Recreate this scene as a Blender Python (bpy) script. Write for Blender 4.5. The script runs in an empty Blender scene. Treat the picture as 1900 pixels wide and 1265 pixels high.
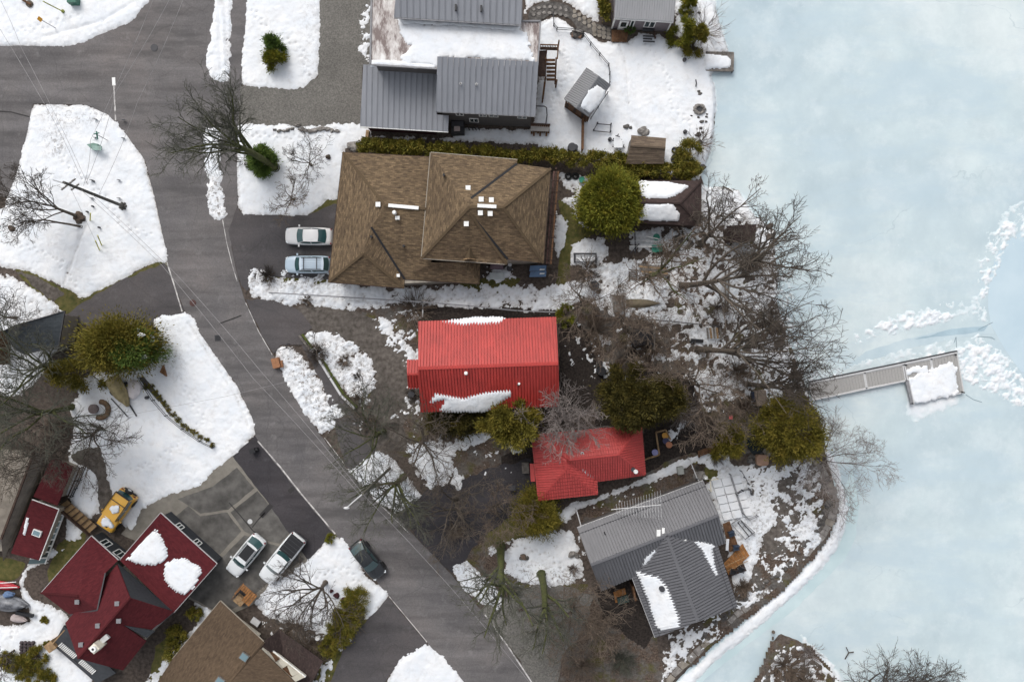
import bpy, math, random
import numpy as np
from mathutils import Vector, Matrix
D = bpy.data; SC = bpy.context.scene; COL = SC.collection
R = math.radians
# ---------------------------------------------------------------- camera, light, exposure
S = 0.055                    # metres on the ground per photograph pixel
H = 81.0                     # flying height of the drone
cam = D.objects.new('camera', D.cameras.new('camera')); COL.objects.link(cam)
cam.location = (0, 0, H); cam.rotation_euler = (0, 0, 0)
cam.data.sensor_width = 36; cam.data.lens = 36 * H / (1900 * S); cam.data.clip_end = 5000; cam.data.clip_start = 1
SC.camera = cam
wd = D.worlds.new("World"); SC.world = wd; wd.use_nodes = True
SUN_EL, SUN_AZ = 48, -25     # azimuth from +Y, positive towards +X
nt = wd.node_tree; nt.nodes.clear()
sky = nt.nodes.new('ShaderNodeTexSky'); sky.sky_type = 'NISHITA'; sky.sun_disc = False
sky.sun_elevation = R(SUN_EL); sky.sun_rotation = R(SUN_AZ); sky.air_density = 1.0; sky.dust_density = 4.0; sky.ozone_density = 1.0
hs = nt.nodes.new('ShaderNodeHueSaturation'); hs.inputs['Saturation'].default_value = 0.28
bg = nt.nodes.new('ShaderNodeBackground'); bg.inputs['Strength'].default_value = 0.15
wo = nt.nodes.new('ShaderNodeOutputWorld')
nt.links.new(sky.outputs[0], hs.inputs['Color']); nt.links.new(hs.outputs[0], bg.inputs[0]); nt.links.new(bg.outputs[0], wo.inputs[0])
sl = D.lights.new('sun', 'SUN'); sl.energy = 0.75; sl.angle = R(28); sl.color = (1.0, 0.97, 0.93)
so = D.objects.new('sun', sl); COL.objects.link(so); so.location = (0, 0, 120)
_v = Vector((math.sin(R(SUN_AZ)) * math.cos(R(SUN_EL)), math.cos(R(SUN_AZ)) * math.cos(R(SUN_EL)), math.sin(R(SUN_EL))))
so.rotation_euler = _v.to_track_quat('Z', 'Y').to_euler()
vs = SC.view_settings; vs.view_transform = 'Standard'; vs.look = 'None'; vs.exposure = 0.34; vs.gamma = 1.0; vs.use_curve_mapping = False
SC.render.film_transparent = False
try:
    SC.cycles.max_bounces = 5; SC.cycles.diffuse_bounces = 3; SC.cycles.glossy_bounces = 2
except Exception: pass

# ---------------------------------------------------------------- helpers
def W(x, y, z=0.0):
    """surveyed point: photograph pixel and height above ground -> metres"""
    k = S * (H - z) / H
    return Vector(((x - 950) * k, (632.5 - y) * k, z))
def nrm(pts):
    n = Vector((0, 0, 0)); m = len(pts)
    for i in range(m):
        a, b = pts[i], pts[(i + 1) % m]
        n += Vector(((a.y - b.y) * (a.z + b.z), (a.z - b.z) * (a.x + b.x), (a.x - b.x) * (a.y + b.y)))
    n.normalize()
    return -n if n.z < 0 else n
def plane(face):
    pts = [W(*p) for p in face]
    c = Vector((0, 0, 0))
    for p in pts: c += p
    return c / len(pts), nrm(pts)
def hit(x, y, pl):
    o = Vector((0, 0, H)); d = W(x, y) - o
    t = (pl[0] - o).dot(pl[1]) / d.dot(pl[1])
    return o + d * t

_tab = np.random.RandomState(7).rand(256, 256)
def vnoise(X, Y):
    xi = np.floor(X).astype(int); yi = np.floor(Y).astype(int)
    fx = X - xi; fy = Y - yi
    fx = fx * fx * (3 - 2 * fx); fy = fy * fy * (3 - 2 * fy)
    g = lambda a, b: _tab[a & 255, b & 255]
    return (g(xi, yi) * (1 - fx) + g(xi + 1, yi) * fx) * (1 - fy) + (g(xi, yi + 1) * (1 - fx) + g(xi + 1, yi + 1) * fx) * fy
def fbm(X, Y, f, octv=4, gain=.5, off=0.0):
    s = 0; a = 1; t = 0
    for i in range(octv):
        s = s + a * vnoise(X * f + 17.3 * i + off, Y * f + 9.1 * i + off * 1.7); t += a; a *= gain; f *= 2.03
    return s / t - .5
def sdpoly(X, Y, P):
    """signed distance, positive inside; P list of (x, y)"""
    d = np.full(X.shape, 1e18); ins = np.zeros(X.shape, bool)
    n = len(P)
    for i in range(n):
        ax, ay = P[i]; bx, by = P[(i + 1) % n]
        ex, ey = bx - ax, by - ay
        wx, wy = X - ax, Y - ay
        t = np.clip((wx * ex + wy * ey) / (ex * ex + ey * ey + 1e-12), 0, 1)
        dx, dy = wx - ex * t, wy - ey * t
        d = np.minimum(d, dx * dx + dy * dy)
        c = ((ay > Y) != (by > Y))
        with np.errstate(divide='ignore', invalid='ignore'):
            xi = ex * (Y - ay) / (ey if ey else 1e-12) + ax
        ins ^= (c & (X < xi))
    d = np.sqrt(d)
    return np.where(ins, d, -d)
def np_mesh(name, V, F):
    m = D.meshes.new(name)
    V = np.asarray(V, dtype=np.float32); F = np.asarray(F, dtype=np.int32)
    k = F.shape[1]
    m.vertices.add(len(V)); m.vertices.foreach_set('co', V.ravel())
    m.loops.add(F.size); m.loops.foreach_set('vertex_index', F.ravel())
    m.polygons.add(len(F)); m.polygons.foreach_set('loop_start', np.arange(0, F.size, k, dtype=np.int32))
    m.polygons.foreach_set('loop_total', np.full(len(F), k, dtype=np.int32))
    m.update(calc_edges=True); m.validate()
    return m
def grid_faces(keep):
    """keep: bool [ny-1, nx-1]; returns quads on a ny*nx vertex grid"""
    ny, nx = keep.shape[0] + 1, keep.shape[1] + 1
    j, i = np.nonzero(keep)
    a = j * nx + i
    return np.stack([a, a + 1, a + 1 + nx, a + nx], 1)
def compact(V, F):
    used = np.unique(F); mp = np.full(len(V), -1, np.int64); mp[used] = np.arange(len(used))
    return V[used], mp[F]
def smooth(o):
    o.data.polygons.foreach_set('use_smooth', np.ones(len(o.data.polygons), bool)); o.data.update()

def thing(name, label, cat, x=None, y=None, z=0, group=None, rz=0, loc=None):
    o = D.objects.new(name, None); COL.objects.link(o)
    o.location = loc if loc is not None else W(x, y, z); o.rotation_euler = (0, 0, rz); o.empty_display_size = .3
    o['label'] = label; o['category'] = cat
    if group: o['group'] = group
    return o
_ICO = None
def ico():
    global _ICO
    if _ICO: return _ICO
    t = (1 + 5 ** .5) / 2
    v = [(-1, t, 0), (1, t, 0), (-1, -t, 0), (1, -t, 0), (0, -1, t), (0, 1, t), (0, -1, -t), (0, 1, -t), (t, 0, -1), (t, 0, 1), (-t, 0, -1), (-t, 0, 1)]
    v = [Vector(p).normalized() for p in v]
    f = [(0, 11, 5), (0, 5, 1), (0, 1, 7), (0, 7, 10), (0, 10, 11), (1, 5, 9), (5, 11, 4), (11, 10, 2), (10, 7, 6), (7, 1, 8), (3, 9, 4), (3, 4, 2), (3, 2, 6), (3, 6, 8), (3, 8, 9), (4, 9, 5), (2, 4, 11), (6, 2, 10), (8, 6, 7), (9, 8, 1)]
    _ICO = [(v, f)]
    for _ in range(2):
        v, f = list(_ICO[-1][0]), _ICO[-1][1]; mid = {}; nf = []
        def m(a, b):
            k = (min(a, b), max(a, b))
            if k not in mid: v.append(((v[a] + v[b]) / 2).normalized()); mid[k] = len(v) - 1
            return mid[k]
        for a, b, c in f:
            x, y, z = m(a, b), m(b, c), m(c, a); nf += [(a, x, z), (b, y, x), (c, z, y), (x, y, z)]
        _ICO.append((v, nf))
    return _ICO
class MB:
    def __init__(s): s.v = []; s.f = []; s.uv = {}
    def add(s, V, F):
        b = len(s.v); s.v += [Vector(p) for p in V]; s.f += [tuple(b + i for i in q) for q in F]; return s
    def box(s, c, d, rz=0, M=None):
        hx, hy, hz = d[0] / 2, d[1] / 2, d[2] / 2
        V = [Vector((a * hx, b * hy, e * hz)) for e in (-1, 1) for a, b in ((-1, -1), (1, -1), (1, 1), (-1, 1))]
        m = M or Matrix.Rotation(rz, 3, 'Z')
        return s.add([m @ p + Vector(c) for p in V], [(3, 2, 1, 0), (4, 5, 6, 7), (0, 1, 5, 4), (1, 2, 6, 5), (2, 3, 7, 6), (3, 0, 4, 7)])
    def beam(s, a, b, w, h, up=Vector((0, 0, 1))):
        a, b = Vector(a), Vector(b); d = b - a; L = d.length
        if L < 1e-6: return s
        x = d / L; y = up.cross(x)
        if y.length < 1e-4: y = Vector((0, 1, 0)).cross(x)
        y.normalize(); z = x.cross(y)
        return s.box((a + b) / 2, (L, w, h), M=Matrix((x, y, z)).transposed())
    def tube(s, P, r, n=6, cap=True):
        P = [Vector(p) for p in P]; k = len(P)
        rr = r if isinstance(r, (list, tuple)) else [r] * k
        V = []; F = []
        for i, p in enumerate(P):
            d = (P[min(i + 1, k - 1)] - P[max(i - 1, 0)])
            if d.length < 1e-9: d = Vector((0, 0, 1))
            d.normalize(); a = d.cross(Vector((.31, .17, .93)))
            if a.length < .05: a = d.cross(Vector((1, 0, 0)))
            a.normalize(); b = d.cross(a)
            for j in range(n):
                t = 2 * math.pi * j / n
                V.append(p + (a * math.cos(t) + b * math.sin(t)) * rr[i])
        for i in range(k - 1):
            for j in range(n):
                F.append((i * n + j, i * n + (j + 1) % n, (i + 1) * n + (j + 1) % n, (i + 1) * n + j))
        if cap: F += [tuple(range(n))[::-1], tuple((k - 1) * n + j for j in range(n))]
        return s.add(V, F)
    def cyl(s, c, r, h, n=12, r2=None):
        c = Vector(c); return s.tube([c, c + Vector((0, 0, h))], [r, r if r2 is None else r2], n)
    def prism(s, poly, z0, z1):
        n = len(poly); P = [Vector((p[0], p[1], 0)) for p in poly]
        if sum(P[i].x * P[(i + 1) % n].y - P[(i + 1) % n].x * P[i].y for i in range(n)) < 0: P.reverse()
        V = [Vector((p.x, p.y, z0)) for p in P] + [Vector((p.x, p.y, z1)) for p in P]
        F = [tuple(range(n))[::-1], tuple(range(n, 2 * n))] + [(i, (i + 1) % n, n + (i + 1) % n, n + i) for i in range(n)]
        return s.add(V, F)
    def slab(s, pts, th):
        """a (sloped) polygon with thickness th below it; keeps a UV in metres along and up the slope"""
        n = nrm(pts); k = len(pts)
        a2 = sum(pts[i].x * pts[(i + 1) % k].y - pts[(i + 1) % k].x * pts[i].y for i in range(k))
        P = list(pts) if a2 > 0 else list(pts)[::-1]
        u = Vector((0, 0, 1)).cross(n)
        if u.length < 1e-3: u = Vector((1, 0, 0))
        u.normalize(); v = n.cross(u); b = len(s.v)
        V = P + [p - Vector((0, 0, th)) for p in P]
        s.add(V, [tuple(range(k)), tuple(range(k, 2 * k))[::-1]] + [(i, k + i, k + (i + 1) % k, (i + 1) % k) for i in range(k)])
        for i, p in enumerate(V): s.uv[b + i] = (p.dot(u), p.dot(v))
        return s
    def blob(s, c, r, rng, sub=1, amp=.2):
        V, F = ico()[sub]; c = Vector(c)
        a = [rng.uniform(-4, 4) for _ in range(6)]
        out = []
        for p in V:
            q = 1 + amp * (math.sin(p.x * 3 + a[0]) * math.cos(p.y * 3 + a[1]) + .6 * math.sin(p.z * 4 + a[2] + p.x * 2)) + amp * .5 * rng.uniform(-1, 1)
            out.append(c + Vector((p.x * r[0] * q, p.y * r[1] * q, p.z * r[2] * q)))
        return s.add(out, F)
    def obj(s, name, m, parent=None, world=True, sm=False, kind=None, label=None, off=None):
        if off is None: off = parent.location if (parent is not None and world) else Vector((0, 0, 0))
        q = parent
        if parent is not None and world:
            off = Vector((0, 0, 0))
            while q is not None: off = off + q.location; q = q.parent
        me = D.meshes.new(name); me.from_pydata([tuple(p - off) for p in s.v], [], s.f)
        if s.uv:
            L = me.uv_layers.new(name='UVMap'); buf = np.zeros(len(me.loops) * 2, np.float32)
            for lp in me.loops:
                t = s.uv.get(lp.vertex_index, (0, 0)); buf[2 * lp.index] = t[0]; buf[2 * lp.index + 1] = t[1]
            L.data.foreach_set('uv', buf)
        me.update(); me.materials.append(m)
        o = D.objects.new(name, me); COL.objects.link(o)
        if parent is not None: o.parent = parent
        if kind: o['kind'] = kind
        if label: o['label'] = label
        if sm: smooth(o)
        return o
    def top(s, name, label, cat, m, group=None, sm=False, kind=None):
        """a thing that is one mesh, origin at its base"""
        n = len(s.v); z = min(p.z for p in s.v)
        c = Vector((sum(p.x for p in s.v) / n, sum(p.y for p in s.v) / n, z))
        o = s.obj(name, m, sm=sm, off=c); o.location = c; o['label'] = label; o['category'] = cat
        if group: o['group'] = group
        return o
def struct(name, mb, m, parent=None, kind='structure', sm=False):
    return mb.obj(name, m, parent, kind=kind if parent is None else None, sm=sm)
def copy_tree(o, parent=None):
    c = o.copy(); COL.objects.link(c); c.parent = parent
    for ch in o.children: copy_tree(ch, c)
    return c

# ---------------------------------------------------------------- materials
def rgb(r, g, b): return (r, g, b, 1)
class NT:
    def __init__(s, name):
        s.m = D.materials.new(name); s.m.use_nodes = True; s.t = s.m.node_tree; s.n = s.t.nodes; s.b = s.n['Principled BSDF']
    def L(s, a, b): s.t.links.new(a, b)
    def node(s, ty, **kw):
        q = s.n.new(ty)
        for k, v in kw.items(): setattr(q, k, v)
        return q
    def pos(s, sc=(1, 1, 1), rz=0, uv=False, obj=False):
        mp = s.node('ShaderNodeMapping'); mp.inputs['Scale'].default_value = sc; mp.inputs['Rotation'].default_value = (0, 0, rz)
        if uv: src = s.node('ShaderNodeTexCoord').outputs['UV']
        elif obj: src = s.node('ShaderNodeTexCoord').outputs['Object']
        else: src = s.node('ShaderNodeNewGeometry').outputs['Position']
        s.L(src, mp.inputs['Vector']); return mp.outputs[0]
    def noise(s, vec, scale, detail=5, rough=.55, dist=0):
        q = s.node('ShaderNodeTexNoise'); q.inputs['Scale'].default_value = scale; q.inputs['Detail'].default_value = detail
        q.inputs['Roughness'].default_value = rough; q.inputs['Distortion'].default_value = dist; s.L(vec, q.inputs['Vector']); return q.outputs['Fac']
    def ramp(s, fac, stops, interp='LINEAR'):
        q = s.node('ShaderNodeValToRGB'); e = q.color_ramp.elements; q.color_ramp.interpolation = interp
        while len(e) < len(stops): e.new(.5)
        for el, (p, c) in zip(e, stops):
            el.position = p; el.color = c if len(c) == 4 else (*c, 1)
        s.L(fac, q.inputs[0]); return q.outputs[0]
    def mix(s, fac, a, b, mode='MIX'):
        q = s.node('ShaderNodeMix', data_type='RGBA', blend_type=mode)
        for inp, v in ((q.inputs[0], fac), (q.inputs[6], a), (q.inputs[7], b)):
            if hasattr(v, 'links'): s.L(v, inp)
            elif isinstance(v, (int, float)): inp.default_value = v
            else: inp.default_value = v if len(v) == 4 else (*v, 1)
        return q.outputs[2]
    def bump(s, h, strength=.3, dist=.03):
        q = s.node('ShaderNodeBump'); q.inputs['Strength'].default_value = strength; q.inputs['Distance'].default_value = dist
        s.L(h, q.inputs['Height']); s.L(q.outputs[0], s.b.inputs['Normal'])
    def done(s, color, rough=.85, spec=.3, metal=0, coat=0):
        if hasattr(color, 'links'): s.L(color, s.b.inputs['Base Color'])
        else: s.b.inputs['Base Color'].default_value = color if len(color) == 4 else (*color, 1)
        s.b.inputs['Roughness'].default_value = rough; s.b.inputs['Specular IOR Level'].default_value = spec
        s.b.inputs['Metallic'].default_value = metal; s.b.inputs['Coat Weight'].default_value = coat
        return s.m
def sc3(c, k): return tuple(min(1, v * k) for v in c)
def nmat(name, c, var=.25, scale=2.0, rough=.85, spec=.3, c2=None, bump=0, bscale=20, thr=(.35, .65), big=None, sc=(1, 1, 1), rz=0, metal=0, coat=0, obj=False):
    t = NT(name); v = t.pos(sc, rz, obj=obj)
    a, b = (sc3(c, 1 - var), sc3(c, 1 + var)) if c2 is None else (c, c2)
    col = t.ramp(t.noise(v, scale, 6, .6), [(thr[0], a), (thr[1], b)])
    if big:
        g = t.ramp(t.noise(t.pos(), big[0], 3), [(.3, (1 - big[1],) * 3), (.7, (1 + big[1],) * 3)])
        col = t.mix(1.0, col, g, 'MULTIPLY')
    if bump: t.bump(t.noise(v, bscale, 4), bump)
    return t.done(col, rough, spec, metal, coat)
def pmat(name, c, rough=.5, spec=.4, metal=0, coat=0): return NT(name).done(c, rough, spec, metal, coat)

def m_snow(depth=False):
    t = NT('snow_mat'); v = t.pos()
    col = t.ramp(t.noise(v, .5, 5), [(.3, (.70, .735, .775)), (.7, (.80, .805, .81))])
    sp = t.ramp(t.noise(v, 7, 3, .65), [(.69, (0, 0, 0)), (.76, (1, 1, 1))])
    ar = t.ramp(t.noise(v, .22, 4), [(.46, (0, 0, 0)), (.68, (1, 1, 1))])
    col = t.mix(t.mix(1.0, sp, ar, 'MULTIPLY'), col, (.22, .19, .165))
    gr = t.ramp(t.noise(v, 1.3, 6, .65), [(.52, (0, 0, 0)), (.76, (.45, .45, .45))])
    col = t.mix(gr, col, (.50, .48, .46))
    at = t.node('ShaderNodeAttribute', attribute_name='depth'); thin = t.ramp(at.outputs['Fac'], [(.0, (1, 1, 1)), (.045, (.45, .45, .45)), (.10, (0, 0, 0))])
    slush = t.ramp(t.noise(v, 3.5, 5, .65), [(.35, (.30, .28, .265)), (.65, (.72, .72, .72))])
    if depth:
        ic = t.node('ShaderNodeAttribute', attribute_name='on_ice'); slush = t.mix(ic.outputs['Fac'], slush, (.545, .635, .66)); col = t.mix(thin, col, slush); dt = t.node('ShaderNodeAttribute', attribute_name='dirt')
        gm = t.ramp(t.noise(v, 3.4, 8, .72), [(.50, (0, 0, 0)), (.60, (.88, .88, .88))]); col = t.mix(t.mix(1.0, gm, dt.outputs['Color'], 'MULTIPLY'), col, (.17, .145, .125))
    t.bump(t.noise(v, 6, 5), .4, .05)
    return t.done(col, .9, .2)
def m_ice():
    t = NT('ice_mat'); v = t.pos()
    col = t.ramp(t.noise(v, .045, 5, .55), [(.32, (.43, .525, .57)), (.5, (.505, .595, .618)), (.66, (.60, .665, .67))])
    g = t.ramp(t.noise(v, .35, 8, .68), [(.3, (.89, .905, .92)), (.7, (1.07, 1.06, 1.05))])
    col = t.mix(1.0, col, g, 'MULTIPLY')
    w = t.ramp(t.noise(v, 2.2, 6, .7), [(.62, (0, 0, 0)), (.76, (.45, .45, .45))])
    col = t.mix(w, col, (.74, .80, .82))
    fr = t.ramp(t.noise(v, .22, 12, .74), [(.50, (0, 0, 0)), (.58, (.32, .32, .32)), (.72, (.52, .52, .52))]); ft = t.ramp(t.noise(v, 3.0, 6, .75), [(.35, (.45, .45, .45)), (.65, (1, 1, 1))])
    col = t.mix(t.mix(1.0, fr, ft, 'MULTIPLY'), col, (.67, .725, .735))
    gk = t.ramp(t.noise(t.pos((.5, 1.6, 1), .5), .12, 10, .7), [(.40, (.6, .6, .6)), (.52, (0, 0, 0))]); col = t.mix(gk, col, (.44, .545, .60))
    nz = t.node('ShaderNodeTexNoise'); nz.inputs['Scale'].default_value = .25; nz.inputs['Detail'].default_value = 7; t.L(v, nz.inputs['Vector']); wv = t.mix(1.0, v, t.mix(1.0, nz.outputs['Color'], (6, 6, 6), 'MULTIPLY'), 'ADD')
    vo = t.node('ShaderNodeTexVoronoi', feature='DISTANCE_TO_EDGE'); vo.inputs['Scale'].default_value = .045; t.L(wv, vo.inputs['Vector'])
    ck = t.mix(1.0, t.ramp(vo.outputs['Distance'], [(0, (.5, .5, .5)), (.0035, (0, 0, 0))]), t.ramp(t.noise(v, .09, 3), [(.45, (0, 0, 0)), (.6, (1, 1, 1))]), 'MULTIPLY')
    col = t.mix(ck, col, (.33, .42, .46))
    return t.done(col, .7, .2)
def m_asphalt(name, c, streak=.13, rz=0.9, spec=.2):
    t = NT(name); v = t.pos()
    col = t.ramp(t.noise(v, 9, 5, .7), [(.3, sc3(c, .80)), (.7, sc3(c, 1.2))])
    st = t.ramp(t.noise(t.pos((.18, 1.5, 1), rz), .55, 5, .55), [(.3, (1 - streak,) * 3), (.7, (1 + streak,) * 3)])
    col = t.mix(1.0, col, st, 'MULTIPLY')
    b = t.ramp(t.noise(v, .11, 6, .66), [(.3, (.76, .76, .79)), (.5, (1, .98, .98)), (.7, (1.16, 1.09, 1.06))])
    col = t.mix(1.0, col, b, 'MULTIPLY')
    vo = t.node('ShaderNodeTexVoronoi', feature='DISTANCE_TO_EDGE'); vo.inputs['Scale'].default_value = .16
    nz = t.node('ShaderNodeTexNoise'); nz.inputs['Scale'].default_value = .5; nz.inputs['Detail'].default_value = 6; t.L(v, nz.inputs['Vector']); wv = t.mix(1.0, v, nz.outputs['Color'], 'ADD'); t.L(wv, vo.inputs['Vector'])
    sa = t.ramp(t.noise(v, .8, 9, .74), [(.56, (0, 0, 0)), (.70, (.5, .5, .5))]); col = t.mix(sa, col, sc3(c, 1.75))
    wt = t.ramp(t.noise(t.pos((.25, 1.1, 1), rz), .30, 7, .66), [(.36, (.55, .55, .55)), (.46, (0, 0, 0))]); col = t.mix(wt, col, sc3(c, .55))
    cr = t.ramp(vo.outputs['Distance'], [(0, (.35, .35, .35)), (.006, (0, 0, 0))])
    col = t.mix(cr, col, sc3(c, .45))
    t.bump(t.noise(v, 40, 3), .3, .01)
    return t.done(col, .9, spec)
def m_shingle(name, c1, c2, row=.2, wid=.55, mort=.55, dirt=.35):
    t = NT(name); uv = t.pos(uv=True)
    br = t.node('ShaderNodeTexBrick'); br.offset = .5; t.L(uv, br.inputs['Vector'])
    br.inputs['Scale'].default_value = 1; br.inputs['Brick Width'].default_value = wid; br.inputs['Row Height'].default_value = row
    br.inputs['Mortar Size'].default_value = .012; br.inputs['Color1'].default_value = (*c1, 1); br.inputs['Color2'].default_value = (*c2, 1)
    br.inputs['Mortar'].default_value = (*sc3(c1, mort), 1); br.inputs['Bias'].default_value = 0
    n = t.ramp(t.noise(t.pos((1.2, 3.5, 1), uv=True), 1.4, 5, .65), [(.33, sc3((1, 1, 1), 1 - dirt)), (.67, sc3((1, 1, 1), 1))])
    col = t.mix(1.0, br.outputs['Color'], n, 'MULTIPLY')
    b = t.ramp(t.noise(t.pos(), .25, 4), [(.3, (.78, .78, .80)), (.7, (1.0, 1.0, 1.0))])
    col = t.mix(1.0, col, b, 'MULTIPLY')
    t.bump(br.outputs['Fac'], -.4, .02)
    return t.done(col, .92, .2)
def m_wood(name, c, scale=3, sc=(1, 1, 1), rz=0):
    return nmat(name, c, .35, scale, .8, .25, sc=sc, rz=rz)
def m_metalroof(name, c, var=.06, rough=.45, dirt=.12):
    t = NT(name); v = t.pos()
    col = t.ramp(t.noise(v, .3, 5, .6), [(.3, sc3(c, 1 - var)), (.7, sc3(c, 1 + var))])
    d = t.ramp(t.noise(t.pos((6, .7, 1), uv=True), .8, 5, .65), [(.3, (1 - dirt,) * 3), (.65, (1,) * 3)])
    return t.done(t.mix(1.0, col, d, 'MULTIPLY'), rough, .4)
def m_membrane():
    t = NT('membrane_mat'); v = t.pos()
    col = t.ramp(t.noise(t.pos((1.4, .5, 1)), .8, 8, .72), [(.44, (.20, .16, .15)), (.54, (.50, .46, .44)), (.66, (.74, .73, .71))])
    return t.done(col, .8, .25)
def m_leaf(name, stops, scale=1.2, rough=.75):
    t = NT(name)
    col = t.ramp(t.noise(t.pos(), scale, 6, .7), stops)
    return t.done(col, rough, .2)

SNOW = m_snow(); GSNOW = m_snow(True); ICE = m_ice()
SOIL = nmat('soil_mat', (.042, .032, .026), c2=(.115, .091, .075), scale=3.2, thr=(.34, .68), bump=.6, bscale=9, big=(.12, .3))
GRASS = nmat('grass_mat', (.055, .062, .014), c2=(.125, .105, .035), scale=2.2, thr=(.35, .65), bump=.8, bscale=16, big=(.3, .25))
def m_litter():
    t = NT('litter_mat'); v = t.pos()
    a = t.ramp(t.noise(v, 6, 8, .7), [(.34, (.034, .024, .020)), (.5, (.085, .062, .048)), (.66, (.175, .13, .10))])
    g = t.ramp(t.noise(v, 3.5, 7, .7), [(.32, (.055, .050, .045)), (.68, (.16, .145, .13))]); m1 = t.ramp(t.noise(v, .55, 6, .65), [(.46, (0, 0, 0)), (.58, (1, 1, 1))])
    w = t.ramp(t.noise(v, 5, 6, .7), [(.32, (.045, .048, .013)), (.68, (.12, .105, .034))]); m2 = t.ramp(t.noise(t.pos((1, 1, 1), .7), .42, 6, .65), [(.54, (0, 0, 0)), (.64, (.85, .85, .85))])
    col = t.mix(m2, t.mix(m1, a, g), w); t.bump(t.noise(v, 11, 4), .8)
    return t.done(col, .9, .2)
LITTER = m_litter();
SHADEDSOIL = nmat('shaded_dark_soil_mat', (.012, .009, .008), c2=(.048, .037, .030), scale=5, thr=(.36, .68), bump=.8, bscale=11, big=(.25, .25))  # dark soil, its colour taken near black to carry shade round the houses
MUDDY = nmat('mud_mat', (.060, .051, .043), c2=(.145, .127, .112), scale=2.4, thr=(.34, .68), bump=.5, bscale=14, big=(.2, .22))
ROADM = m_asphalt('asphalt_mat', (.138, .132, .131), .26)
DRIVEM = m_asphalt('dark_asphalt_mat', (.088, .083, .084), .10, .2)
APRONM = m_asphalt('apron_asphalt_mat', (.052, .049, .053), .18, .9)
GRAVM = nmat('gravel_mat', (.085, .080, .072), c2=(.20, .19, .172), scale=7, thr=(.3, .7), bump=.5, bscale=22, big=(.2, .15))
CONC = nmat('concrete_mat', (.19, .175, .15), .14, 1.5, big=(.3, .12))
OLDCONC = nmat('old_concrete_mat', (.100, .095, .088), .32, .9, big=(.22, .34))
PAINT = nmat('road_paint_mat', (.17, .16, .158), c2=(.60, .58, .56), scale=1.6, thr=(.34, .56))
STONE = nmat('stone_mat', (.13, .12, .11), c2=(.30, .28, .26), scale=2.5, obj=False, bump=.4, bscale=9)
DSTONE = nmat('dark_stone_mat', (.05, .046, .043), c2=(.14, .13, .12), scale=3, bump=.4, bscale=9)
FLAG = nmat('flagstone_mat', (.16, .14, .115), c2=(.31, .28, .24), scale=1.1, bump=.3, bscale=6)
WOOD = m_wood('brown_wood_mat', (.13, .068, .036))
DWOOD = m_wood('dark_wood_mat', (.055, .034, .026))
TANW = m_wood('tan_wood_mat', (.30, .20, .11))
ORW = m_wood('orange_wood_mat', (.27, .125, .045))
GREYW = m_wood('grey_wood_mat', (.16, .145, .13))
DOCKM = nmat('dock_deck_mat', (.33, .322, .31), .12, 4, sc=(1, 6, 1), rz=R(-14))
WHITE = nmat('white_paint_mat', (.78, .78, .76), .05, 3, .6)
CREAM = nmat('cream_siding_mat', (.66, .62, .52), .06, 3, .7)
BLACK = pmat('black_plastic_mat', (.015, .015, .017), .5)
DGREY = pmat('dark_grey_mat', (.045, .045, .05), .6)
MGREY = nmat('grey_metal_mat', (.22, .22, .23), .12, 3, .5)
LGREY = nmat('light_metal_mat', (.52, .52, .52), .08, 3, .45)
GLASS = pmat('window_glass_mat', (.025, .040, .043), .08, .6); CARGL = pmat('car_glass_mat', (.030, .075, .078), .12, .7)
SKYGL = pmat('skylight_glass_mat', (.16, .24, .27), .12, .6)
TYRE = pmat('tyre_mat', (.018, .018, .018), .8)
REDL = pmat('tail_lamp_mat', (.16, .012, .014), .25)
LAMP = pmat('head_lamp_mat', (.65, .68, .70), .15)
SLATE = nmat('slate_siding_mat', (.040, .044, .050), .15, 4, .7)
GSIDE = nmat('grey_siding_mat', (.12, .112, .11), .08, 2, .8)
PSIDE = nmat('mauve_grey_siding_mat', (.19, .165, .175), .08, 2, .8)
REDSIDE = nmat('maroon_siding_mat', (.060, .018, .020), .15, 2, .8)
TANSIDE = nmat('tan_siding_mat', (.30, .27, .225), .1, 2, .8)
GREYR = m_metalroof('grey_metal_roof_mat', (.265, .275, .300), .05)
DGREYR = m_metalroof('dark_grey_metal_roof_mat', (.140, .140, .150), .08, .5, .25)
SHEDR = m_metalroof('shed_metal_roof_mat', (.16, .165, .175), .05)
LGREYR = m_metalroof('light_metal_roof_mat', (.43, .43, .44), .04)
REDR = m_metalroof('red_metal_roof_mat', (.455, .046, .038), .15, .5, .34)
REDT = m_metalroof('red_tile_roof_mat', (.53, .072, .066), .15, .5, .34)
BRSH = m_shingle('brown_shingle_mat', (.265, .188, .112), (.135, .096, .062), .155, .42, .55, .5)
SHEDSH = m_shingle('shed_shingle_mat', (.23, .175, .125), (.16, .12, .09), .18, .9)
BRSH2 = m_shingle('speckled_brown_shingle_mat', (.165, .115, .075), (.115, .08, .052), .12, .28)
DRSH = m_shingle('maroon_shingle_mat', (.120, .020, .024), (.085, .014, .018), .14, .3, .7, .2)
SLSH = m_shingle('slate_shingle_mat', (.062, .072, .080), (.048, .056, .064), .2, .5)
DBSH = m_shingle('dark_brown_shingle_mat', (.095, .066, .060), (.065, .047, .043), .16, .3)
TARR = nmat('tan_flat_roof_mat', (.20, .175, .145), .2, 1.5, big=(.2, .2))
MEMB = m_membrane()
BARK = nmat('bark_mat', (.066, .054, .043), c2=(.135, .112, .09), scale=5)
MOSS = nmat('mossy_bark_mat', (.055, .060, .025), c2=(.095, .105, .035), scale=2.5)
TWIG = nmat('twig_mat', (.098, .080, .064), .3, 3)
DTWIG = nmat('dark_twig_mat', (.066, .053, .043), .3, 3)
BTWIG = nmat('brown_twig_mat', (.15, .115, .088), .3, 3)
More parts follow.
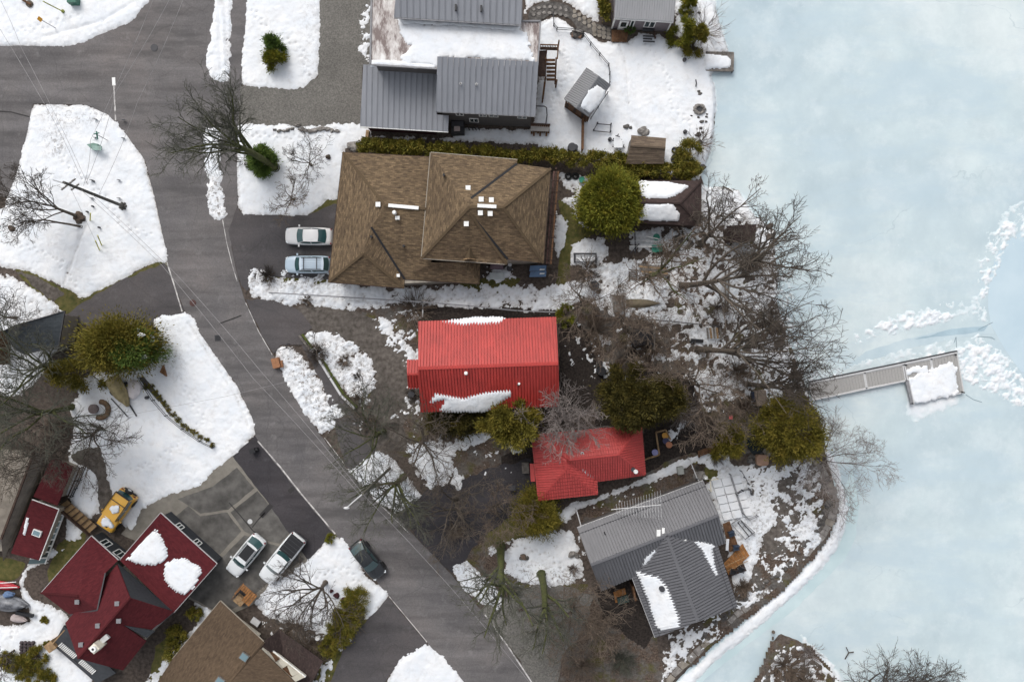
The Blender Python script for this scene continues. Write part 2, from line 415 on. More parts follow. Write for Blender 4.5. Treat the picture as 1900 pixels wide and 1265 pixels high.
PTWIG = nmat('pale_twig_mat', (.23, .20, .185), .2, 3)
GTWIG = nmat('green_grey_twig_mat', (.085, .086, .066), .3, 3)
CEDAR = m_leaf('cedar_mat', [(.3, (.070, .084, .013)), (.5, (.150, .155, .017)), (.7, (.27, .215, .026))], 1.5)
HEDGEM = m_leaf('hedge_mat', [(.3, (.070, .075, .014)), (.5, (.165, .150, .024)), (.7, (.30, .215, .040))], 1.8)
PINE = m_leaf('pine_mat', [(.3, (.022, .021, .006)), (.5, (.056, .048, .010)), (.7, (.13, .098, .020))], 1.4)
OLIVE = m_leaf('olive_conifer_mat', [(.3, (.065, .062, .012)), (.5, (.150, .130, .020)), (.72, (.255, .185, .034))], 1.1)
GREENC = m_leaf('green_conifer_mat', [(.3, (.045, .080, .020)), (.5, (.095, .150, .030)), (.7, (.17, .21, .045))], 1.6)
IVY = m_leaf('moss_leaf_mat', [(.3, (.04, .055, .012)), (.7, (.095, .11, .022))], 1.6)
# ---------------------------------------------------------------- the land, the ice and what lies on them
LAND = [(-9000, -9000), (1315, -9000), (1315, -30), (1335, 40), (1352, 95), (1318, 140), (1327, 160), (1327, 200), (1322, 262), (1302, 325), (1310, 348), (1372, 352), (1402, 400), (1440, 430), (1442, 560), (1468, 640), (1490, 700), (1505, 740), (1528, 800), (1540, 860), (1556, 930), (1541, 985), (1500, 1043), (1440, 1097), (1380, 1147), (1290, 1230), (1230, 1290), (1230, 9000), (-9000, 9000)]
ISLE = [(1380, 9000), (1385, 1290), (1425, 1232), (1436, 1196), (1450, 1180), (1495, 1200), (1545, 1245), (1580, 1290), (1580, 9000)]
ICEZ = -0.42
mt = lambda P: [((x - 950) * S, (632.5 - y) * S) for x, y in P]
def height(X, Y):
    sd = np.maximum(sdpoly(X, Y, mt(LAND)), sdpoly(X, Y, mt(ISLE))) + .5 * fbm(X, Y, .7, 3)
    t = np.clip((sd + .9) / 1.3, 0, 1); t = t * t * (3 - 2 * t)
    return -1.3 * (1 - t) + .03 * fbm(X, Y, 1.5, 3) * t
def axis(a, b, st):
    far = np.array([900, 500, 260, 150, 100])
    return np.concatenate([a - far, np.arange(a, b, st), b + far[::-1]])
def terrain():
    xs, ys = axis(-60, 60, .3), axis(-43, 43, .3)
    X, Y = np.meshgrid(xs, ys); Z = height(X, Y)
    V = np.stack([X.ravel(), Y.ravel(), Z.ravel()], 1)
    me = np_mesh('ground', V, grid_faces(np.ones((len(ys) - 1, len(xs) - 1), bool)))
    me.materials.append(SOIL); o = D.objects.new('ground', me); COL.objects.link(o); o['kind'] = 'structure'; smooth(o)
terrain()
mb = MB(); g = [-900, -200, -60, -20, 20, 60, 200, 900]
mb.add([(x, y, ICEZ) for y in g for x in g], [(j * 8 + i, j * 8 + i + 1, j * 8 + i + 9, j * 8 + i + 8) for j in range(7) for i in range(7)])
struct('lake_ice', mb, ICE)

def jag(P, amp, step, seed, z):
    """a surveyed outline with a slightly ragged edge"""
    rng = random.Random(seed); out = []; Q = [W(x, y) for x, y in P]
    for a, b in zip(Q, Q[1:] + Q[:1]):
        L = (b - a).length; n = max(1, int(L / step)); t = Vector((-(b - a).y, (b - a).x, 0)).normalized()
        for i in range(n):
            w = 0 if i == 0 else amp * rng.uniform(-1, 1)
            p = a.lerp(b, i / n) + t * w; out.append(Vector((p.x, p.y, z)))
    return out
def sheet(name, P, z, m, amp=.05, step=.5, seed=1):
    return struct(name, MB().add(*(lambda q: (q, [tuple(range(len(q)))]))(jag(P, amp, step, seed, z))), m)
def patch(name, items, m, res=.22, top=.03, kind='structure', base=None):
    """thin uneven ground cover: a height field that dips under the soil at its ragged edge. items: (poly, depth offset, noise amount)"""
    VV = []; FF = []; nb = 0
    for k, (P, off, amp) in enumerate(items):
        Q = mt(P); xs = np.arange(min(p[0] for p in Q) - .6, max(p[0] for p in Q) + .6, res); ys = np.arange(min(p[1] for p in Q) - .6, max(p[1] for p in Q) + .6, res)
        X, Y = np.meshgrid(xs, ys)
        d = np.minimum(sdpoly(X, Y, Q) * .5 + .22 * fbm(X, Y, .9, 4, .6), .12) + amp * fbm(X, Y, 1.1, 4, .6, 3 + k) + off
        z = np.clip(d * .5, -top - .06, .012) + top - .012 + .012 * fbm(X, Y, 3, 2, .5, 2)
        keep = np.maximum(np.maximum(z[1:, 1:], z[:-1, 1:]), np.maximum(z[1:, :-1], z[:-1, :-1])) > -.03
        V = np.stack([X.ravel(), Y.ravel(), z.ravel()], 1); F = grid_faces(keep)
        if not len(F): continue
        V, F = compact(V, F); VV.append(V); FF.append(F + nb); nb += len(V)
    me = np_mesh(name, np.concatenate(VV), np.concatenate(FF)); me.materials.append(m)
    o = D.objects.new(name, me); COL.objects.link(o); o['kind'] = kind; smooth(o); return o

# flat sheets, each a few millimetres above the one below
sheet('road', [(-700, 84), (70, 86), (130, 86), (195, 62), (245, 40), (275, 0), (275, -700), (460, -700), (459, 0), (455, 60), (448, 160), (443, 235), (440, 300), (441, 385), (447, 405), (425, 430), (438, 500), (456, 560), (485, 625), (510, 662), (545, 735), (590, 800), (640, 865), (690, 925), (735, 957), (790, 1015), (838, 1065), (892, 1130), (945, 1200), (1450, 1900), (1330, 1900), (850, 1250), (800, 1200), (722, 1105), (650, 1020), (618, 990), (560, 925), (475, 815), (470, 780), (440, 715), (400, 660), (360, 600), (345, 580), (330, 545), (312, 490), (305, 450), (285, 360), (270, 300), (235, 250), (200, 212), (160, 195), (62, 193), (40, 290), (15, 365), (-700, 400)], .050, ROADM)
sheet('gravel_driveway', [(447, 160), (465, 160), (540, 165), (590, 145), (594, -60), (700, -60), (700, 126), (672, 126), (672, 235), (535, 235), (470, 232), (442, 236)], .054, GRAVM, .08)
sheet('driveway', [(440, 384), (452, 398), (570, 400), (620, 378), (650, 385), (650, 520), (540, 516), (480, 510), (459, 540), (448, 530), (437, 490), (424, 428)], .054, DRIVEM)
sheet('driveway', [(456, 555), (510, 558), (560, 578), (585, 600), (575, 612), (556, 622), (605, 690), (662, 772), (720, 800), (702, 838), (650, 872), (640, 862), (622, 790), (600, 715), (560, 640), (520, 640), (508, 656), (484, 620)], .054, DRIVEM, .12)
sheet('driveway', [(738, 958), (770, 930), (800, 900), (850, 895), (900, 870), (985, 850), (1000, 930), (945, 960), (890, 1000), (860, 1042), (838, 1062), (792, 1015)], .054, APRONM, .15)  # dark asphalt, tone deepened to include the shade by the small red house
sheet('driveway', [(600, 1300), (640, 1195), (721, 1107), (796, 1196), (745, 1220), (690, 1300)], .054, DRIVEM)
sheet('driveway', [(160, 558), (225, 520), (305, 488), (316, 505), (342, 580), (300, 592), (280, 604), (150, 604), (120, 585)], .054, DRIVEM, .12)
sheet('gravel_driveway', [(925, 1112), (1000, 1082), (1060, 1088), (1100, 1105), (1085, 1165), (1045, 1215), (1030, 1300), (1012, 1300), (950, 1203), (894, 1132)], .054, GRAVM, .15)
sheet('concrete_driveway', [(225, 990), (262, 945), (290, 925), (365, 895), (432, 845), (480, 900), (548, 985), (575, 1035), (545, 1064), (505, 1080), (470, 1120), (420, 1145), (350, 1110), (370, 1060)], .054, CONC)
for q in ([(330, 925), (395, 902), (440, 867), (472, 905), (424, 945), (372, 952)], [(326, 957), (350, 938), (372, 957), (422, 950), (448, 985), (408, 1028), (338, 970)], [(428, 950), (478, 910), (540, 984), (520, 1008), (480, 998), (454, 985)], [(412, 1034), (454, 992), (520, 1014), (566, 1036), (500, 1078), (462, 1112), (412, 1140), (352, 1106)]):
    sheet('concrete_slab', q, .060, OLDCONC, .03)
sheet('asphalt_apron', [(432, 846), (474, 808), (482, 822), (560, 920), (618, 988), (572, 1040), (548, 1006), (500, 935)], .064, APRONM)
def line(name, P, w, m, z=.068):
    mb = MB(); Q = [W(x, y, z) for x, y in P]
    for a, b in zip(Q, Q[1:]):
        t = Vector((-(b - a).y, (b - a).x, 0)).normalized() * w / 2
        mb.add([a - t, b - t, b + t, a + t], [(0, 1, 2, 3)])
    return struct(name, mb, m)
EDGE = [[(309, 485), (322, 525), (338, 578)], [(478, 818), (520, 866), (560, 917), (622, 990)], [(626, 996), (650, 1020)], [(413, 408), (421, 452), (431, 492), (440, 522)], [(456, 562), (480, 615), (505, 658)], [(602, 812), (640, 862)], [(700, 930), (760, 990)], [(722, 1106), (792, 1190)], [(900, 1140), (945, 1202), (1003, 1290)], [(275, 325), (289, 380), (300, 432)]]
for i, e in enumerate(EDGE): line('road_edge_line', e, .13 if i in (0, 1, 8) else .07, PAINT)
line('stop_line', [(211.2, 158), (214.5, 224)], .14, PAINT); line('stop_line', [(210.6, 144), (211.4, 159)], .34, WHITE)
SEAM = pmat('tar_seam_mat', (.030, .028, .028), .8)
for e in ([(-30, 205), (20, 208), (55, 217)], [(407, 600), (430, 592), (448, 585)], [(492, 950), (478, 965), (468, 978)], [(425, 932), (445, 955), (470, 985), (478, 990)]): line('tar_seam', e, .11, SEAM, .072)
line('tar_patch', [(504, 936), (484, 958)], .5, SEAM, .072)
line('tar_patch', [(545, 905), (536, 913)], .45, SEAM, .072)
# ground covers with ragged edges
GR = [([(155, 553), (225, 522), (300, 486), (312, 492), (255, 520), (170, 570)], .03, .1), ([(568, 405), (595, 385), (612, 372), (640, 370), (640, 415), (590, 408)], .03, .1), ([(30, 500), (60, 505), (130, 540), (160, 558), (130, 585), (105, 565), (60, 535)], .0, .3),
      ([(640, 1160), (665, 1110), (700, 1140), (640, 1205), (610, 1260), (590, 1265), (600, 1200)], .05, .2), ([(280, 1265), (290, 1200), (330, 1170), (345, 1185), (310, 1230), (300, 1290)], .04, .1), ([(850, 520), (970, 515), (930, 545), (860, 540)], 0, .3),
      ([(1038, 370), (1065, 390), (1085, 440), (1060, 470), (1050, 540), (1035, 540), (1042, 450), (1046, 410)], .04, .12), ([(1085, 425), (1110, 430), (1075, 445), (1060, 440)], .02, .1), ([(200, 950), (180, 860), (150, 840), (185, 835), (192, 880), (215, 935)], .05, .1), ([(-20, 1030), (45, 1045), (30, 1070), (-20, 1080)], .06, .05), ([(110, 1010), (160, 985), (150, 1030), (95, 1080), (90, 1060)], .05, .1), ([(240, 560), (320, 570), (300, 600), (230, 600)], .03, .1),
      ([(900, 990), (980, 930), (1060, 950), (1010, 985), (950, 1000), (900, 1020)], .03, .3), ([(1000, 1085), (1090, 1085), (1080, 1100), (1010, 1105), (940, 1085), (935, 1070)], .02, .2), ([(1290, 850), (1330, 860), (1330, 890), (1290, 885)], .05, .1), ([(485, 500), (620, 505), (620, 530), (490, 530)], -.05, .5), ([(575, 590), (555, 602), (600, 610), (680, 630), (640, 600)], 0, .3)]
patch('grass', GR, GRASS)
LI = [([(1040, 590), (1100, 560), (1180, 620), (1300, 640), (1440, 600), (1480, 700), (1420, 760), (1300, 740), (1200, 690), (1120, 700), (1080, 770), (1040, 760)], .03, .3), ([(770, 780), (1000, 770), (1000, 900), (840, 885), (845, 840), (905, 800), (780, 810)], .0, .2), ([(1375, 440), (1402, 440), (1415, 590), (1385, 600)], .03, .2), ([(1225, 440), (1310, 430), (1312, 500), (1240, 505)], .03, .2), ([(1240, 530), (1330, 530), (1330, 600), (1260, 590)], .0, .3), ([(1420, 900), (1500, 880), (1552, 930), (1530, 1000), (1440, 1100), (1370, 1150), (1280, 1230), (1240, 1210), (1340, 1130), (1390, 1080), (1440, 960)], .04, .25), ([(640, 590), (780, 560), (780, 640), (720, 610), (690, 600)], .03, .3), ([(610, 790), (700, 720), (780, 740), (790, 800), (760, 850), (700, 840)], .03, .3), ([(835, 1000), (900, 1010), (1000, 1090), (930, 1110), (880, 1050)], .03, .2), ([(1120, 740), (1300, 760), (1420, 740), (1440, 800), (1300, 850), (1200, 880), (1190, 790)], .05, .1), ([(1090, 940), (1180, 900), (1320, 850), (1300, 890), (1070, 990)], .05, .15), ([(560, 1130), (640, 1200), (600, 1240), (500, 1150), (500, 1110)], .0, .3), ([(1400, 1290), (1436, 1196), (1495, 1200), (1570, 1290)], .08, .2), ([(1080, 1095), (1150, 1110), (1215, 1180), (1240, 1290), (1035, 1290), (1050, 1210)], .0, .35), ([(1000, 820), (1000, 940), (940, 950), (930, 860)], .02, .2)]
patch('leaf_litter', LI, LITTER)
SS = [([(1105, 1095), (1180, 1075), (1216, 1175), (1195, 1200), (1120, 1150)], .05, .2), ([(1040, 600), (1075, 600), (1100, 640), (1110, 700), (1090, 770), (1040, 760)], .04, .2), ([(1196, 790), (1300, 770), (1350, 790), (1350, 830), (1260, 845), (1200, 875)], .05, .15), ([(930, 850), (1000, 810), (1002, 935), (945, 940)], .04, .2), ([(1110, 735), (1290, 745), (1290, 790), (1190, 786), (1110, 795)], .04, .2), ([(770, 574), (1040, 574), (1040, 592), (770, 600)], .05, .1), ([(1090, 690), (1290, 690), (1290, 745), (1110, 750)], .0, .3)]
patch('shaded_dark_soil', SS, SHADEDSOIL, top=.042)
MU = [([(560, 575), (640, 578), (700, 600), (750, 650), (768, 690), (770, 740), (735, 800), (700, 780), (692, 735), (705, 690), (690, 655), (640, 622), (585, 610)], .1, .1), ([(130, 840), (185, 830), (195, 880), (215, 945), (190, 950), (180, 880), (150, 860)], .04, .05), ([(640, 790), (740, 780), (760, 830), (700, 840)], 0, .2), ([(1380, 870), (1440, 860), (1520, 900), (1470, 1000), (1420, 1030)], -.05, .4), ([(600, 150), (0, 0)] if 0 else [(35, 505), (60, 510), (120, 545), (100, 560)], .0, .2)]
patch('mud', MU, MUDDY, top=.064)

patch('snow_field', [([(-800, -700), (270, -700), (270, -48), (-800, -48)], .2, .1), ([(465, -700), (1310, -700), (1310, -48), (465, -48)], .2, .1), ([(-800, -48), (-50, -48), (-50, 80), (-800, 80)], .2, .1), ([(-800, 405), (-50, 405), (-50, 1312), (-800, 1312)], .2, .1), ([(-800, 1312), (870, 1312), (1320, 1900), (-800, 1900)], .2, .1)], SNOW, res=.8, top=.16)
# snow: (outline, deepest, patchiness, offset)
SN = [
 ([(-60, -60), (280, -60), (275, 5), (262, 22), (245, 40), (222, 50), (195, 60), (170, 73), (140, 85), (105, 88), (70, 86), (30, 86), (-60, 83)], .3, .05, .08),
 ([(62, 193), (95, 195), (160, 195), (185, 203), (215, 222), (235, 250), (262, 285), (275, 320), (288, 370), (300, 420), (312, 475), (305, 487), (285, 488), (255, 502), (225, 520), (195, 535), (165, 553), (155, 556), (130, 540), (90, 520), (55, 505), (30, 498), (-60, 488), (-60, 398), (10, 387), (15, 365), (28, 330), (38, 290), (50, 250), (55, 215)], .26, .05, .06),
 ([(402, -60), (438, -60), (433, 40), (428, 100), (424, 150), (415, 155), (390, 148), (382, 135), (385, 80), (392, 40)], .4, .1, .08),
 ([(458, -60), (597, -60), (594, 80), (592, 130), (585, 150), (565, 168), (540, 170), (510, 166), (465, 165), (448, 155), (448, 110), (452, 50)], .26, .05, .06),
 ([(385, 238), (410, 237), (413, 250), (414, 300), (417, 350)  , (420, 402), (405, 412), (392, 405), (384, 370), (379, 300), (377, 255)], .35, .16, .07),
 ([(443, 232), (470, 228), (535, 230), (672, 228), (690, 240), (690, 270), (640, 275), (640, 330), (628, 372), (610, 372), (595, 385), (570, 403), (545, 405), (520, 402), (450, 402), (441, 380), (439, 310), (440, 270)], .24, .05, .06),
 ([(690, -60), (690, 125), (672, 122), (663, 95), (666, 70), (661, 55), (668, 30), (680, 5), (676, -60)], .2, .22, .03),
 ([(690, 254), (840, 257), (850, 240), (920, 240), (990, 243), (1030, 235), (1090, 235), (1090, 275), (1000, 268), (850, 262)], .24, .06, .06),
 ([(1000, 45), (1028, 32), (1046, 42), (1075, 60), (1085, 62), (1092, 66), (1110, 78), (1150, 80), (1165, 80), (1185, 62), (1225, 68), (1255, 80), (1275, 95), (1312, 98), (1345, 104), (1345, 128), (1320, 136), (1330, 165), (1330, 200), (1325, 262), (1306, 318), (1290, 335), (1240, 320), (1155, 310), (1080, 288), (1000, 270), (990, 240), (1003, 120)], .28, .05, .08),
 ([(968, -60), (1110, -60), (1112, 45), (1100, 40), (1070, 12), (1030, -4), (990, 8), (975, 25)], .25, .1, .05),
 ([(1250, -60), (1318, -60), (1335, 30), (1348, 60), (1352, 98), (1310, 98), (1280, 82), (1250, 62), (1252, 40)], .24, .12, .05),
 ([(462, 512), (480, 505), (540, 510), (610, 520), (750, 535), (890, 527), (960, 530), (1020, 530), (1090, 520), (1105, 540), (1062, 570), (1030, 580), (960, 575), (880, 572), (800, 565), (700, 572), (600, 572), (510, 562), (470, 548), (458, 535)], .2, .24, .04),
 ([(512, 655), (525, 640), (545, 645), (575, 680), (600, 715), (625, 745), (640, 765), (620, 790), (595, 803), (575, 780), (545, 735), (515, 690)], .3, .24, .05),
 ([(558, 625), (580, 615), (625, 615), (660, 640), (690, 665), (702, 700), (692, 735), (675, 755), (650, 735), (620, 705), (590, 670)], .22, .28, .04),
 ([(700, 585), (720, 590), (745, 640), (778, 640), (778, 690), (755, 690), (735, 660), (712, 630)], .2, .22, .03),
 ([(645, 872), (672, 850), (700, 835), (725, 850), (745, 875), (782, 918), (760, 940), (735, 950), (700, 935), (670, 905)], .25, .1, .05),
 ([(755, 820), (800, 822), (830, 822), (870, 805), (905, 797), (908, 815), (880, 825), (842, 840), (838, 885), (820, 900), (800, 905), (775, 885), (760, 850)], .22, .22, .05),
 ([(760, 730), (790, 740), (800, 765), (770, 770), (735, 780), (720, 775), (745, 750)], .2, .35, 0),
 ([(842, 870), (860, 885), (858, 905), (845, 910), (840, 895)], .15, .05, .06),
 ([(940, 815), (965, 815), (972, 838), (950, 848)], .15, .1, .06),
 ([(285, 592), (300, 583), (345, 580), (360, 592), (380, 630), (410, 675), (440, 715), (475, 785), (472, 805), (430, 850), (395, 880), (370, 905), (340, 915), (290, 930), (265, 945), (255, 980), (240, 985), (215, 955), (212, 935), (200, 890), (196, 860), (182, 832), (150, 835), (128, 850), (138, 800), (132, 760), (165, 700), (200, 690), (260, 680), (285, 650), (290, 620)], .26, .06, .08),
 ([(130, 845), (145, 860), (175, 865), (185, 900), (186, 950), (165, 962), (140, 945), (118, 900)], .22, .08, .05),
 ([(125, 965), (155, 985), (150, 1000), (130, 1008), (122, 1000)], .2, .08, .05),
 ([(-60, 500), (30, 515), (60, 535), (100, 560), (118, 578), (60, 600), (5, 620), (-60, 640)], .22, .12, .05),
 ([(0, 640), (60, 640), (110, 640), (80, 690), (40, 730), (-60, 740), (-60, 650)], .22, .15, .05),
 ([(130, 1015), (100, 1030), (45, 1060), (35, 1080), (60, 1112), (90, 1120), (132, 1145), (122, 1165), (105, 1195), (165, 1250), (185, 1300), (-60, 1300), (-60, 1165), (58, 1155), (40, 1095), (50, 1050), (90, 1020)], .24, .07, .06),
 ([(240, 1300), (300, 1230), (370, 1155), (360, 1110), (372, 1115), (392, 1130), (400, 1140), (330, 1210), (310, 1240), (285, 1300)], .22, .14, .05),
 ([(470, 1115), (500, 1075), (540, 1060), (575, 1030), (620, 992), (640, 1000), (660, 1020), (680, 1070), (710, 1090), (722, 1100), (700, 1135), (680, 1150), (662, 1112), (640, 1140), (625, 1175), (600, 1180), (560, 1160), (520, 1155), (490, 1140)], .25, .07, .06),
 ([(600, 1265), (640, 1205), (660, 1180), (640, 1175), (600, 1235), (570, 1275)], .2, .3, .02),
 ([(695, 1300), (745, 1218), (790, 1190), (832, 1222), (885, 1300)], .3, .05, .08),
 ([(840, 1050), (870, 1040), (892, 1070), (922, 1090), (936, 1118), (920, 1135), (890, 1110), (860, 1090)], .4, .18, .06),
 ([(902, 1015), (916, 1010), (920, 1025), (912, 1032)], .2, .02, .06),
 ([(935, 1025), (960, 1000), (1010, 985), (1060, 985), (1075, 1020), (1085, 1065), (1060, 1088), (1000, 1088), (960, 1078), (935, 1060)], .22, .12, .05),
 ([(1030, 955), (1060, 935), (1100, 925), (1200, 885), (1265, 850), (1300, 840), (1350, 830), (1360, 870), (1325, 872), (1290, 858), (1280, 868), (1200, 898), (1120, 928), (1075, 945), (1050, 972)], .2, .06, .05),
 ([(1308, 900), (1345, 862), (1400, 860), (1440, 862), (1455, 880), (1450, 960), (1412, 1020), (1400, 1060), (1385, 1090), (1365, 1100), (1350, 1010), (1330, 950)], .2, .14, .05),
 ([(1440, 860), (1500, 850), (1520, 880), (1530, 960), (1500, 1010), (1450, 1070), (1400, 1100), (1440, 1020), (1450, 960)], .2, .40, -.005),
 ([(1476, 985), (1498, 935), (1515, 955), (1520, 1000), (1495, 1020)], .2, .1, .06),
 ([(1370, 1100), (1420, 1080), (1400, 1120), (1340, 1150), (1290, 1200), (1235, 1265), (1220, 1265), (1240, 1200), (1310, 1160)], .2, .32, .03),
 ([(1560, 870), (1568, 905), (1577, 945), (1572, 985), (1556, 1020), (1530, 1055), (1470, 1115), (1400, 1172), (1320, 1238), (1270, 1290), (1215, 1300), (1290, 1240), (1380, 1158), (1440, 1106), (1500, 1052), (1543, 993), (1560, 930), (1545, 872), (1530, 830), (1545, 840)], .5, .08, .10),
 ([(1040, 380), (1090, 330), (1110, 340), (1080, 400), (1060, 395), (1050, 380)], .2, .2, .04), ([(1064, 395), (1090, 410), (1095, 425), (1080, 425), (1068, 410)], .15, .1, .04),
 ([(1036, 320), (1100, 330), (1075, 365), (1045, 345)], .2, .15, .05), ([(1032, 395), (1058, 410), (1050, 450), (1035, 480), (1028, 440)], .2, .08, .06),
 ([(1060, 455), (1085, 440), (1120, 445), (1130, 470), (1110, 495), (1060, 490)], .2, .12, .05), ([(890, 500), (945, 490), (960, 520), (930, 525), (900, 520)], .2, .2, .03),
 ([(1080, 500), (1170, 480), (1260, 490), (1285, 520), (1240, 570), (1180, 590), (1110, 580), (1085, 545)], .2, .30, .03), ([(1170, 430), (1230, 425), (1230, 460), (1170, 465)], .15, .15, .05),
 ([(1185, 585), (1270, 575), (1280, 600), (1225, 605)], .15, .15, .05), ([(1290, 345), (1370, 352), (1400, 400), (1340, 420), (1310, 420), (1300, 380)], .22, .14, .06), ([(1310, 425), (1350, 420), (1352, 450), (1440, 440), (1440, 560), (1390, 560), (1385, 500), (1340, 470)], .2, .3, .02), ([(1320, 500), (1360, 500), (1362, 580), (1320, 590)], .15, .1, .05),
 ([(1270, 610), (1330, 605), (1330, 640), (1290, 645)], .15, .15, .04), ([(1200, 655), (1300, 650), (1300, 672), (1210, 672)], .15, .25, .03), ([(1310, 640), (1460, 640), (1490, 700), (1420, 690), (1320, 680)], .2, .25, .02), ([(1290, 690), (1400, 700), (1430, 720), (1330, 735), (1285, 720)], .2, .15, .04), ([(1060, 620), (1110, 660), (1145, 680), (1130, 705), (1090, 680)], .15, .4, -.03), ([(1230, 795), (1275, 775), (1280, 790), (1235, 830)], .15, .2, .04), ([(1280, 760), (1400, 740), (1420, 760), (1330, 770)], .15, .35, -.02),
 ([(1050, 600), (1290, 600), (1290, 730), (1080, 720), (1045, 680)], .1, .46, -.13), ([(1290, 600), (1450, 600), (1490, 700), (1440, 760), (1290, 740)], .12, .40, .015), ([(1290, 345), (1400, 400), (1445, 430), (1445, 600), (1250, 600), (1200, 500), (1200, 430), (1300, 420)], .12, .36, .03), ([(640, 780), (790, 740), (1000, 770), (990, 900), (840, 890), (700, 850)], .1, .42, -.15), ([(690, 575), (780, 575), (780, 680), (700, 640)], .1, .45, -.08), ([(460, 500), (640, 505), (640, 535), (470, 540)], .12, .3, .02), ([(1240, 1180), (1380, 1080), (1440, 960), (1540, 900), (1530, 1000), (1400, 1130), (1250, 1250)], .1, .4, -.06), ([(1090, 940), (1290, 855), (1290, 885), (1080, 985)], .08, .4, -.16), ([(140, 690), (230, 690), (220, 800), (130, 840)], .12, .4, -.04), ([(480, 1140), (640, 1180), (600, 1240), (500, 1180)], .1, .4, -.1), ([(930, 1000), (1090, 990), (1090, 1095), (930, 1090)], .1, .35, -.1),
 ([(1400, 1290), (1440, 1200), (1490, 1200), (1530, 1240), (1570, 1290)], .15, .45, -.06), ([(1490, 1180), (1545, 1230), (1585, 1290), (1570, 1290), (1500, 1210)], .16, .1, .05)]
ON_ICE = [
 ([(1520, 700), (1600, 683), (1680, 668), (1775, 650), (1770, 632), (1700, 645), (1600, 672), (1530, 690)], .06, .10, .0),
 ([(1505, 745), (1600, 722), (1690, 700), (1695, 712), (1600, 735), (1520, 752)], .10, .06, .03),
 ([(1686, 728), (1785, 726), (1780, 752), (1745, 766), (1702, 784), (1684, 770)], .14, .06, .05),
 ([(1580, 620), (1660, 588), (1770, 562), (1775, 590), (1700, 610), (1590, 636)], .16, .30, .02),
 ([(1760, 590), (1800, 555), (1828, 550), (1838, 600), (1818, 590), (1780, 600)], .05, .14, -.01),
 ([(1835, 430), (1870, 390), (1920, 368), (1920, 400), (1880, 425), (1860, 460), (1840, 470)], .05, .14, -.01),
 ([(1775, 650), (1820, 625), (1880, 670), (1930, 710), (1930, 770), (1850, 730), (1790, 705)], .16, .30, .02), ([(1600, 690), (1700, 664), (1780, 645), (1785, 662), (1700, 684), (1600, 706), (1530, 715), (1530, 700)], .16, .28, .03), ([(1830, 470), (1860, 420), (1930, 360), (1930, 440), (1870, 450), (1838, 540), (1825, 560), (1820, 480)], .14, .28, -.01),
 ([(1350, 345), (1385, 362), (1410, 410), (1400, 430), (1360, 380)], .1, .06, .02),
 ([(1440, 430), (1470, 480), (1470, 560), (1500, 660), (1560, 700), (1500, 730), (1470, 660), (1430, 560)], .1, .25, -.02)]
DIRTY = [([(378, 330), (425, 330), (425, 415), (390, 415)], 1.0), ([(510, 650), (545, 640), (645, 770), (600, 805)], 1.0), ([(835, 1040), (880, 1040), (940, 1110), (915, 1140)], 1.0), ([(455, 500), (640, 505), (640, 535), (460, 540)], .9), ([(555, 615), (660, 635), (705, 700), (670, 760), (600, 700)], .8), ([(60, 195), (190, 205), (200, 225), (120, 240), (60, 215)], .55), ([(80, 240), (125, 240), (130, 290), (90, 290)], .7), ([(424, 0), (438, 0), (428, 150), (415, 150)], .5), ([(700, 845), (780, 915), (740, 950), (650, 880)], .35), ([(960, 1040), (1085, 1060), (1060, 1090), (950, 1080)], .9), ([(1330, 900), (1560, 850), (1560, 1000), (1400, 1120)], .6), ([(1040, 500), (1300, 480), (1440, 600), (1440, 740), (1100, 600)], .6), ([(640, 270), (690, 250), (690, 290)], .4), ([(285, 640), (330, 600), (350, 700), (310, 700)], .35), ([(560, 0), (600, 0), (600, 160), (560, 165)], .25)]
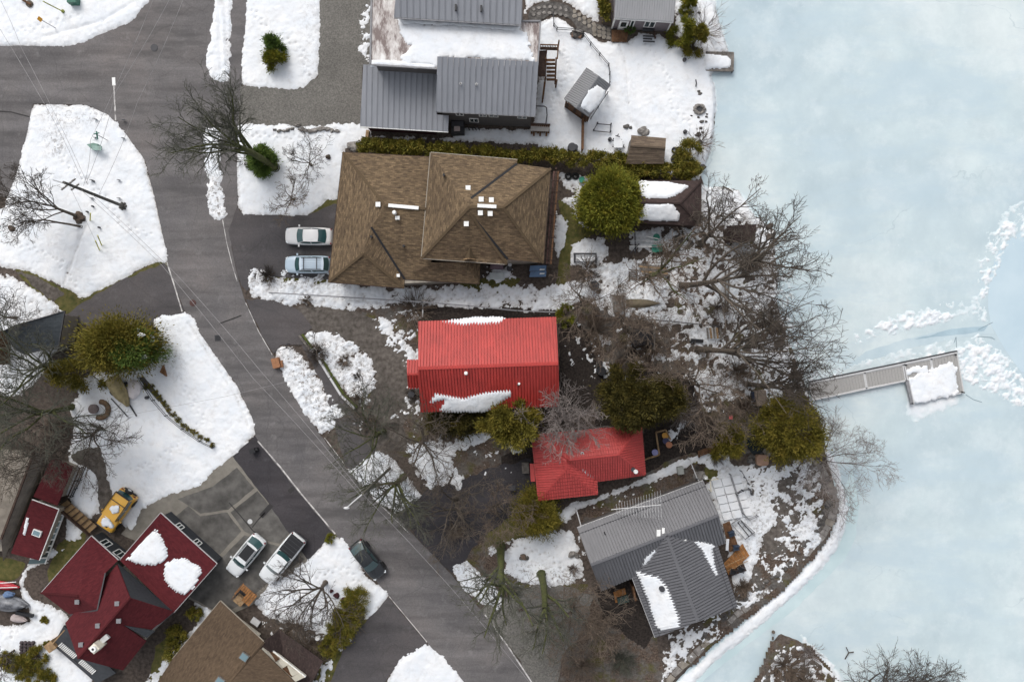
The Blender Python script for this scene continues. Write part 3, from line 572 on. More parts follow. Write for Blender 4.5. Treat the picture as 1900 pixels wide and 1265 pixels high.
def snow():
    res = .105
    xs, ys = np.arange(-55.5, 55.5, res), np.arange(-37.8, 37.8, res)
    X, Y = np.meshgrid(xs, ys); base = np.maximum(height(X, Y), ICEZ)
    dep = np.full(X.shape, -.25)
    n1 = fbm(X, Y, .55, 5, .55); n2 = fbm(X, Y, 1.5, 5, .68, 5.0); n4 = fbm(X, Y, 2.6, 4, .72, 2.0); n3 = fbm(X, Y, .35, 3, .5, 9.0)
    for P, dm, amp, off in SN + ON_ICE:
        Q = mt(P)
        i0, i1 = np.searchsorted(xs, [min(p[0] for p in Q) - 1, max(p[0] for p in Q) + 1]); j0, j1 = np.searchsorted(ys, [min(p[1] for p in Q) - 1, max(p[1] for p in Q) + 1])
        if i1 - i0 < 3 or j1 - j0 < 3: continue
        w = (slice(j0, j1), slice(i0, i1)); x, y = X[w], Y[w]
        sd = sdpoly(x, y, Q) + .38 * n1[w] + .42 * n4[w] + .05
        t = np.clip(sd / 1.0, -1, 1); prof = np.where(t > 0, 1 - (1 - t) ** 2.2, t)
        d = prof * dm * .36 + .7 * (off * np.clip(sd * 2, -1, 1) if off >= 0 else off) + amp * 2.0 * ((n2[w] + n4[w] * .8) * .62 - .03) * np.clip(sd * 2 + .6, 0, 1) + .07 * n3[w] * (t > 0)
        d = np.where(sd < -.35, -.25, d)
        dep[w] = np.maximum(dep[w], d)
    # paths trodden into the snow
    for P in [[(1147, 82), (1158, 110), (1163, 150), (1165, 190), (1172, 225), (1185, 242)], [(118, 530), (140, 470), (160, 420)], [(600, 552), (700, 560), (820, 560), (930, 545)], [(12, 575), (60, 560)], [(405, 10), (412, 130)], [(418, 0), (422, 120)], [(350, 600), (440, 740), (460, 790)], [(80, 70), (190, 40), (250, 5)]]:
        Q = [((a - 950) * S, (632.5 - b) * S) for a, b in P]
        for (ax, ay), (bx, by) in zip(Q, Q[1:]):
            i0, i1 = np.searchsorted(xs, [min(ax, bx) - 1, max(ax, bx) + 1]); j0, j1 = np.searchsorted(ys, [min(ay, by) - 1, max(ay, by) + 1]); w = (slice(j0, j1), slice(i0, i1))
            x, y = X[w], Y[w]; t = np.clip(((x - ax) * (bx - ax) + (y - ay) * (by - ay)) / ((bx - ax) ** 2 + (by - ay) ** 2), 0, 1)
            dd = np.hypot(x - ax - t * (bx - ax), y - ay - t * (by - ay))
            dep[w] -= np.where(dep[w] > .1, .13 * np.exp(-(dd / .2) ** 2) * (.6 + 1.2 * n2[w]), 0)
    # footprints: staggered dents along walked lines
    fr = random.Random(8)
    for P in [[(470, 20), (500, 60), (560, 90), (575, 150)], [(100, 210), (120, 300), (190, 360), (230, 420), (290, 440)], [(455, 250), (540, 255), (640, 240)], [(300, 620), (330, 700), (380, 780), (300, 850), (230, 880)], [(1040, 90), (1060, 130), (1030, 170), (1020, 220)], [(1200, 80), (1240, 140), (1250, 200), (1290, 240)], [(20, 60), (90, 50), (160, 20)], [(480, 1120), (560, 1080), (640, 1050), (690, 1110)], [(20, 1180), (90, 1120), (60, 1060)], [(500, 535), (700, 560), (900, 545), (1030, 550)], [(30, 450), (110, 480), (150, 540)], [(960, 1010), (1020, 1030), (1060, 1070)]]:
        for a, c in zip(P, P[1:]):
            A, B = W(*a), W(*c); L = (B - A).length; d = (B - A).normalized(); s_ = Vector((-d.y, d.x, 0))
            for q in range(int(L / .42)):
                p = A + d * (q * .42 + fr.uniform(-.06, .06)) + s_ * ((.17 if q % 2 else -.17) + fr.uniform(-.07, .07))
                i0, i1 = np.searchsorted(xs, [p.x - .4, p.x + .4]); j0, j1 = np.searchsorted(ys, [p.y - .4, p.y + .4]); w = (slice(j0, j1), slice(i0, i1))
                dep[w] -= np.where(dep[w] > .06, .10 * np.exp(-((X[w] - p.x) ** 2 + (Y[w] - p.y) ** 2) / .018), 0)
    z = base + np.clip(dep, -.18, 9) + np.where(dep > 0, (.035 * n4 + .08 * n1 + .03 * fbm(X, Y, 6, 2)) * np.clip(dep * 8, 0, 1), 0)
    k = lambda a: np.maximum(np.maximum(a[1:, 1:], a[:-1, 1:]), np.maximum(a[1:, :-1], a[:-1, :-1]))
    F = grid_faces(k(dep) > -.02); V = np.stack([X.ravel(), Y.ravel(), z.ravel()], 1)
    used = np.unique(F); oi = (base < ICEZ + .02).astype(np.float32); dv = dep.ravel()[used].astype(np.float32)
    V, F = compact(V, F); me = np_mesh('snow', V, F); me.materials.append(GSNOW)
    if len(me.vertices) == len(dv): 
        me.attributes.new('depth', 'FLOAT', 'POINT').data.foreach_set('value', np.clip(dv, 0, 1))
        me.attributes.new('on_ice', 'FLOAT', 'POINT').data.foreach_set('value', oi.ravel()[used])
        dirt = np.zeros(X.shape, np.float32)
        for P, k_ in DIRTY:
            Q = mt(P); i0, i1 = np.searchsorted(xs, [min(p[0] for p in Q) - 2, max(p[0] for p in Q) + 2]); j0, j1 = np.searchsorted(ys, [min(p[1] for p in Q) - 2, max(p[1] for p in Q) + 2])
            w = (slice(j0, j1), slice(i0, i1)); dirt[w] = np.maximum(dirt[w], k_ * np.clip(.5 + sdpoly(X[w], Y[w], Q) / 1.2, 0, 1))
        me.attributes.new('dirt', 'FLOAT', 'POINT').data.foreach_set('value', dirt.ravel()[used])
    o = D.objects.new('snow', me); COL.objects.link(o); o['kind'] = 'structure'; smooth(o)
snow()
# refrozen patches of younger, darker ice
def icepatch(P, c, c2, seed):
    m = nmat('young_ice_mat', c, c2=c2, scale=.25, rough=.5, spec=.3)
    sheet('refrozen_ice', P, ICEZ + .006 + .004 * seed, m, .06, .5, seed)
icepatch([(1855, 470), (1875, 445), (1905, 425), (1960, 400), (2100, 400), (2100, 720), (1960, 700), (1900, 690), (1865, 640), (1842, 600), (1838, 560), (1842, 510)], (.44, .555, .62), (.50, .605, .66), 0)
icepatch([(1560, 690), (1610, 652), (1680, 630), (1760, 612), (1842, 600), (1850, 618), (1775, 628), (1700, 644), (1620, 668)], (.42, .525, .575), (.53, .62, .65), 1)
icepatch([(1585, 870), (1598, 940), (1590, 1000), (1570, 1040), (1480, 1130), (1400, 1190), (1310, 1262), (1280, 1300), (1265, 1285), (1320, 1230), (1400, 1165), (1470, 1108), (1530, 1050), (1558, 1018), (1572, 985), (1577, 945), (1570, 905)], (.44, .56, .585), (.54, .65, .665), 3)
icepatch([(1700, 630), (1770, 610), (1838, 604), (1830, 614), (1770, 622)], (.28, .38, .44), (.40, .52, .58), 2)
for e in ([(1815, 612), (1830, 604), (1842, 598)], [(1770, 636), (1774, 625), (1775, 650)], [(1812, 624), (1840, 626), (1846, 630)], [(1792, 732), (1806, 741), (1822, 746)]):
    line('ice_crack', e, .06, pmat('ice_crack_mat', (.20, .27, .31), .6), ICEZ + .02)
# ---------------------------------------------------------------- buildings
def basis(pts):
    n = nrm(pts); u = Vector((0, 0, 1)).cross(n)
    if u.length < 1e-3: u = Vector((1, 0, 0))
    u.normalize(); return u, n.cross(u), n
def clip(P, a, b):
    """part of polygon P (list of (u, v, point)) with a <= u <= b"""
    for lim, sgn in ((a, 1), (b, -1)):
        out = []
        for i in range(len(P)):
            p, q = P[i], P[(i + 1) % len(P)]; dp, dq = sgn * (p[0] - lim), sgn * (q[0] - lim)
            if dp >= 0: out.append(p)
            if (dp > 0 > dq) or (dp < 0 < dq):
                t = dp / (dp - dq); out.append((p[0] + (q[0] - p[0]) * t, p[1] + (q[1] - p[1]) * t, p[2].lerp(q[2], t)))
        P = out
        if len(P) < 3: return []
    return P
def udir(pts, along=None):
    u, v, n = basis(pts)
    if along is not None:
        u = (along - n * along.dot(n)).normalized(); v = n.cross(u)
    return u, v, n
def panels(parent, face, m, width, along=None, lift=.05):
    """standing-seam panels, each an object of its own"""
    pts = [W(*p) for p in face]; u, v, n = udir(pts, along); P = [(p.dot(u), p.dot(v), p) for p in pts]
    lo, hi = min(p[0] for p in P), max(p[0] for p in P); k = max(1, round((hi - lo) / width)); w = (hi - lo) / k
    for i in range(k):
        c = clip(P, lo + i * w + .012, lo + (i + 1) * w - .012)
        if not c: continue
        mb = MB(); mb.slab([q[2] for q in c], .06); s = clip(P, lo + i * w + .012, lo + i * w + .07)
        if s: mb.slab([q[2] + n * lift for q in s], lift)
        mb.obj('roof_panel', m, parent)
def ribs(parent, face, m, sp, w=.09, h=.05, th=.12, along=None, name='roof', courses=0):
    """a ribbed sheet roof: one sheet and its ribs"""
    pts = [W(*p) for p in face]; u, v, n = udir(pts, along); P = [(p.dot(u), p.dot(v), p) for p in pts]
    MB().slab(pts, th).obj(name, m, parent)
    mb = MB(); lo, hi = min(p[0] for p in P), max(p[0] for p in P); x = lo - sp * .4; h = max(h, .10)
    while x < hi:
        c = clip(P, x, x + sp - w)
        if c and courses:
            Q = [(p.dot(v), p.dot(u), p) for p in pts]; l2, h2 = min(p[0] for p in Q), max(p[0] for p in Q); y = l2 - courses * .2
            while y < h2:
                e = clip([(q[2].dot(v), q[2].dot(u), q[2]) for q in c], y, y + courses - .05)
                if e: mb.slab([q[2] + n * (h + .11 * (y + courses - q[2].dot(v))) for q in e], h)
                y += courses
        elif c: mb.slab([q[2] + n * h for q in c], h)
        x += sp
    if mb.v: mb.obj('roof_rib', m, parent, kind='stuff')
def shingles(parent, faces, m, th=.14):
    mb = MB()
    for f in faces: mb.slab([W(*p) for p in f], th)
    return mb.obj('roof', m, parent)
def caps(parent, lines, m, r=.09, name='ridge_cap'):
    for a, b in lines: MB().beam(W(*a) + Vector((0, 0, .03)), W(*b) + Vector((0, 0, .03)), r * 2.4, .09).obj(name, m, parent)
def gutters(parent, lines, m, w=.12, name='gutter'):
    for a, b in lines: MB().beam(W(*a) - Vector((0, 0, .09)), W(*b) - Vector((0, 0, .09)), w, .13).obj(name, m, parent)
def inset(Q, d):
    """polygon (world xy) shrunk by d"""
    n = len(Q)
    if sum(Q[i].x * Q[(i + 1) % n].y - Q[(i + 1) % n].x * Q[i].y for i in range(n)) < 0: Q = Q[::-1]
    out = []
    for i in range(n):
        a, b, c = Q[i - 1], Q[i], Q[(i + 1) % n]
        d1, d2 = Vector((b.x - a.x, b.y - a.y)).normalized(), Vector((c.x - b.x, c.y - b.y)).normalized()
        n1, n2 = Vector((-d1.y, d1.x)), Vector((-d2.y, d2.x)); k = 1 + n1.dot(n2)
        o = (n1 + n2) * (d / max(k, .3)); out.append(Vector((b.x + o.x, b.y + o.y, 0)))
    return out
def walls(parent, face, d, z0, z1, m, name='wall'):
    return MB().prism(inset([W(*p) for p in face], d), z0, z1).obj(name, m, parent)
def field2(P2, res, jit, seed):
    xs = np.arange(min(p[0] for p in P2) - .4, max(p[0] for p in P2) + .4, res); ys = np.arange(min(p[1] for p in P2) - .4, max(p[1] for p in P2) + .4, res)
    X, Y = np.meshgrid(xs, ys); sd = sdpoly(X, Y, P2) + jit * fbm(X, Y, 1.6, 4, .6, seed)
    return X, Y, sd
def roofsnow(parent, P, face, th=.22, jit=.25, seed=1, m=None, comb=None):
    """snow still lying on a roof plane; comb: it slides off in fingers of that spacing"""
    pl = plane(face); u, v, n = basis([W(*p) for p in face]); o = pl[0]
    Q = [hit(x, y, pl) - o for x, y in P]; P2 = [(q.dot(u), q.dot(v)) for q in Q]
    X, Y, sd = field2(P2, .09, jit, seed)
    if comb: sd = sd - .22 * np.abs(np.sin(X * math.pi / comb)) ** 3
    sd = sd + .16 * fbm(X, Y, 4, 3, .75, seed); th = th * .6
    hgt = np.where(sd > 0, th * (1 - np.exp(-sd * 4)) + .10 + .05 * fbm(X, Y, 4, 3) + .04 * fbm(X, Y, 1.1, 3), sd * .6 + .06) + .004
    k = lambda a: np.maximum(np.maximum(a[1:, 1:], a[:-1, 1:]), np.maximum(a[1:, :-1], a[:-1, :-1]))
    F = grid_faces(k(sd) > 0); base = np.array(o)[None] - np.array(parent.location)[None]
    V = X.ravel()[:, None] * np.array(u)[None] + Y.ravel()[:, None] * np.array(v)[None] + np.clip(hgt, -.1, 9).ravel()[:, None] * np.array(n)[None] + base
    V, F = compact(V, F); me = np_mesh('roof_snow', V, F); me.materials.append(m or SNOW)
    ob = D.objects.new('roof_snow', me); COL.objects.link(ob); ob.parent = parent; smooth(ob)
def M3(u, n):
    y = n.cross(u).normalized(); return Matrix((u, y, n)).transposed()
def vent(parent, x, y, face, size=(.34, .34, .2), m=None, name='roof_vent', cap=True):
    pl = plane(face); p = hit(x, y, pl); z = Vector((0, 0, 1)); o = parent.location
    ob = MB().box(p + z * size[2] / 2, size).obj(name, m or LGREY, parent)
    if cap: MB().box(p + z * (size[2] + .03), (size[0] * 1.25, size[1] * 1.25, .05)).obj('vent_cap', WHITE if m is None else m, ob)
def pipe(parent, x, y, face, r=.09, h=.4, m=None, name='vent_pipe', top=None):
    p = hit(x, y, plane(face)); ob = MB().cyl(p - Vector((0, 0, .05)), r, h, 10).obj(name, m or LGREY, parent)
    if top: MB().cyl(p + Vector((0, 0, h - .02)), r * top, .14, 14, r * .9).obj('pipe_cap', WHITE, ob)
def window(parent, A, B, t0, t1, z0, z1, out, fm=WHITE, gm=GLASS, name='window', bars=1):
    """a framed window on the wall from A to B (world), out = outward normal"""
    a, b = Vector((A.x, A.y, 0)), Vector((B.x, B.y, 0)); p, q = a.lerp(b, t0) + out * .02, a.lerp(b, t1) + out * .02; z = Vector((0, 0, 1)); w = .09
    mb = MB()
    for s, e in ((p + z * z0, q + z * z0), (p + z * z1, q + z * z1)): mb.beam(s, e, .10, w)
    d = (q - p).normalized()
    for k in range(bars + 2):
        c = p.lerp(q, k / (bars + 1)); mb.box(c + z * (z0 + z1) / 2, (w, .10, z1 - z0), math.atan2(d.y, d.x))
    f = mb.obj(name, fm, parent)
    L = (q - p).length
    MB().box((p + q) / 2 + z * (z0 + z1) / 2, (L, .06, z1 - z0), math.atan2(d.y, d.x)).obj('pane', gm, f)
def outn(A, B, inside):
    d = Vector((B.x - A.x, B.y - A.y, 0)).normalized(); n = Vector((d.y, -d.x, 0))
    return n if n.dot(Vector((A.x - inside.x, A.y - inside.y, 0))) > 0 else -n
def cen(face):
    p = [W(*q) for q in face]; return sum(p, Vector((0, 0, 0))) / len(p)
def bld(name, label, cat, face):
    c = cen(face); return thing(name, label, cat, loc=Vector((c.x, c.y, 0)))

# ---- the large house under grey metal panels at the top
FL = [(690, -30, 6.6), (968, -30, 6.6), (968, 40, 6.6), (1003, 40, 6.6), (997.5, 122, 6.6), (811, 128.5, 6.6), (687, 121, 6.6)]
UP = [(736, -30, 8.6), (969.5, -30, 8.6), (967, 46, 7.6), (731, 32, 7.6)]
LR = [(811.5, 105.2, 7.3), (999, 115, 7.3), (993.5, 216, 5.4), (808.5, 207, 5.4)]
LL = [(674, 120, 4.2), (809.5, 126, 4.2), (832.5, 214, 3.3), (831.5, 244.5, 3.1), (668, 234.5, 3.1)]
LLa = [(674, 120, 4.2), (809.5, 126, 4.2), (811, 243.2, 3.1), (668, 234.5, 3.1)]; LLb = [(811, 213, 3.38), (832.5, 214.4, 3.38), (831.5, 244.5, 3.1), (811, 243.2, 3.1)]
b = bld('grey_house', 'large grey house with metal panel roofs round a stained white flat roof', 'house', FL)
walls(b, FL, .35, 0, 6.4, GSIDE); MB().slab([W(*p) for p in FL], .25).obj('flat_roof', MEMB, b)
for i in range(len(FL)):
    q, r = W(*FL[i]), W(*FL[(i + 1) % len(FL)]); MB().beam(q + Vector((0, 0, .06)), r + Vector((0, 0, .06)), .14, .16).obj('parapet', MGREY, b)
walls(b, UP, .3, 6.4, 7.5, GSIDE); panels(b, UP, GREYR, .60); gutters(b, [(UP[3], UP[2])], MGREY, .22)
walls(b, LR, .4, 0, 5.35, GSIDE); panels(b, LR, GREYR, .53); gutters(b, [(LR[3], LR[2])], MGREY)
walls(b, LLa, .4, 0, 3.0, REDSIDE); panels(b, LLa, GREYR, .56); panels(b, LLb, GREYR, .56); gutters(b, [(LL[4], LL[3])], WHITE, .16)
roofsnow(b, [(760, 45), (860, 48), (962, 58), (975, 62), (990, 105), (996, 113), (900, 108), (812, 104), (812, 122), (760, 118), (745, 105), (765, 85), (752, 75), (742, 62), (744, 40)], FL, .10, .8, 3)
roofsnow(b, [(690, 112), (740, 114), (808, 122), (806, 127), (690, 121)], FL, .08, .4, 5); roofsnow(b, [(740, 34), (790, 38), (965, 50), (960, 58), (800, 46), (742, 44)], FL, .14, .3, 8)
ins = cen(LR); A, B = [Vector((q.x, q.y, 0)) for q in inset([W(*p) for p in LR], .4)][0:2]
Q = inset([W(*p) for p in LR], .4); Q.sort(key=lambda p: p.y); A, B = sorted(Q[:2], key=lambda p: p.x); o_ = outn(A, B, ins)
for t0, t1 in ((.16, .24), (.42, .50), (.53, .63), (.85, .95)): window(b, A, B, t0, t1, 3.2, 4.9, o_)
window(b, A, B, .3, .4, 1.0, 2.2, o_)
Q = inset([W(*p) for p in FL], .35); Q.sort(key=lambda p: p.y); A, B = sorted(Q[:2], key=lambda p: p.x); B = A.lerp(B, .4)
for t0, t1 in ((.2, .5),): window(b, A, B, t0, t1, 4.6, 5.8, outn(A, B, cen(FL)))
for x, y in ((855, 157), (884, 158)): pipe(b, x, y, LR, .10, .35, WHITE); pipe(b, x, y + .6, LR, .06, .5, BLACK)
for x, y in ((846, 16), (893, 18)): vent(b, x, y, UP, (.16, .55, .3), BLACK, cap=False)
vent(b, 803, 39, FL, (.3, .12, .25), WHITE, cap=False)

# ---- pale cabin at the top edge
CB = [(1142, -30, 4.2), (1257, -30, 4.2), (1249.5, 40.5, 2.9), (1140, 33.5, 2.9)]
b = bld('lakeside_cabin', 'small cabin with pale ribbed metal roof and white door at the top edge', 'cabin', CB)
walls(b, CB, .12, 0, 2.8, PSIDE); ribs(b, CB, LGREYR, .24, .05, .04); gutters(b, [(CB[3], CB[2])], WHITE, .2, 'eave_trim')
Q = inset([W(*p) for p in CB], .12); Q.sort(key=lambda p: p.y); A, B = sorted(Q[:2], key=lambda p: p.x); o_ = outn(A, B, cen(CB))
window(b, A, B, .55, .73, 1.0, 2.3, o_); window(b, A, B, .30, .36, .3, 2.3, o_, name='side_light', bars=0)
a_, b_ = A.lerp(B, .10), A.lerp(B, .26); dd = (b_ - a_).normalized(); dr = MB().box((a_ + b_) / 2 + o_ * .05 + Vector((0, 0, 1.05)), ((b_ - a_).length, .1, 2.1), math.atan2(dd.y, dd.x)).obj('door', WHITE, b)
MB().box((a_ + b_) / 2 + o_ * .10 + Vector((0, 0, 1.35)), ((b_ - a_).length * .6, .03, 1.1), math.atan2(dd.y, dd.x)).obj('door_glass', GLASS, dr)
for q in (A, B): MB().box(q + Vector((0, 0, 1.4)), (.14, .14, 2.8)).obj('corner_board', WHITE, b)

# ---- garden pavilion with a grey roof
PV = [(1088.5, 126.5, 2.9), (1132.5, 158, 2.9), (1091.7, 217, 2.9), (1046.8, 184, 2.9)]
r1, r2 = (1111, 141.5, 3.5), (1069, 201, 3.5)
b = bld('garden_pavilion', 'small square garden pavilion with grey ribbed roof half under snow and brown board sides', 'pavilion', PV)
fa, fb = [PV[0], r1, r2, PV[3]], [r1, PV[1], PV[2], r2]
for f in (fa, fb): ribs(b, f, SHEDR, .22, .04, .03)
caps(b, [(r1, r2)], SHEDR, .06); roofsnow(b, [(1107, 158), (1122, 168), (1121, 180), (1095, 211), (1077, 199), (1080, 188), (1092, 168)], fb, .25, .15, 4)
Q = inset([W(*p) for p in PV], .2); Q2 = sorted(Q, key=lambda p: p.y)[:2] ; low = sorted(Q, key=lambda p: p.x)
for q in Q: MB().box(q + Vector((0, 0, 1.4)), (.14, .14, 2.8)).obj('post', WOOD, b)
A, B = W(1049, 200), W(1090, 227)
for k in range(9):
    p = A.lerp(B, (k + .5) / 9); MB().box(p + Vector((0, 0, .9)), (.32, .05, 1.7 + .2 * (k % 3)), math.atan2((B - A).y, (B - A).x)).obj('board', WOOD if k % 3 else DWOOD, b)
MB().prism(inset([W(*p) for p in PV], .15), 0.08, .22).obj('floor', WOOD, b)

# ---- the big brown shingled house
E1, E2 = 3.0, 5.2
w_tl, w_bl, w_a, w_v, w_s = (636.3, 282.8, E1), (609.5, 523.3, E1), (715, 382, 5.2), (689, 421.5, 4.9), (674, 471, 4.7)
w_br, w_vb, w_tr = (749.6, 534.3, E1), (750.7, 517.7, E1 + .05), (797, 291.5, E1)
BF = [[w_tl, w_a, w_v, w_s, w_bl], [w_tl, w_tr, (806, 388.5, 5.2), w_a], [w_a, (806, 388.5, 5.2), (800, 487, E1 + 1.0), (857, 486, E1 + 1), (889.5, 526.5, E1), w_vb, w_v], [w_v, w_vb, w_br, w_s], [w_bl, w_s, w_br], [(857, 486, E1 + 1), (891, 489, E1), (889.5, 526.5, E1)]]
b = bld('brown_house', 'sprawling two-level brown shingled house with white roof vents, beside the sedan and wagon', 'house', [w_tl, (1020, 313, 5), (1008, 488, 5), w_bl])
shingles(b, BF, BRSH)
e_tl, e_t1, e_t2, e_tr, e_br, e_b1, e_b2, e_bl = (799, 283.2, E2), (960, 296.5, E2), (959, 304, E2 + .1), (1022, 313, E2), (1008, 488, E2), (942, 481, E2 + .1), (940, 490, E2), (782, 479, E2)
rw, re = (871.5, 384, 8.2), (933.5, 385, 8.2); rn, rs = (874, 368, 7.9), (872, 396, 7.9)
EF = [[e_tl, rw, e_bl], [e_tl, e_t1, e_t2, rn, rw], [rn, e_t2, e_tr, re, rw], [e_tr, e_br, re], [rs, rw, re, e_br, e_b1], [e_bl, rw, rs, e_b1, e_b2]]
shingles(b, EF, BRSH)
walls(b, [w_tl, w_tr, (800, 487, E1), (891, 489, E1), (889.5, 526.5, E1), w_br, w_bl], .45, 0, 2.95, TANSIDE); walls(b, [e_tl, e_t1, e_tr, e_br, e_b2, e_bl], .45, 0, 5.1, TANSIDE)
caps(b, [(w_tl, w_a), (w_bl, w_s), (w_br, w_s), (e_tr, re), (e_br, re), (e_bl, rw), (rw, re), (w_a, (790, 387.7, 5.2)), (e_b2, rs)], BRSH, .10)
gutters(b, [(e_bl, e_tl), (e_bl, e_b2), (e_tl, e_t1)], TANSIDE, .14); gutters(b, [(w_tl, w_bl), (w_bl, w_br), (w_tl, w_tr), (w_vb, (889.5, 526.5, E1)), (e_tr, e_br)], DWOOD, .12)
for f, l in ((BF[1], ((721, 381.5), (777, 386.5))), (EF[2], ((886, 382), (921, 384)))):
    p, q = hit(*l[0], plane(f)), hit(*l[1], plane(f)); MB().beam(p + Vector((0, 0, .14)), q + Vector((0, 0, .14)), .32, .08).obj('ridge_vent', WHITE, b)
for x, y, f in ((868.7, 349.6, EF[1]), (893, 370.6, EF[2]), (911.8, 371.7, EF[2]), (891.5, 395.6, EF[4]), (909.6, 397, EF[4]), (865.4, 416, EF[5]), (702, 380, BF[0])): vent(b, x, y, f, (.36, .36, .18))
pipe(b, 733, 396, BF[2], .16, .55, WHITE, top=1.3); vent(b, 738, 405, BF[2], (.42, .34, .3), WHITE, cap=False); vent(b, 739.5, 511.5, BF[3], (.3, .3, .3), WHITE, cap=False)
for x, y, f in ((824, 326, EF[1]), (750, 457, BF[2]), (690, 440, BF[0])): pipe(b, x, y, f, .12, .5, BLACK)
# valley flashings
for a, c in ((e_t2, rn), (e_b1, rs), (w_vb, w_v)): MB().beam(W(*a) + Vector((0, 0, .05)), W(*c) + Vector((0, 0, .05)), .2, .03).obj('valley_flashing', BLACK, b)
# louvred dormer
f = EF[5]; pl = plane(f); p0, p1, p2 = hit(861, 481, pl), hit(882.5, 481.5, pl), hit(871.5, 458, pl); up = Vector((0, 0, .75))
d0 = MB().add([p0, p1, p2, (p0 + p1) / 2 + up], [(0, 3, 2), (3, 1, 2), (0, 1, 3)]).obj('dormer', BRSH, b)
c_ = (p0 + p1) / 2; MB().box(c_ + Vector((0, -.03, .28)), (.5, .08, .42)).obj('louvre', DWOOD, d0); MB().beam(p0, (p0 + p1) / 2 + up, .08, .1).obj('trim', TANW, d0); MB().beam(p1, (p0 + p1) / 2 + up, .08, .1).obj('trim', TANW, d0)

# ---- red ribbed house in the middle
r_tl, r_tr, r_br, r_bl, r_a, r_b = (776, 596.7, 4.3), (1031.8, 588.5, 4.3), (1037.5, 753, 4.3), (780, 764, 4.3), (776, 683, 6.8), (1036, 674, 6.8)
RN, RS = [r_tl, r_tr, r_b, r_a], [r_a, r_b, r_br, r_bl]
b = bld('red_house', 'long red house with ribbed metal gable roof edged with snow', 'house', [r_tl, r_tr, r_br, r_bl])
walls(b, [r_tl, r_tr, r_br, r_bl], .4, 0, 4.2, REDSIDE)
for f in (RN, RS): ribs(b, f, REDR, .285, .085, .055)
caps(b, [(r_a, r_b)], REDR, .13); 
A = [W(778.5, 600, 4.2), W(778.5, 683, 6.65), W(781.5, 760, 4.2)]; MB().add(A + [W(1029, 592, 4.2), W(1033.5, 674, 6.65), W(1034.5, 750, 4.2)], [(0, 2, 1), (3, 4, 5)]).obj('gable', REDSIDE, b)
PN = [(755, 668, 2.7), (777.5, 667.5, 2.7), (777.5, 693.5, 3.5), (755.5, 694, 3.5)]; PS = [(755.5, 694, 3.5), (777.5, 693.5, 3.5), (778, 720, 2.7), (757.5, 720.5, 2.7)]
for f in (PN, PS): ribs(b, f, REDR, .285, .085, .045, name='porch_roof')
caps(b, [(PN[3], PN[2])], REDR, .09)
for x, y in ((757, 671), (759, 717)): MB().box(W(x, y, 1.35), (.12, .12, 2.6)).obj('porch_post', WHITE, b)
MB().beam(W(*PS[3]), W(*PS[2]), .07, .12).obj('porch_trim', LGREY, b)
roofsnow(b, [(819, 596), (880, 588), (935, 588), (938, 592), (930, 600), (902, 602), (862, 603.5), (828, 599)], RN, .2, .18, 11, comb=.285)
roofsnow(b, [(797, 747), (800, 738), (808, 727), (820, 730), (838, 733), (862, 737), (880, 731), (900, 726), (924, 723), (951, 722.5), (952, 733), (925, 751), (900, 765), (822, 764), (815, 760), (818, 753), (825, 742), (800, 748)], RS, .22, .12, 12, comb=.285)
pipe(b, 865, 692, RS, .14, .4, WHITE, top=1.35); pipe(b, 963, 711, RS, .11, .7, WHITE); vent(b, 961, 714, RS, (.2, .12, .2), BLACK, cap=False)

# ---- small red tile-pattern house
s_tl, s_tr, s_br, s_st, s_wb, s_bl = (986.4, 807, 2.7), (1189.2, 788, 2.7), (1197, 880, 2.7), (1107.6, 892, 2.7), (1108.5, 916, 2.7), (999, 927.7, 2.7)
j1, j2, rr = (1051, 856, 4.4), (1050, 870.5, 4.2), (1148, 842.5, 4.7)
SF = [[s_tl, s_tr, rr, (1055, 852.5, 4.7), j1], [s_tl, j1, j2, s_bl], [s_bl, j2, s_wb], [j2, j1, s_st, s_wb], [j1, (1055, 852.5, 4.7), rr, s_br, s_st], [s_tr, s_br, rr]]
b = bld('small_red_house', 'small red house with tile pattern metal hip roof and white rounded flue, between conifers', 'house', [s_tl, s_tr, s_br, s_bl])
walls(b, [s_tl, s_tr, s_br, s_st, s_wb, s_bl], .45, 0, 2.6, TANSIDE)
for f in SF: ribs(b, f, REDT, .24, .06, .045, courses=.42)
caps(b, [(s_tl, j1), (s_tr, rr), (s_br, rr), (s_bl, j2), (s_wb, j2), ((1055, 852.5, 4.7), rr), (j1, j2)], REDT, .07)
gutters(b, [(s_tl, s_tr), (s_tl, s_bl), (s_bl, s_wb), (s_tr, s_br), (s_br, s_st), (s_wb, s_st)], TANSIDE, .1)
roofsnow(b, [(1078, 870), (1085, 870), (1100, 882), (1104, 889), (1096, 888), (1086, 880)], SF[4], .15, .1, 14, comb=.24)
pipe(b, 1080, 840.5, SF[0], .17, .35, LGREY); pipe(b, 1080, 840.5, SF[0], .09, .37, BLACK); pipe(b, 1174, 870, SF[4], .22, .4, DGREY); pipe(b, 1178, 873, SF[4], .2, .6, WHITE, top=1.15)
MB().slab([W(983, 860, 2.4), W(991, 860, 2.4), W(993, 893, 2.4), (W(985, 893, 2.4))], .1).obj('porch_roof', REDT, b); MB().slab([W(968, 858, .5), W(981, 858, .5), W(982, 878, .5), W(969, 878, .5)], .5).obj('porch_step', GREYW, b)

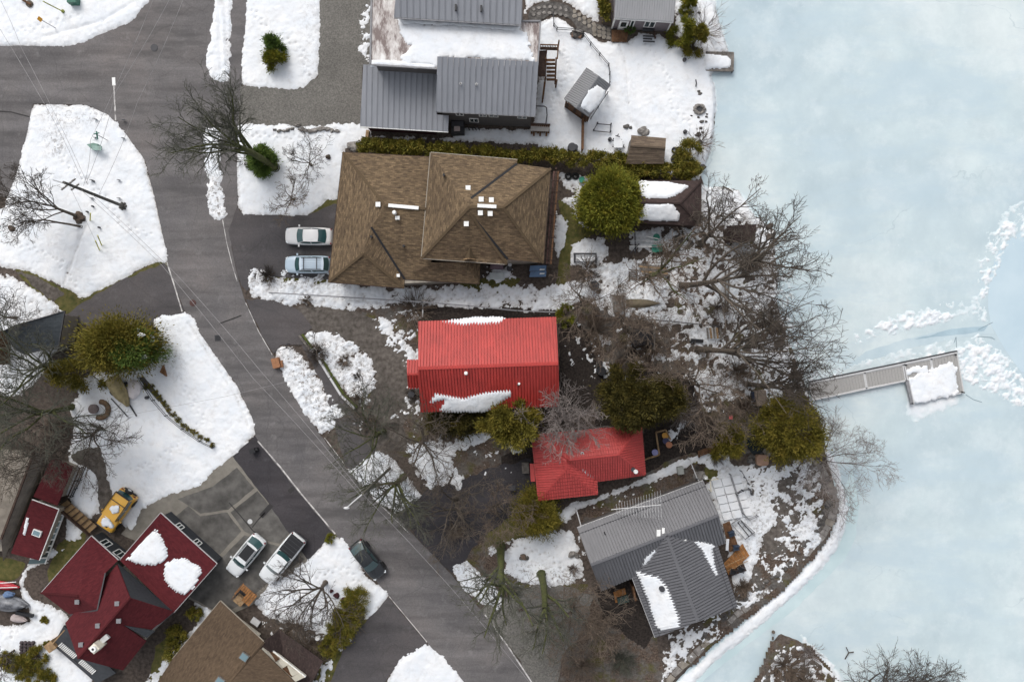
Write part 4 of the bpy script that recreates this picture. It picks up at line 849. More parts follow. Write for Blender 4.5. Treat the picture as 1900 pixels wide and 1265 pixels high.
# ---- grey ribbed house at the lower right
g_tl, g_tr, g_r, g_bl, g_ra, g_rb = (1071, 979.5, 3.0), (1305, 892, 3.0), (1346, 1006.5, 3.0), (1115, 1095.6, 3.0), (1096, 1047.5, 4.9), (1333.5, 955, 4.9)
q_a, q_l, q_b, q_c, q_e = (1237, 993, 4.9), (1173.5, 1071, 3.1), (1216, 1182, 3.0), (1368, 1125, 3.0), (1295, 1152.5, 4.9)
GN, GS = [g_tl, g_tr, g_rb, g_ra], [g_ra, g_rb, g_r, (1331, 1012, 3.05), q_a, q_l, g_bl]
GW, GE = [q_a, q_e, q_b, q_l], [q_a, (1331, 1012, 3.05), q_c, q_e]
b = bld('grey_ribbed_house', 'grey house with T-shaped ribbed metal roof and rooftop antenna, beside the stone seawall', 'house', [g_tl, g_tr, q_c, q_b])
walls(b, [g_tl, g_tr, g_r, g_bl], .4, 0, 2.95, GSIDE); walls(b, [(1237, 993, 3), (1331, 1012, 3), q_c, q_b, q_l], .4, 0, 2.95, GSIDE)
ribs(b, GN, DGREYR, .29, .085, .045)
ribs(b, [g_ra, q_a, q_l, g_bl], DGREYR, .29, .085, .045); ribs(b, [q_a, g_rb, g_r, (1331, 1012, 3.05)], DGREYR, .29, .085, .045)
ribs(b, GW, DGREYR, .29, .085, .045); ribs(b, GE, DGREYR, .29, .085, .045)
caps(b, [(g_ra, g_rb), (q_a, q_e)], DGREYR, .12); gutters(b, [(g_tl, g_tr), (q_b, q_l)], LGREY, .16)
sg = lambda A, B, t: tuple(a + (c - a) * t for a, c in zip(A, B))
for f, l in ((GN, (sg(g_tl, g_ra, .14), sg(g_tr, g_rb, .14))), (GE, (sg(q_c, q_e, .1), sg((1331, 1012, 3.05), q_a, .1))), (GW, (sg(q_b, q_e, .1), sg(q_l, q_a, .1)))):
    MB().beam(W(*l[0]) + Vector((0, 0, .09)), W(*l[1]) + Vector((0, 0, .09)), .05, .1).obj('snow_guard', DGREY, b)
roofsnow(b, [(1173, 1057), (1172, 1050), (1180, 1046), (1186, 1058), (1205, 1064), (1222, 1068), (1238, 1084), (1250, 1112), (1262, 1145), (1262, 1165), (1225, 1168), (1215, 1160), (1200, 1110), (1186, 1075)], GW, .18, .15, 15, comb=.29)
roofsnow(b, [(1192, 1048), (1196, 1035), (1215, 1018), (1222, 1016), (1215, 1032), (1208, 1045), (1204, 1052)], [q_a, q_l, g_bl, g_ra], .14, .15, 16); roofsnow(b, [(1285, 1004), (1300, 1000), (1325, 1006), (1328, 1015), (1322, 1020), (1328, 1050), (1334, 1066), (1326, 1068), (1312, 1044), (1300, 1020)], GE, .18, .15, 17, comb=.29)
vent(b, 1221, 987, GN, (.3, .5, .25), WHITE); vent(b, 1230, 983, GN, (.22, .45, .2), WHITE); vent(b, 1268, 1001, GS, (.5, .14, .14), WHITE, cap=False); pipe(b, 1121, 987, GN, .07, .5, BLACK); pipe(b, 1227, 1090, GW, .28, .5, DGREY)
# rooftop aerial: boom and cross rods
an = thing('antenna', 'long white television antenna with comb-like rods over the edge of the grey ribbed roof', 'antenna', 1180, 940, 3.6)
P, Q = W(1134, 945, 5.0), W(1227, 936, 5.6); MB().tube([P, Q], .045, 6).obj('boom', LGREY, an)
for k in range(17):
    c = P.lerp(Q, .1 + .055 * k); h_ = .5 + .055 * k; MB().tube([c + Vector((.0, h_, .0)), c + Vector((.12, -h_, .0))], .016, 4).obj('rod', LGREY, an)
MB().tube([W(1180, 941, 2.9), W(1180, 941, 5.4)], .05, 6).obj('mast', LGREY, an)

# ---- maroon house at the lower left
A4, B4, C4, D4 = (297.6, 951.5, 2.5), (402, 1045.5, 2.5), (322, 1136, 2.8), (222, 1039, 2.8)
z_r = 6.0; R1, R2, E4, F4 = (241, 1109, z_r), (144.5, 1221, z_r), (121, 1155, 3.0), (228, 1243, 3.0)
K4, J4, G4, V4, X4, D5 = (130, 1140, 2.6), (76, 1099.5, 2.4), (169, 994, 2.4), (181, 1131, 4.5), (145, 1105, 4.1), (219, 1039, 2.9)
b = bld('maroon_house', 'maroon shingled house with black gable walls and two snow slabs on the roof', 'house', [A4, B4, F4, J4])
MF = [[A4, B4, C4, D4], [R1, (217, 1047, 3.0), E4, R2], [R1, R2, F4, (271, 1189, 3.4), (228, 1159, 5.1), (283, 1168, 3.45), (322, 1135, 3.1)], [G4, D5, (196, 1062, 3.5), V4, X4, J4], [J4, X4, V4, K4]]
shingles(b, MF, DRSH)
walls(b, [A4, B4, C4, D4], .25, 0, 2.4, SLATE); walls(b, [(217, 1047, 3), (322, 1135, 3), (226, 1238, 3), (126, 1158, 3)], .35, 0, 2.8, TANSIDE); walls(b, [G4, D5, V4, K4, J4], .3, 0, 2.3, TANSIDE)
MB().add([W(219, 1044, 2.7), W(322, 1133, 2.7), W(242, 1110, z_r - .1), W(217, 1047, 2.6), W(320, 1137, 2.6), W(239, 1112, z_r - .1)], [(0, 1, 2), (5, 4, 3), (0, 2, 5, 3), (1, 4, 5, 2), (0, 3, 4, 1)]).obj('gable_wall', SLATE, b)
P, Q = W(222, 1043, 0), W(320, 1131, 0); o_ = outn(P, Q, cen([R1, R2, E4]))
for t0, t1 in ((.34, .44), (.52, .62)): window(b, P, Q, t0, t1, 3.1, 4.2, o_ * 1.5)
P, Q = [Vector((q.x, q.y, 0)) for q in (W(*A4), W(*B4))]; o_ = outn(P, Q, cen(MF[0])); P, Q = P - o_ * .2, Q - o_ * .2
for t0, t1 in ((.24, .33), (.56, .65)): window(b, P, Q, t0, t1, .9, 1.9, o_)
MB().beam(W(299, 953, .5) + o_ * .02, W(402, 1045.5, .5) + o_ * .02, .14, .18).obj('lower_trim', LGREY, b)
P, Q = [Vector((q.x, q.y, 0)) for q in (W(*G4), W(*D5))]; o_ = outn(P, Q, cen(MF[3])); P, Q = P - o_ * .25, Q - o_ * .25; MB().box((P + Q) / 2 + Vector((0, 0, 1.15)) + o_ * .03, ((Q - P).length, .06, 2.2), math.atan2((Q - P).y, (Q - P).x)).obj('dark_siding', SLATE, b)
for t0, t1 in ((.25, .48), (.7, .96)): window(b, P, Q, t0, t1, .7, 2.0, o_ * 2.5)
gutters(b, [(A4, D4), (A4, B4), (B4, C4), (G4, D5), (G4, J4)], LGREY, .1, 'eave_trim'); caps(b, [(R1, R2), (J4, X4)], DRSH, .07)
for a, c in (((196, 1062, 3.55), V4), (V4, K4), (C4, (283, 1168, 3.5))): MB().beam(W(*a) + Vector((0, 0, .06)), W(*c) + Vector((0, 0, .06)), .12, .04).obj('valley_flashing', DGREY, b)
roofsnow(b, [(234, 1036), (240, 1032), (258, 1010), (282, 985), (291, 982), (298, 990), (304, 1003), (310, 1018), (312, 1030), (306, 1040), (290, 1049), (270, 1049), (250, 1045)], MF[0], .22, .3, 21, comb=.24)
roofsnow(b, [(303, 1062), (306, 1045), (318, 1037), (330, 1035), (342, 1034), (352, 1041), (372, 1050), (374, 1062), (368, 1078), (358, 1092), (343, 1104), (330, 1099), (314, 1088), (306, 1078)], MF[0], .22, .3, 22, comb=.24)
for x, y, f in ((156, 1103, MF[3]), (145, 1115, MF[4]), (219, 1118, MF[1]), (183, 1159, MF[1]), (152, 1194, MF[1]), (222, 1150, MF[2])): vent(b, x, y, f, (.34, .34, .2), MGREY)
p = hit(186, 1194, plane(MF[2])); ch = MB().box(p + Vector((0, 0, .2)), (.75, .75, 1.9), R(45)).obj('chimney', CREAM, b); MB().cyl(p + Vector((0, 0, 1.1)), .28, .25, 14).obj('chimney_pot', WHITE, ch); MB().cyl(p + Vector((0, 0, 1.15)), .12, .22, 10).obj('flue', BLACK, ch)
p = hit(196, 1183, plane(MF[2])); MB().box(p + Vector((0, 0, .1)), (.8, .5, .25), R(40)).obj('skylight', LGREY, b)
MB().slab([W(230, 1159.5, 5.0), W(287, 1171, 3.6), W(272, 1183, 3.6)], .2).obj('cheek_wall', SLATE, b)
# verandah with white railing at its lower side
dk = MB().slab([W(118, 1160, 1.2), W(140, 1182, 1.2), W(215, 1248, 1.2), W(180, 1268, 1.2), W(98, 1196, 1.2)], .2).obj('verandah', SLATE, b)
for k in range(24):
    if 11 <= k < 14: continue
    p = W(108, 1199, 1.2).lerp(W(170, 1250, 1.2), k / 23); q = p + Vector((.45, .40, .05)); MB().beam(p, q, .11, .08).obj('baluster', WHITE, b)
MB().beam(W(107, 1200, 1.3), W(169, 1251, 1.3), .09, .08).obj('railing', DGREY, b); MB().beam(W(97, 1194, 2.1), W(120, 1168, 2.1), .1, .1).obj('railing', TANW, b); MB().box(W(101, 1194, .8), (.9, .9, 1.6), R(40)).obj('stair_box', TANW, b)

# ---- low maroon annex with white framed glazing, at the left edge
b = bld('maroon_annex', 'low maroon roofed annex with skylight and white framed glazing, by the left edge', 'building', [(58, 927, 3), (135, 865, 3), (72, 1039, 3)])
X1 = [(97, 848, 2.2), (136, 865, 2.2), (106, 938, 2.0), (62, 921, 2.0)]; X2 = [(58.5, 927, 2.3), (108, 945, 2.3), (72, 1039, 2.1), (20, 1026, 2.1)]
shingles(b, [X1, X2], DRSH); walls(b, X1, .5, 0, 1.8, TANSIDE); walls(b, X2, .2, 0, 1.95, TANSIDE); gutters(b, [(X2[0], X2[1]), (X2[1], X2[2])], WHITE, .14, 'eave_trim')
P, Q = W(107, 947, 0), W(73, 1037, 0); o_ = outn(P, Q, cen(X2)); P, Q = P + o_ * .05, Q + o_ * .05
MB().beam(P + o_ * .9 + Vector((0, 0, .5)), Q + o_ * .9 + Vector((0, 0, .5)), .12, .12).obj('sill_beam', WHITE, b)
for k in range(8):
    a = P.lerp(Q, k / 8); c = P.lerp(Q, (k + .88) / 8); MB().add([a + Vector((0, 0, 2.0)), c + Vector((0, 0, 2.0)), c + o_ * .85 + Vector((0, 0, .55)), a + o_ * .85 + Vector((0, 0, .55))], [(0, 1, 2, 3)]).obj('pane', GLASS if 4 <= k <= 6 else SKYGL, b); MB().beam(a + Vector((0, 0, 2.02)), a + o_ * .9 + Vector((0, 0, .56)), .12, .08).obj('mullion', WHITE, b)
for k in range(2): MB().beam(P.lerp(Q, k * 1.0) + Vector((0, 0, 2.0)), P.lerp(Q, k * 1.0) + o_ * .9 + Vector((0, 0, .0)), .1, .1).obj('end_post', WHITE, b)
p = hit(70, 988, plane(X2)); sk = MB().box(p + Vector((0, 0, .1)), (.85, .6, .25), R(-20)).obj('skylight', WHITE, b); MB().box(p + Vector((0, 0, .22)), (.7, .46, .05), R(-20)).obj('pane', SKYGL, sk)
roofsnow(b, [(44, 990), (50, 960), (53, 962), (50, 980), (46, 992)], X2, .1, .1, 31)
# ---- long tan roof running off the left edge
Y1 = [(-60, 830, 2.8), (64, 836, 2.8), (2, 1000, 2.8), (-60, 1000, 2.8)]
b = bld('tan_roofed_building', 'large building with worn tan roof running off the left edge, beside the maroon annex', 'building', Y1)
MB().slab([W(*p) for p in Y1], .25).obj('roof', TARR, b); Y2 = [(63, 838, 2.7), (86, 845, 1.5), (6, 1040, 1.5), (2, 1000, 2.7)]
MB().slab([W(*p) for p in Y2], .12).obj('eave_slope', TARR, b); walls(b, [(-60, 832, 2), (84, 846, 2), (5, 1036, 2), (-60, 1036, 2)], .6, 0, 1.4, TANSIDE); MB().beam(W(*Y1[1]), W(*Y1[2]), .2, .12).obj('parapet', DWOOD, b)
# ---- slate roof at the left
Z1 = [(6.6, 615, 3.2), (22, 606, 3.2), (120.5, 577, 3.2), (109, 642, 3.2), (46, 657, 3.2), (28, 648, 3.2)]
b = bld('slate_roofed_garage', 'low dark slate-roofed garage under bare branches at the left edge', 'garage', Z1); shingles(b, [Z1], SLSH); walls(b, Z1, .3, 0, 3.0, TANSIDE)
MB().box(W(1, 645, 1.4), (.35, 3.4, 2.8)).obj('side_wall', WOOD, b)
for a, c in zip(Z1, Z1[1:] + Z1[:1]): MB().beam(W(*a), W(*c), .08, .16).obj('fascia', DGREY, b)
# ---- speckled brown house at the bottom
NB = [(408.5, 1114.5, 1.5), (491, 1192, 2.9), (405, 1300, 2.9), (250, 1330, 1.3), (320, 1222, 1.3)]
b = bld('speckled_brown_house', 'brown shingled house with cream dormer at the bottom edge under a bare tree', 'house', [(408, 1114, 3), (590, 1225, 3), (560, 1290, 3), (330, 1240, 3)])
ND = [(489, 1190, 2.95), (518, 1168, 1.4), (600, 1226, 1.4), (545, 1330, 1.4), (420, 1330, 2.95)]
shingles(b, [NB, ], BRSH2); shingles(b, [ND], DBSH); MB().slab([W(*p) for p in [(483.5, 1203.5, 3.6), (547, 1265, 3.6), (500, 1340, 3.6), (400, 1340, 3.6), (428, 1266, 3.6)]], .15).obj('dormer_roof', BRSH2, b)
walls(b, NB, .9, -.2, 1.1, CREAM); walls(b, ND, .9, -.2, 1.1, CREAM)
P, Q = W(492, 1196, 0), W(567, 1256, 0); zz = Vector((0, 0, 1)); P5, Q5 = W(484.5, 1204, 3.5), W(547, 1265, 3.5)
P2, Q2 = W(492, 1196, 2.2), W(567, 1255, 2.2); dw = MB().add([P2, Q2, Q5, P5, P2 - zz * .4, Q2 - zz * .4], [(0, 1, 2, 3), (4, 5, 1, 0)]).obj('dormer_wall', CREAM, b)
def lerp4(s, t): return (P2.lerp(Q2, s)).lerp(P5.lerp(Q5, s), t)
for s in (.14, .60):
    n_ = (Q2 - P2).cross(P5 - P2).normalized(); n_ = n_ if n_.z > 0 else -n_
    q = [lerp4(s, .14), lerp4(s + .26, .14), lerp4(s + .26, .84), lerp4(s, .84)]; fr = MB().add([v + n_ * .05 for v in q] + q, [(0, 1, 2, 3), (0, 4, 5, 1), (1, 5, 6, 2), (2, 6, 7, 3), (3, 7, 4, 0)]).obj('shutter', WOOD, b)
    q = [lerp4(s + .07, .2), lerp4(s + .19, .2), lerp4(s + .19, .78), lerp4(s + .07, .78)]; MB().add([v + n_ * .09 for v in q], [(0, 1, 2, 3)]).obj('pane', SKYGL, fr)
MB().beam(P2, Q2, .16, .14).obj('trim', WHITE, b)
for x, y in ((454, 1217), (409, 1262)):
    p = hit(x, y, plane(NB)); sk = MB().box(p + zz * .1, (.85, .75, .22), R(-35)).obj('skylight', GREYW, b); MB().box(p + zz * .22, (.7, .6, .04), R(-35)).obj('pane', SKYGL, sk)
caps(b, [((490, 1191, 2.95), (430, 1265, 3.0))], BRSH2, .08); gutters(b, [(NB[0], NB[4]), (NB[0], NB[1])], TANSIDE, .12)
# stair box at its upper corner
b = thing('wooden_stair', 'orange wooden stair and landing boxed in beside the speckled brown roof', 'stairs', 448, 1098)
for k in range(8):
    p = W(442, 1108, .9).lerp(W(468, 1090, .9), 0) ; a, c = W(436 + k * 3.4, 1102 + k * 3.0, 1.1 - .0), W(452 + k * 3.4, 1083 + k * 3.0, 1.1)
    if k in (1, 2, 3): a = a.lerp(c, .55)
    MB().beam(a, c, .2, .06).obj('board', ORW, b)
MB().box(W(446, 1112, .35), (1.0, .8, .7), R(-40)).obj('lower_step', TANW, b); MB().tube([W(433, 1106, 0), W(433, 1106, 1.9)], .06, 6).obj('post', TANW, b); MB().box(W(452, 1103, .1), (1.4, 1.1, .2), R(-40)).obj('pit', BLACK, b); MB().beam(W(430, 1112, 1.7), W(452, 1081, 1.7), .08, .1).obj('handrail', WOOD, b); MB().beam(W(468, 1110, 1.6), W(476, 1101, 1.6), .08, .1).obj('handrail', WOOD, b)

# ---- sheds and roofs by the water
H1 = [(1171.5, 251, 2.4), (1236, 256.5, 2.4), (1234.5, 275, 3.1), (1169.5, 271, 3.1)]; H2 = [(1169.5, 271, 3.1), (1234.5, 275, 3.1), (1232, 304, 2.3), (1160.5, 304.5, 2.3)]
b = bld('garden_shed', 'brown shingled garden shed standing in the snow against the long hedge', 'shed', [H1[0], H1[1], H2[2], H2[3]]); walls(b, [H1[0], H1[1], H2[2], H2[3]], .12, 0, 2.3, GREYW)
for f in (H1, H2):
    pts = [W(*p) for p in f]; u, v, n = basis(pts); Pq = [(p.dot(v), p.dot(u), p) for p in pts]; lo, hi = min(p[0] for p in Pq), max(p[0] for p in Pq); k = max(1, round((hi - lo) / .34)); w = (hi - lo) / k
    for i in range(k):
        c = clip(Pq, lo + i * w, lo + (i + 1.0) * w - .02)
        if c: MB().slab([q[2] + n * .004 * (i % 3) for q in c], .08).obj('shingle_course', SHEDSH, b)
caps(b, [(H1[3], H1[2])], SHEDSH, .07)
e = 3.0; p1, p2, p3, p4, p5, p6 = (1183, 334, e), (1302, 335.5, e), (1301, 420, e), (1180, 413, e), (1186, 376, 3.9), (1262, 378, 3.9)
b = bld('boathouse', 'dark brown hipped boathouse roof with two trapezoid snow patches beside the round cedar', 'boathouse', [p1, p2, p3, p4]); BH = [[p1, p2, p6, p5], [p5, p6, p3, p4], [p2, p3, p6], [p1, p5, p4]]
shingles(b, BH, DBSH); walls(b, [p1, p2, p3, p4], .25, 0, 2.9, DWOOD); caps(b, [(p5, p6), (p6, p2), (p6, p3)], DBSH, .07)
roofsnow(b, [(1186, 337), (1240, 338), (1276, 346), (1262, 358), (1245, 366), (1205, 368), (1190, 362)], BH[0], .24, .2, 41); roofsnow(b, [(1198, 380), (1248, 379), (1260, 398), (1258, 410), (1200, 408), (1182, 408), (1186, 395)], BH[1], .24, .2, 42)
q1 = [(1348, 419, 2.2), (1404, 416, 2.2), (1401, 447, 2.0), (1352, 450, 2.0)]
b = bld('small_lean_to', 'small brown lean-to roof at the waterside behind bare branches, right of the boathouse', 'shed', q1); shingles(b, [q1], DBSH, .1); walls(b, q1, .15, -.3, 2.0, DWOOD)
# ---------------------------------------------------------------- vegetation
def orth(d):
    a = d.cross(Vector((.3, .2, .93)))
    if a.length < .05: a = d.cross(Vector((1, 0, 0)))
    a.normalize(); return a, d.cross(a)
class Tubes:
    def __init__(s): s.v = []; s.f = []
    def add(s, P, rad, n):
        b = len(s.v); k = len(P)
        d = (P[-1] - P[0]); a, c = orth(d.normalized() if d.length > 1e-6 else Vector((0, 0, 1)))
        cs = [(math.cos(6.2832 * j / n), math.sin(6.2832 * j / n)) for j in range(n)]
        for p, r in zip(P, rad):
            for x, y in cs: s.v.append((p.x + (a.x * x + c.x * y) * r, p.y + (a.y * x + c.y * y) * r, p.z + (a.z * x + c.z * y) * r))
        for i in range(k - 1):
            for j in range(n): s.f.append((b + i * n + j, b + i * n + (j + 1) % n, b + (i + 1) * n + (j + 1) % n, b + (i + 1) * n + j))
    def obj(s, name, m, parent):
        o = D.objects.new(name, np_mesh(name, s.v, s.f)); o.data.materials.append(m); COL.objects.link(o); o.parent = parent; smooth(o); return o
def bare_tree(label, x, y, h, r, seed, fork=.3, limbs=6, kids=(6, 6, 5), tr=None, bark=BARK, twig=TWIG, droop=.12, min_tw=.018, lean=(0, 0), up=.35, stems=1, group=None, name='bare_tree', fan=None):
    """trunk, limbs and twigs of a leafless tree: h height, r crown radius"""
    rng = random.Random(seed); t = thing(name, label, 'tree', x, y, height0(x, y), group)
    T, K = Tubes(), Tubes(); tr = tr or h * .018 + .05
    def branch(p, d, L, rad, lev, bend):
        n = 5 if lev < 2 else (4 if lev == 2 else 3 if lev == 3 else 2); P = [p]; d = d.normalized(); a, c = orth(d)
        for i in range(n):
            k = (.05, .22, .26, .30, .32)[lev] if lev < 5 else .3
            d = (d + Vector((rng.uniform(-1, 1), rng.uniform(-1, 1), rng.uniform(-1, 1))) * k + Vector((0, 0, bend))).normalized(); P.append(P[-1] + d * (L / n))
        tip = max(min_tw * .6, rad * (.55 if lev == 0 else .28)); rad_ = [rad + (tip - rad) * i / n for i in range(n + 1)]
        (T if lev <= 1 else K).add(P, rad_, (8, 6, 4, 3, 3)[min(lev, 4)])
        return P, rad_
    def rec(p, d, L, rad, lev):
        P, R_ = branch(p, d, L, rad, lev, (.0, .07, .03, -droop * .3, -droop * .3)[min(lev, 4)])
        if lev - 1 >= len(kids) or L < .35: return
        nk = kids[lev - 1]
        for j in range(nk):
            f = .18 + .80 * (j + rng.random() * .8) / nk; i = min(len(P) - 2, int(f * (len(P) - 1))); w = f * (len(P) - 1) - i
            q = P[i].lerp(P[i + 1], min(1, w)); dd = (P[i + 1] - P[i]).normalized(); a, c = orth(dd); ph = rng.uniform(0, 6.283)
            ang = R(rng.uniform(28, 58)); nd = dd * math.cos(ang) + (a * math.cos(ph) + c * math.sin(ph)) * math.sin(ang); nd.z += .08
            rec(q, nd, L * rng.uniform(.38, .62) * (1.15 - .45 * f), max(min_tw, (R_[i]) * rng.uniform(.5, .75)), lev + 1)
    for sn in range(stems):
        o = Vector((0, 0, 0)) if stems == 1 else Vector((rng.uniform(-.3, .3), rng.uniform(-.3, .3), 0))
        hh = h * fork; dl = Vector((lean[0], lean[1], 1)) + (Vector((0, 0, 0)) if stems == 1 else Vector((rng.uniform(-.4, .4), rng.uniform(-.4, .4), 0)))
        P, R_ = branch(o - Vector((0, 0, .3)), dl, hh + .3, tr, 0, 0)
        T.add([o - Vector((0, 0, .3)), o + Vector((0, 0, .25))], [tr * 1.7, tr * 1.02], 8)
        n = limbs // stems + (stems > 1); a0 = rng.uniform(0, 6.283)
        for j in range(n):
            ph = a0 + 6.283 * j / n + rng.uniform(-.35, .35); lead = (j == 0)
            if fan: ph = R(fan[0]) + R(fan[1]) * (2 * (j + .5) / n - 1) + rng.uniform(-.15, .15); lead = False
            el = rng.uniform(.9, 1.3) if lead else rng.uniform(up, up + .55); hz = r * rng.uniform(.75, 1.05); vz = (h - hh) * rng.uniform(.65, 1.0) * (.75 if fan else 1)
            d = Vector((math.cos(ph), math.sin(ph), 0)) * (hz * (.45 if lead else 1)) + Vector((0, 0, vz)); L = d.length * .95; d = d.normalized(); d.z *= .75; d += Vector((lean[0], lean[1], 0)) * .5
            i = len(P) - 1 - (j % 3 if not lead else 0) * (1 if hh > 2 else 0); i = max(1, i)
            rec(P[i], d, L, max(min_tw * 2, R_[i] * rng.uniform(.5, .72)), 1)
    T.obj('trunk', bark, t); K.obj('crown', twig, t)
    return t
_H = {}
def height0(x, y):
    p = W(x, y); return float(height(np.array([[p.x]]), np.array([[p.y]]))[0, 0])
def shrub(label, x, y, h, r, n, seed, m=BTWIG, name='bare_shrub', group=None, thin=.016, fork=5):
    """many fine stems from one root"""
    rng = random.Random(seed); K = Tubes(); z = height0(x, y); t = thing(name, label, 'shrub', x, y, z, group)
    for i in range(n):
        ph = rng.uniform(0, 6.283); el = rng.uniform(.3, 1.0) ** .7; d = Vector((math.cos(ph) * r * el, math.sin(ph) * r * el, h * rng.uniform(.6, 1) * (1.15 - .5 * el)))
        o = Vector((rng.uniform(-.2, .2), rng.uniform(-.2, .2), -.1)) * (r * .4); P = [o]; L = d.length
        for k in range(4): P.append(o + d * ((k + 1) / 4) + Vector((rng.uniform(-1, 1), rng.uniform(-1, 1), rng.uniform(-.6, .6))) * L * .06)
        K.add(P, [thin * 1.8, thin * 1.5, thin * 1.2, thin, thin * .7], 3)
        for k in range(fork):
            f = rng.uniform(.3, .95) * 4; i_ = min(3, int(f)); q = P[i_].lerp(P[i_ + 1], f - i_); dd = (d.normalized() + Vector((rng.uniform(-1, 1), rng.uniform(-1, 1), rng.uniform(-.5, .7))) * .7).normalized() * L * rng.uniform(.2, .4)
            K.add([q, q + dd * .5 + Vector((0, 0, .03)), q + dd], [thin, thin * .8, thin * .6], 3)
    K.obj('stems', m, t); return t
def leaves(C_, Dr, size, rs, name, m, parent, ratio=.26):
    n = len(C_); sz = size * rs.uniform(.6, 1.35, (n, 1)); rnd = rs.normal(size=(n, 3)); d = Dr / (np.linalg.norm(Dr, axis=1, keepdims=True) + 1e-9)
    s = np.cross(d, rnd); s /= (np.linalg.norm(s, axis=1, keepdims=True) + 1e-9); w = sz * ratio
    V = np.stack([C_ - s * w - d * sz * .4, C_ + s * w - d * sz * .4, C_ + d * sz * .7], 1).reshape(-1, 3); F = np.arange(3 * n).reshape(-1, 3)
    o = D.objects.new(name, np_mesh(name, V, F)); o.data.materials.append(m); COL.objects.link(o); o.parent = parent; return o
def conifer(label, x, y, h, r, seed, m=PINE, n=7000, shape='cone', size=.30, squash=1.0, z0=.06, name='conifer_tree', core=True, group=None, clumps=None, cat='tree', lump=.16):
    n = int(n * 3.0); size *= .64; rs = np.random.RandomState(seed); z = height0(x, y); t = thing(name, label, cat, x, y, z, group)
    K = clumps or max(24, int(r * r * 12))
    # boughs: clump centres on the crown's surface, sprays scattered round each
    u = rs.uniform(0, 1, K); ph = rs.uniform(0, 6.2832, K)
    if shape == 'cone':
        zz = u ** 1.25 * .97; rad = (1 - zz) ** .75 * (1 + .15 * rs.normal(size=K)); rad = np.clip(rad, .04, 1.15)
        cx, cy, cz = np.cos(ph) * rad * r, np.sin(ph) * rad * r, h * (z0 + (1 - z0) * zz); up = .25
    elif shape == 'ball':
        cz_ = rs.uniform(-.55, 1, K); rr = np.sqrt(1 - np.clip(cz_, -1, 1) ** 2); lm = 1 + lump * rs.normal(size=K)
        cx, cy, cz = np.cos(ph) * rr * r * lm, np.sin(ph) * rr * r * lm, h * .5 + cz_ * h * .5 * lm; up = .55
    else:   # layered, irregular, open
        zz = u ** .8; rad = (1 - .55 * zz) * rs.uniform(.25, 1, K) ** .6
        cx, cy, cz = np.cos(ph) * rad * r, np.sin(ph) * rad * r, h * (.18 + .82 * zz); up = .5
    cy = cy * squash; c = np.stack([cx, cy, cz], 1); out = np.stack([cx, cy, (cz - h * .35) * up + .25 * r], 1); out /= np.linalg.norm(out, axis=1, keepdims=True)
    ok = np.nonzero(rs.rand(K) > .10)[0]; i = ok[rs.randint(0, len(ok), n)]; sp = r * (.16 if shape != 'open' else .17) * rs.uniform(.7, 1.35, K)[i][:, None]
    off = rs.normal(size=(n, 3)) * sp * np.array([1, 1, .65]); C_ = c[i] + off - out[i] * (np.abs(rs.normal(size=(n, 1))) * .35 * sp); C_[:, 2] = np.maximum(C_[:, 2], .08)
    Dr = out[i] * 1.0 + off / (sp + 1e-6) * .55 + rs.normal(size=(n, 3)) * .35
    leaves(C_, Dr, size, rs, 'crown', m, t)
    T = Tubes(); T.add([Vector((0, 0, -.3)), Vector((0, 0, h * .5)), Vector((0, 0, h * .92))], [.05 + .02 * h, .03 + .012 * h, .02], 7)
    rng = random.Random(seed)
    for k in range(26):
        j = rng.randrange(K); q = Vector(c[j]); T.add([Vector((0, 0, q.z * .8)), q * .55 + Vector((0, 0, q.z * .42)), q], [.05, .035, .015], 4)
    T.obj('trunk', BARK, t)
    return t

# evergreens
conifer('large round bright green cedar beside the brown hipped boathouse roof', 1125, 383, 5.5, 2.55, 1, CEDAR, 19000, 'ball', .32, lump=.10, clumps=125)
t = conifer('broad dark olive conifer with snow caught in its right side, left of the road', 246, 640, 6.0, 4.2, 2, OLIVE, 11000, 'open', .34, .62, clumps=90)
_r = random.Random(3)
for i in range(26): MB().blob(Vector((_r.uniform(.2, 3.2), _r.uniform(-1.4, 1.6), _r.uniform(2.6, 4.2))), (_r.uniform(.12, .4), _r.uniform(.1, .3), .07), _r, 1, .3).obj('snow_clump', SNOW, t, world=False)
conifer('loose green pine on the snowy side of the broad olive conifer', 280, 648, 6.0, 2.2, 3, GREENC, 5200, 'open', .30)
conifer('small olive conifer tucked below the broad olive conifer, by the covered boat', 168, 690, 7, 1.7, 4, OLIVE, 3600, 'cone', .28)
conifer('dense olive pine at the lower right corner of the long red house', 949, 775, 7.5, 1.95, 5, OLIVE, 11000, 'ball', .32, lump=.24, clumps=60)
conifer('flattened olive yew along the snowy lower eave of the long red house', 850, 772, 3.2, 2.5, 6, PINE, 7000, 'ball', .26, .55, lump=.14, name='yew_bush', cat='bush')
conifer('huge dark conifer above the right end of the small red house', 1160, 729, 9.5, 2.15, 7, PINE, 13000, 'ball', .34, lump=.26, clumps=64)
conifer('dark conifer merging with the huge one, nearest the lattice panel', 1216, 731, 9, 2.05, 8, PINE, 8000, 'open', .32)
conifer('rounded dark cedar at the edge of the ice below the long dock', 1434, 785, 9, 2.35, 9, OLIVE, 14000, 'ball', .30, lump=.12, clumps=90)
conifer('olive cedar left of the dark pond, next to the rounded dark cedar', 1336, 812, 6.0, 1.5, 10, OLIVE, 4600, 'open', .28, 1.4)
conifer('low olive cedar at the lower left corner of the small red house', 1000, 945, 3.6, 2.5, 11, OLIVE, 8000, 'open', .26)
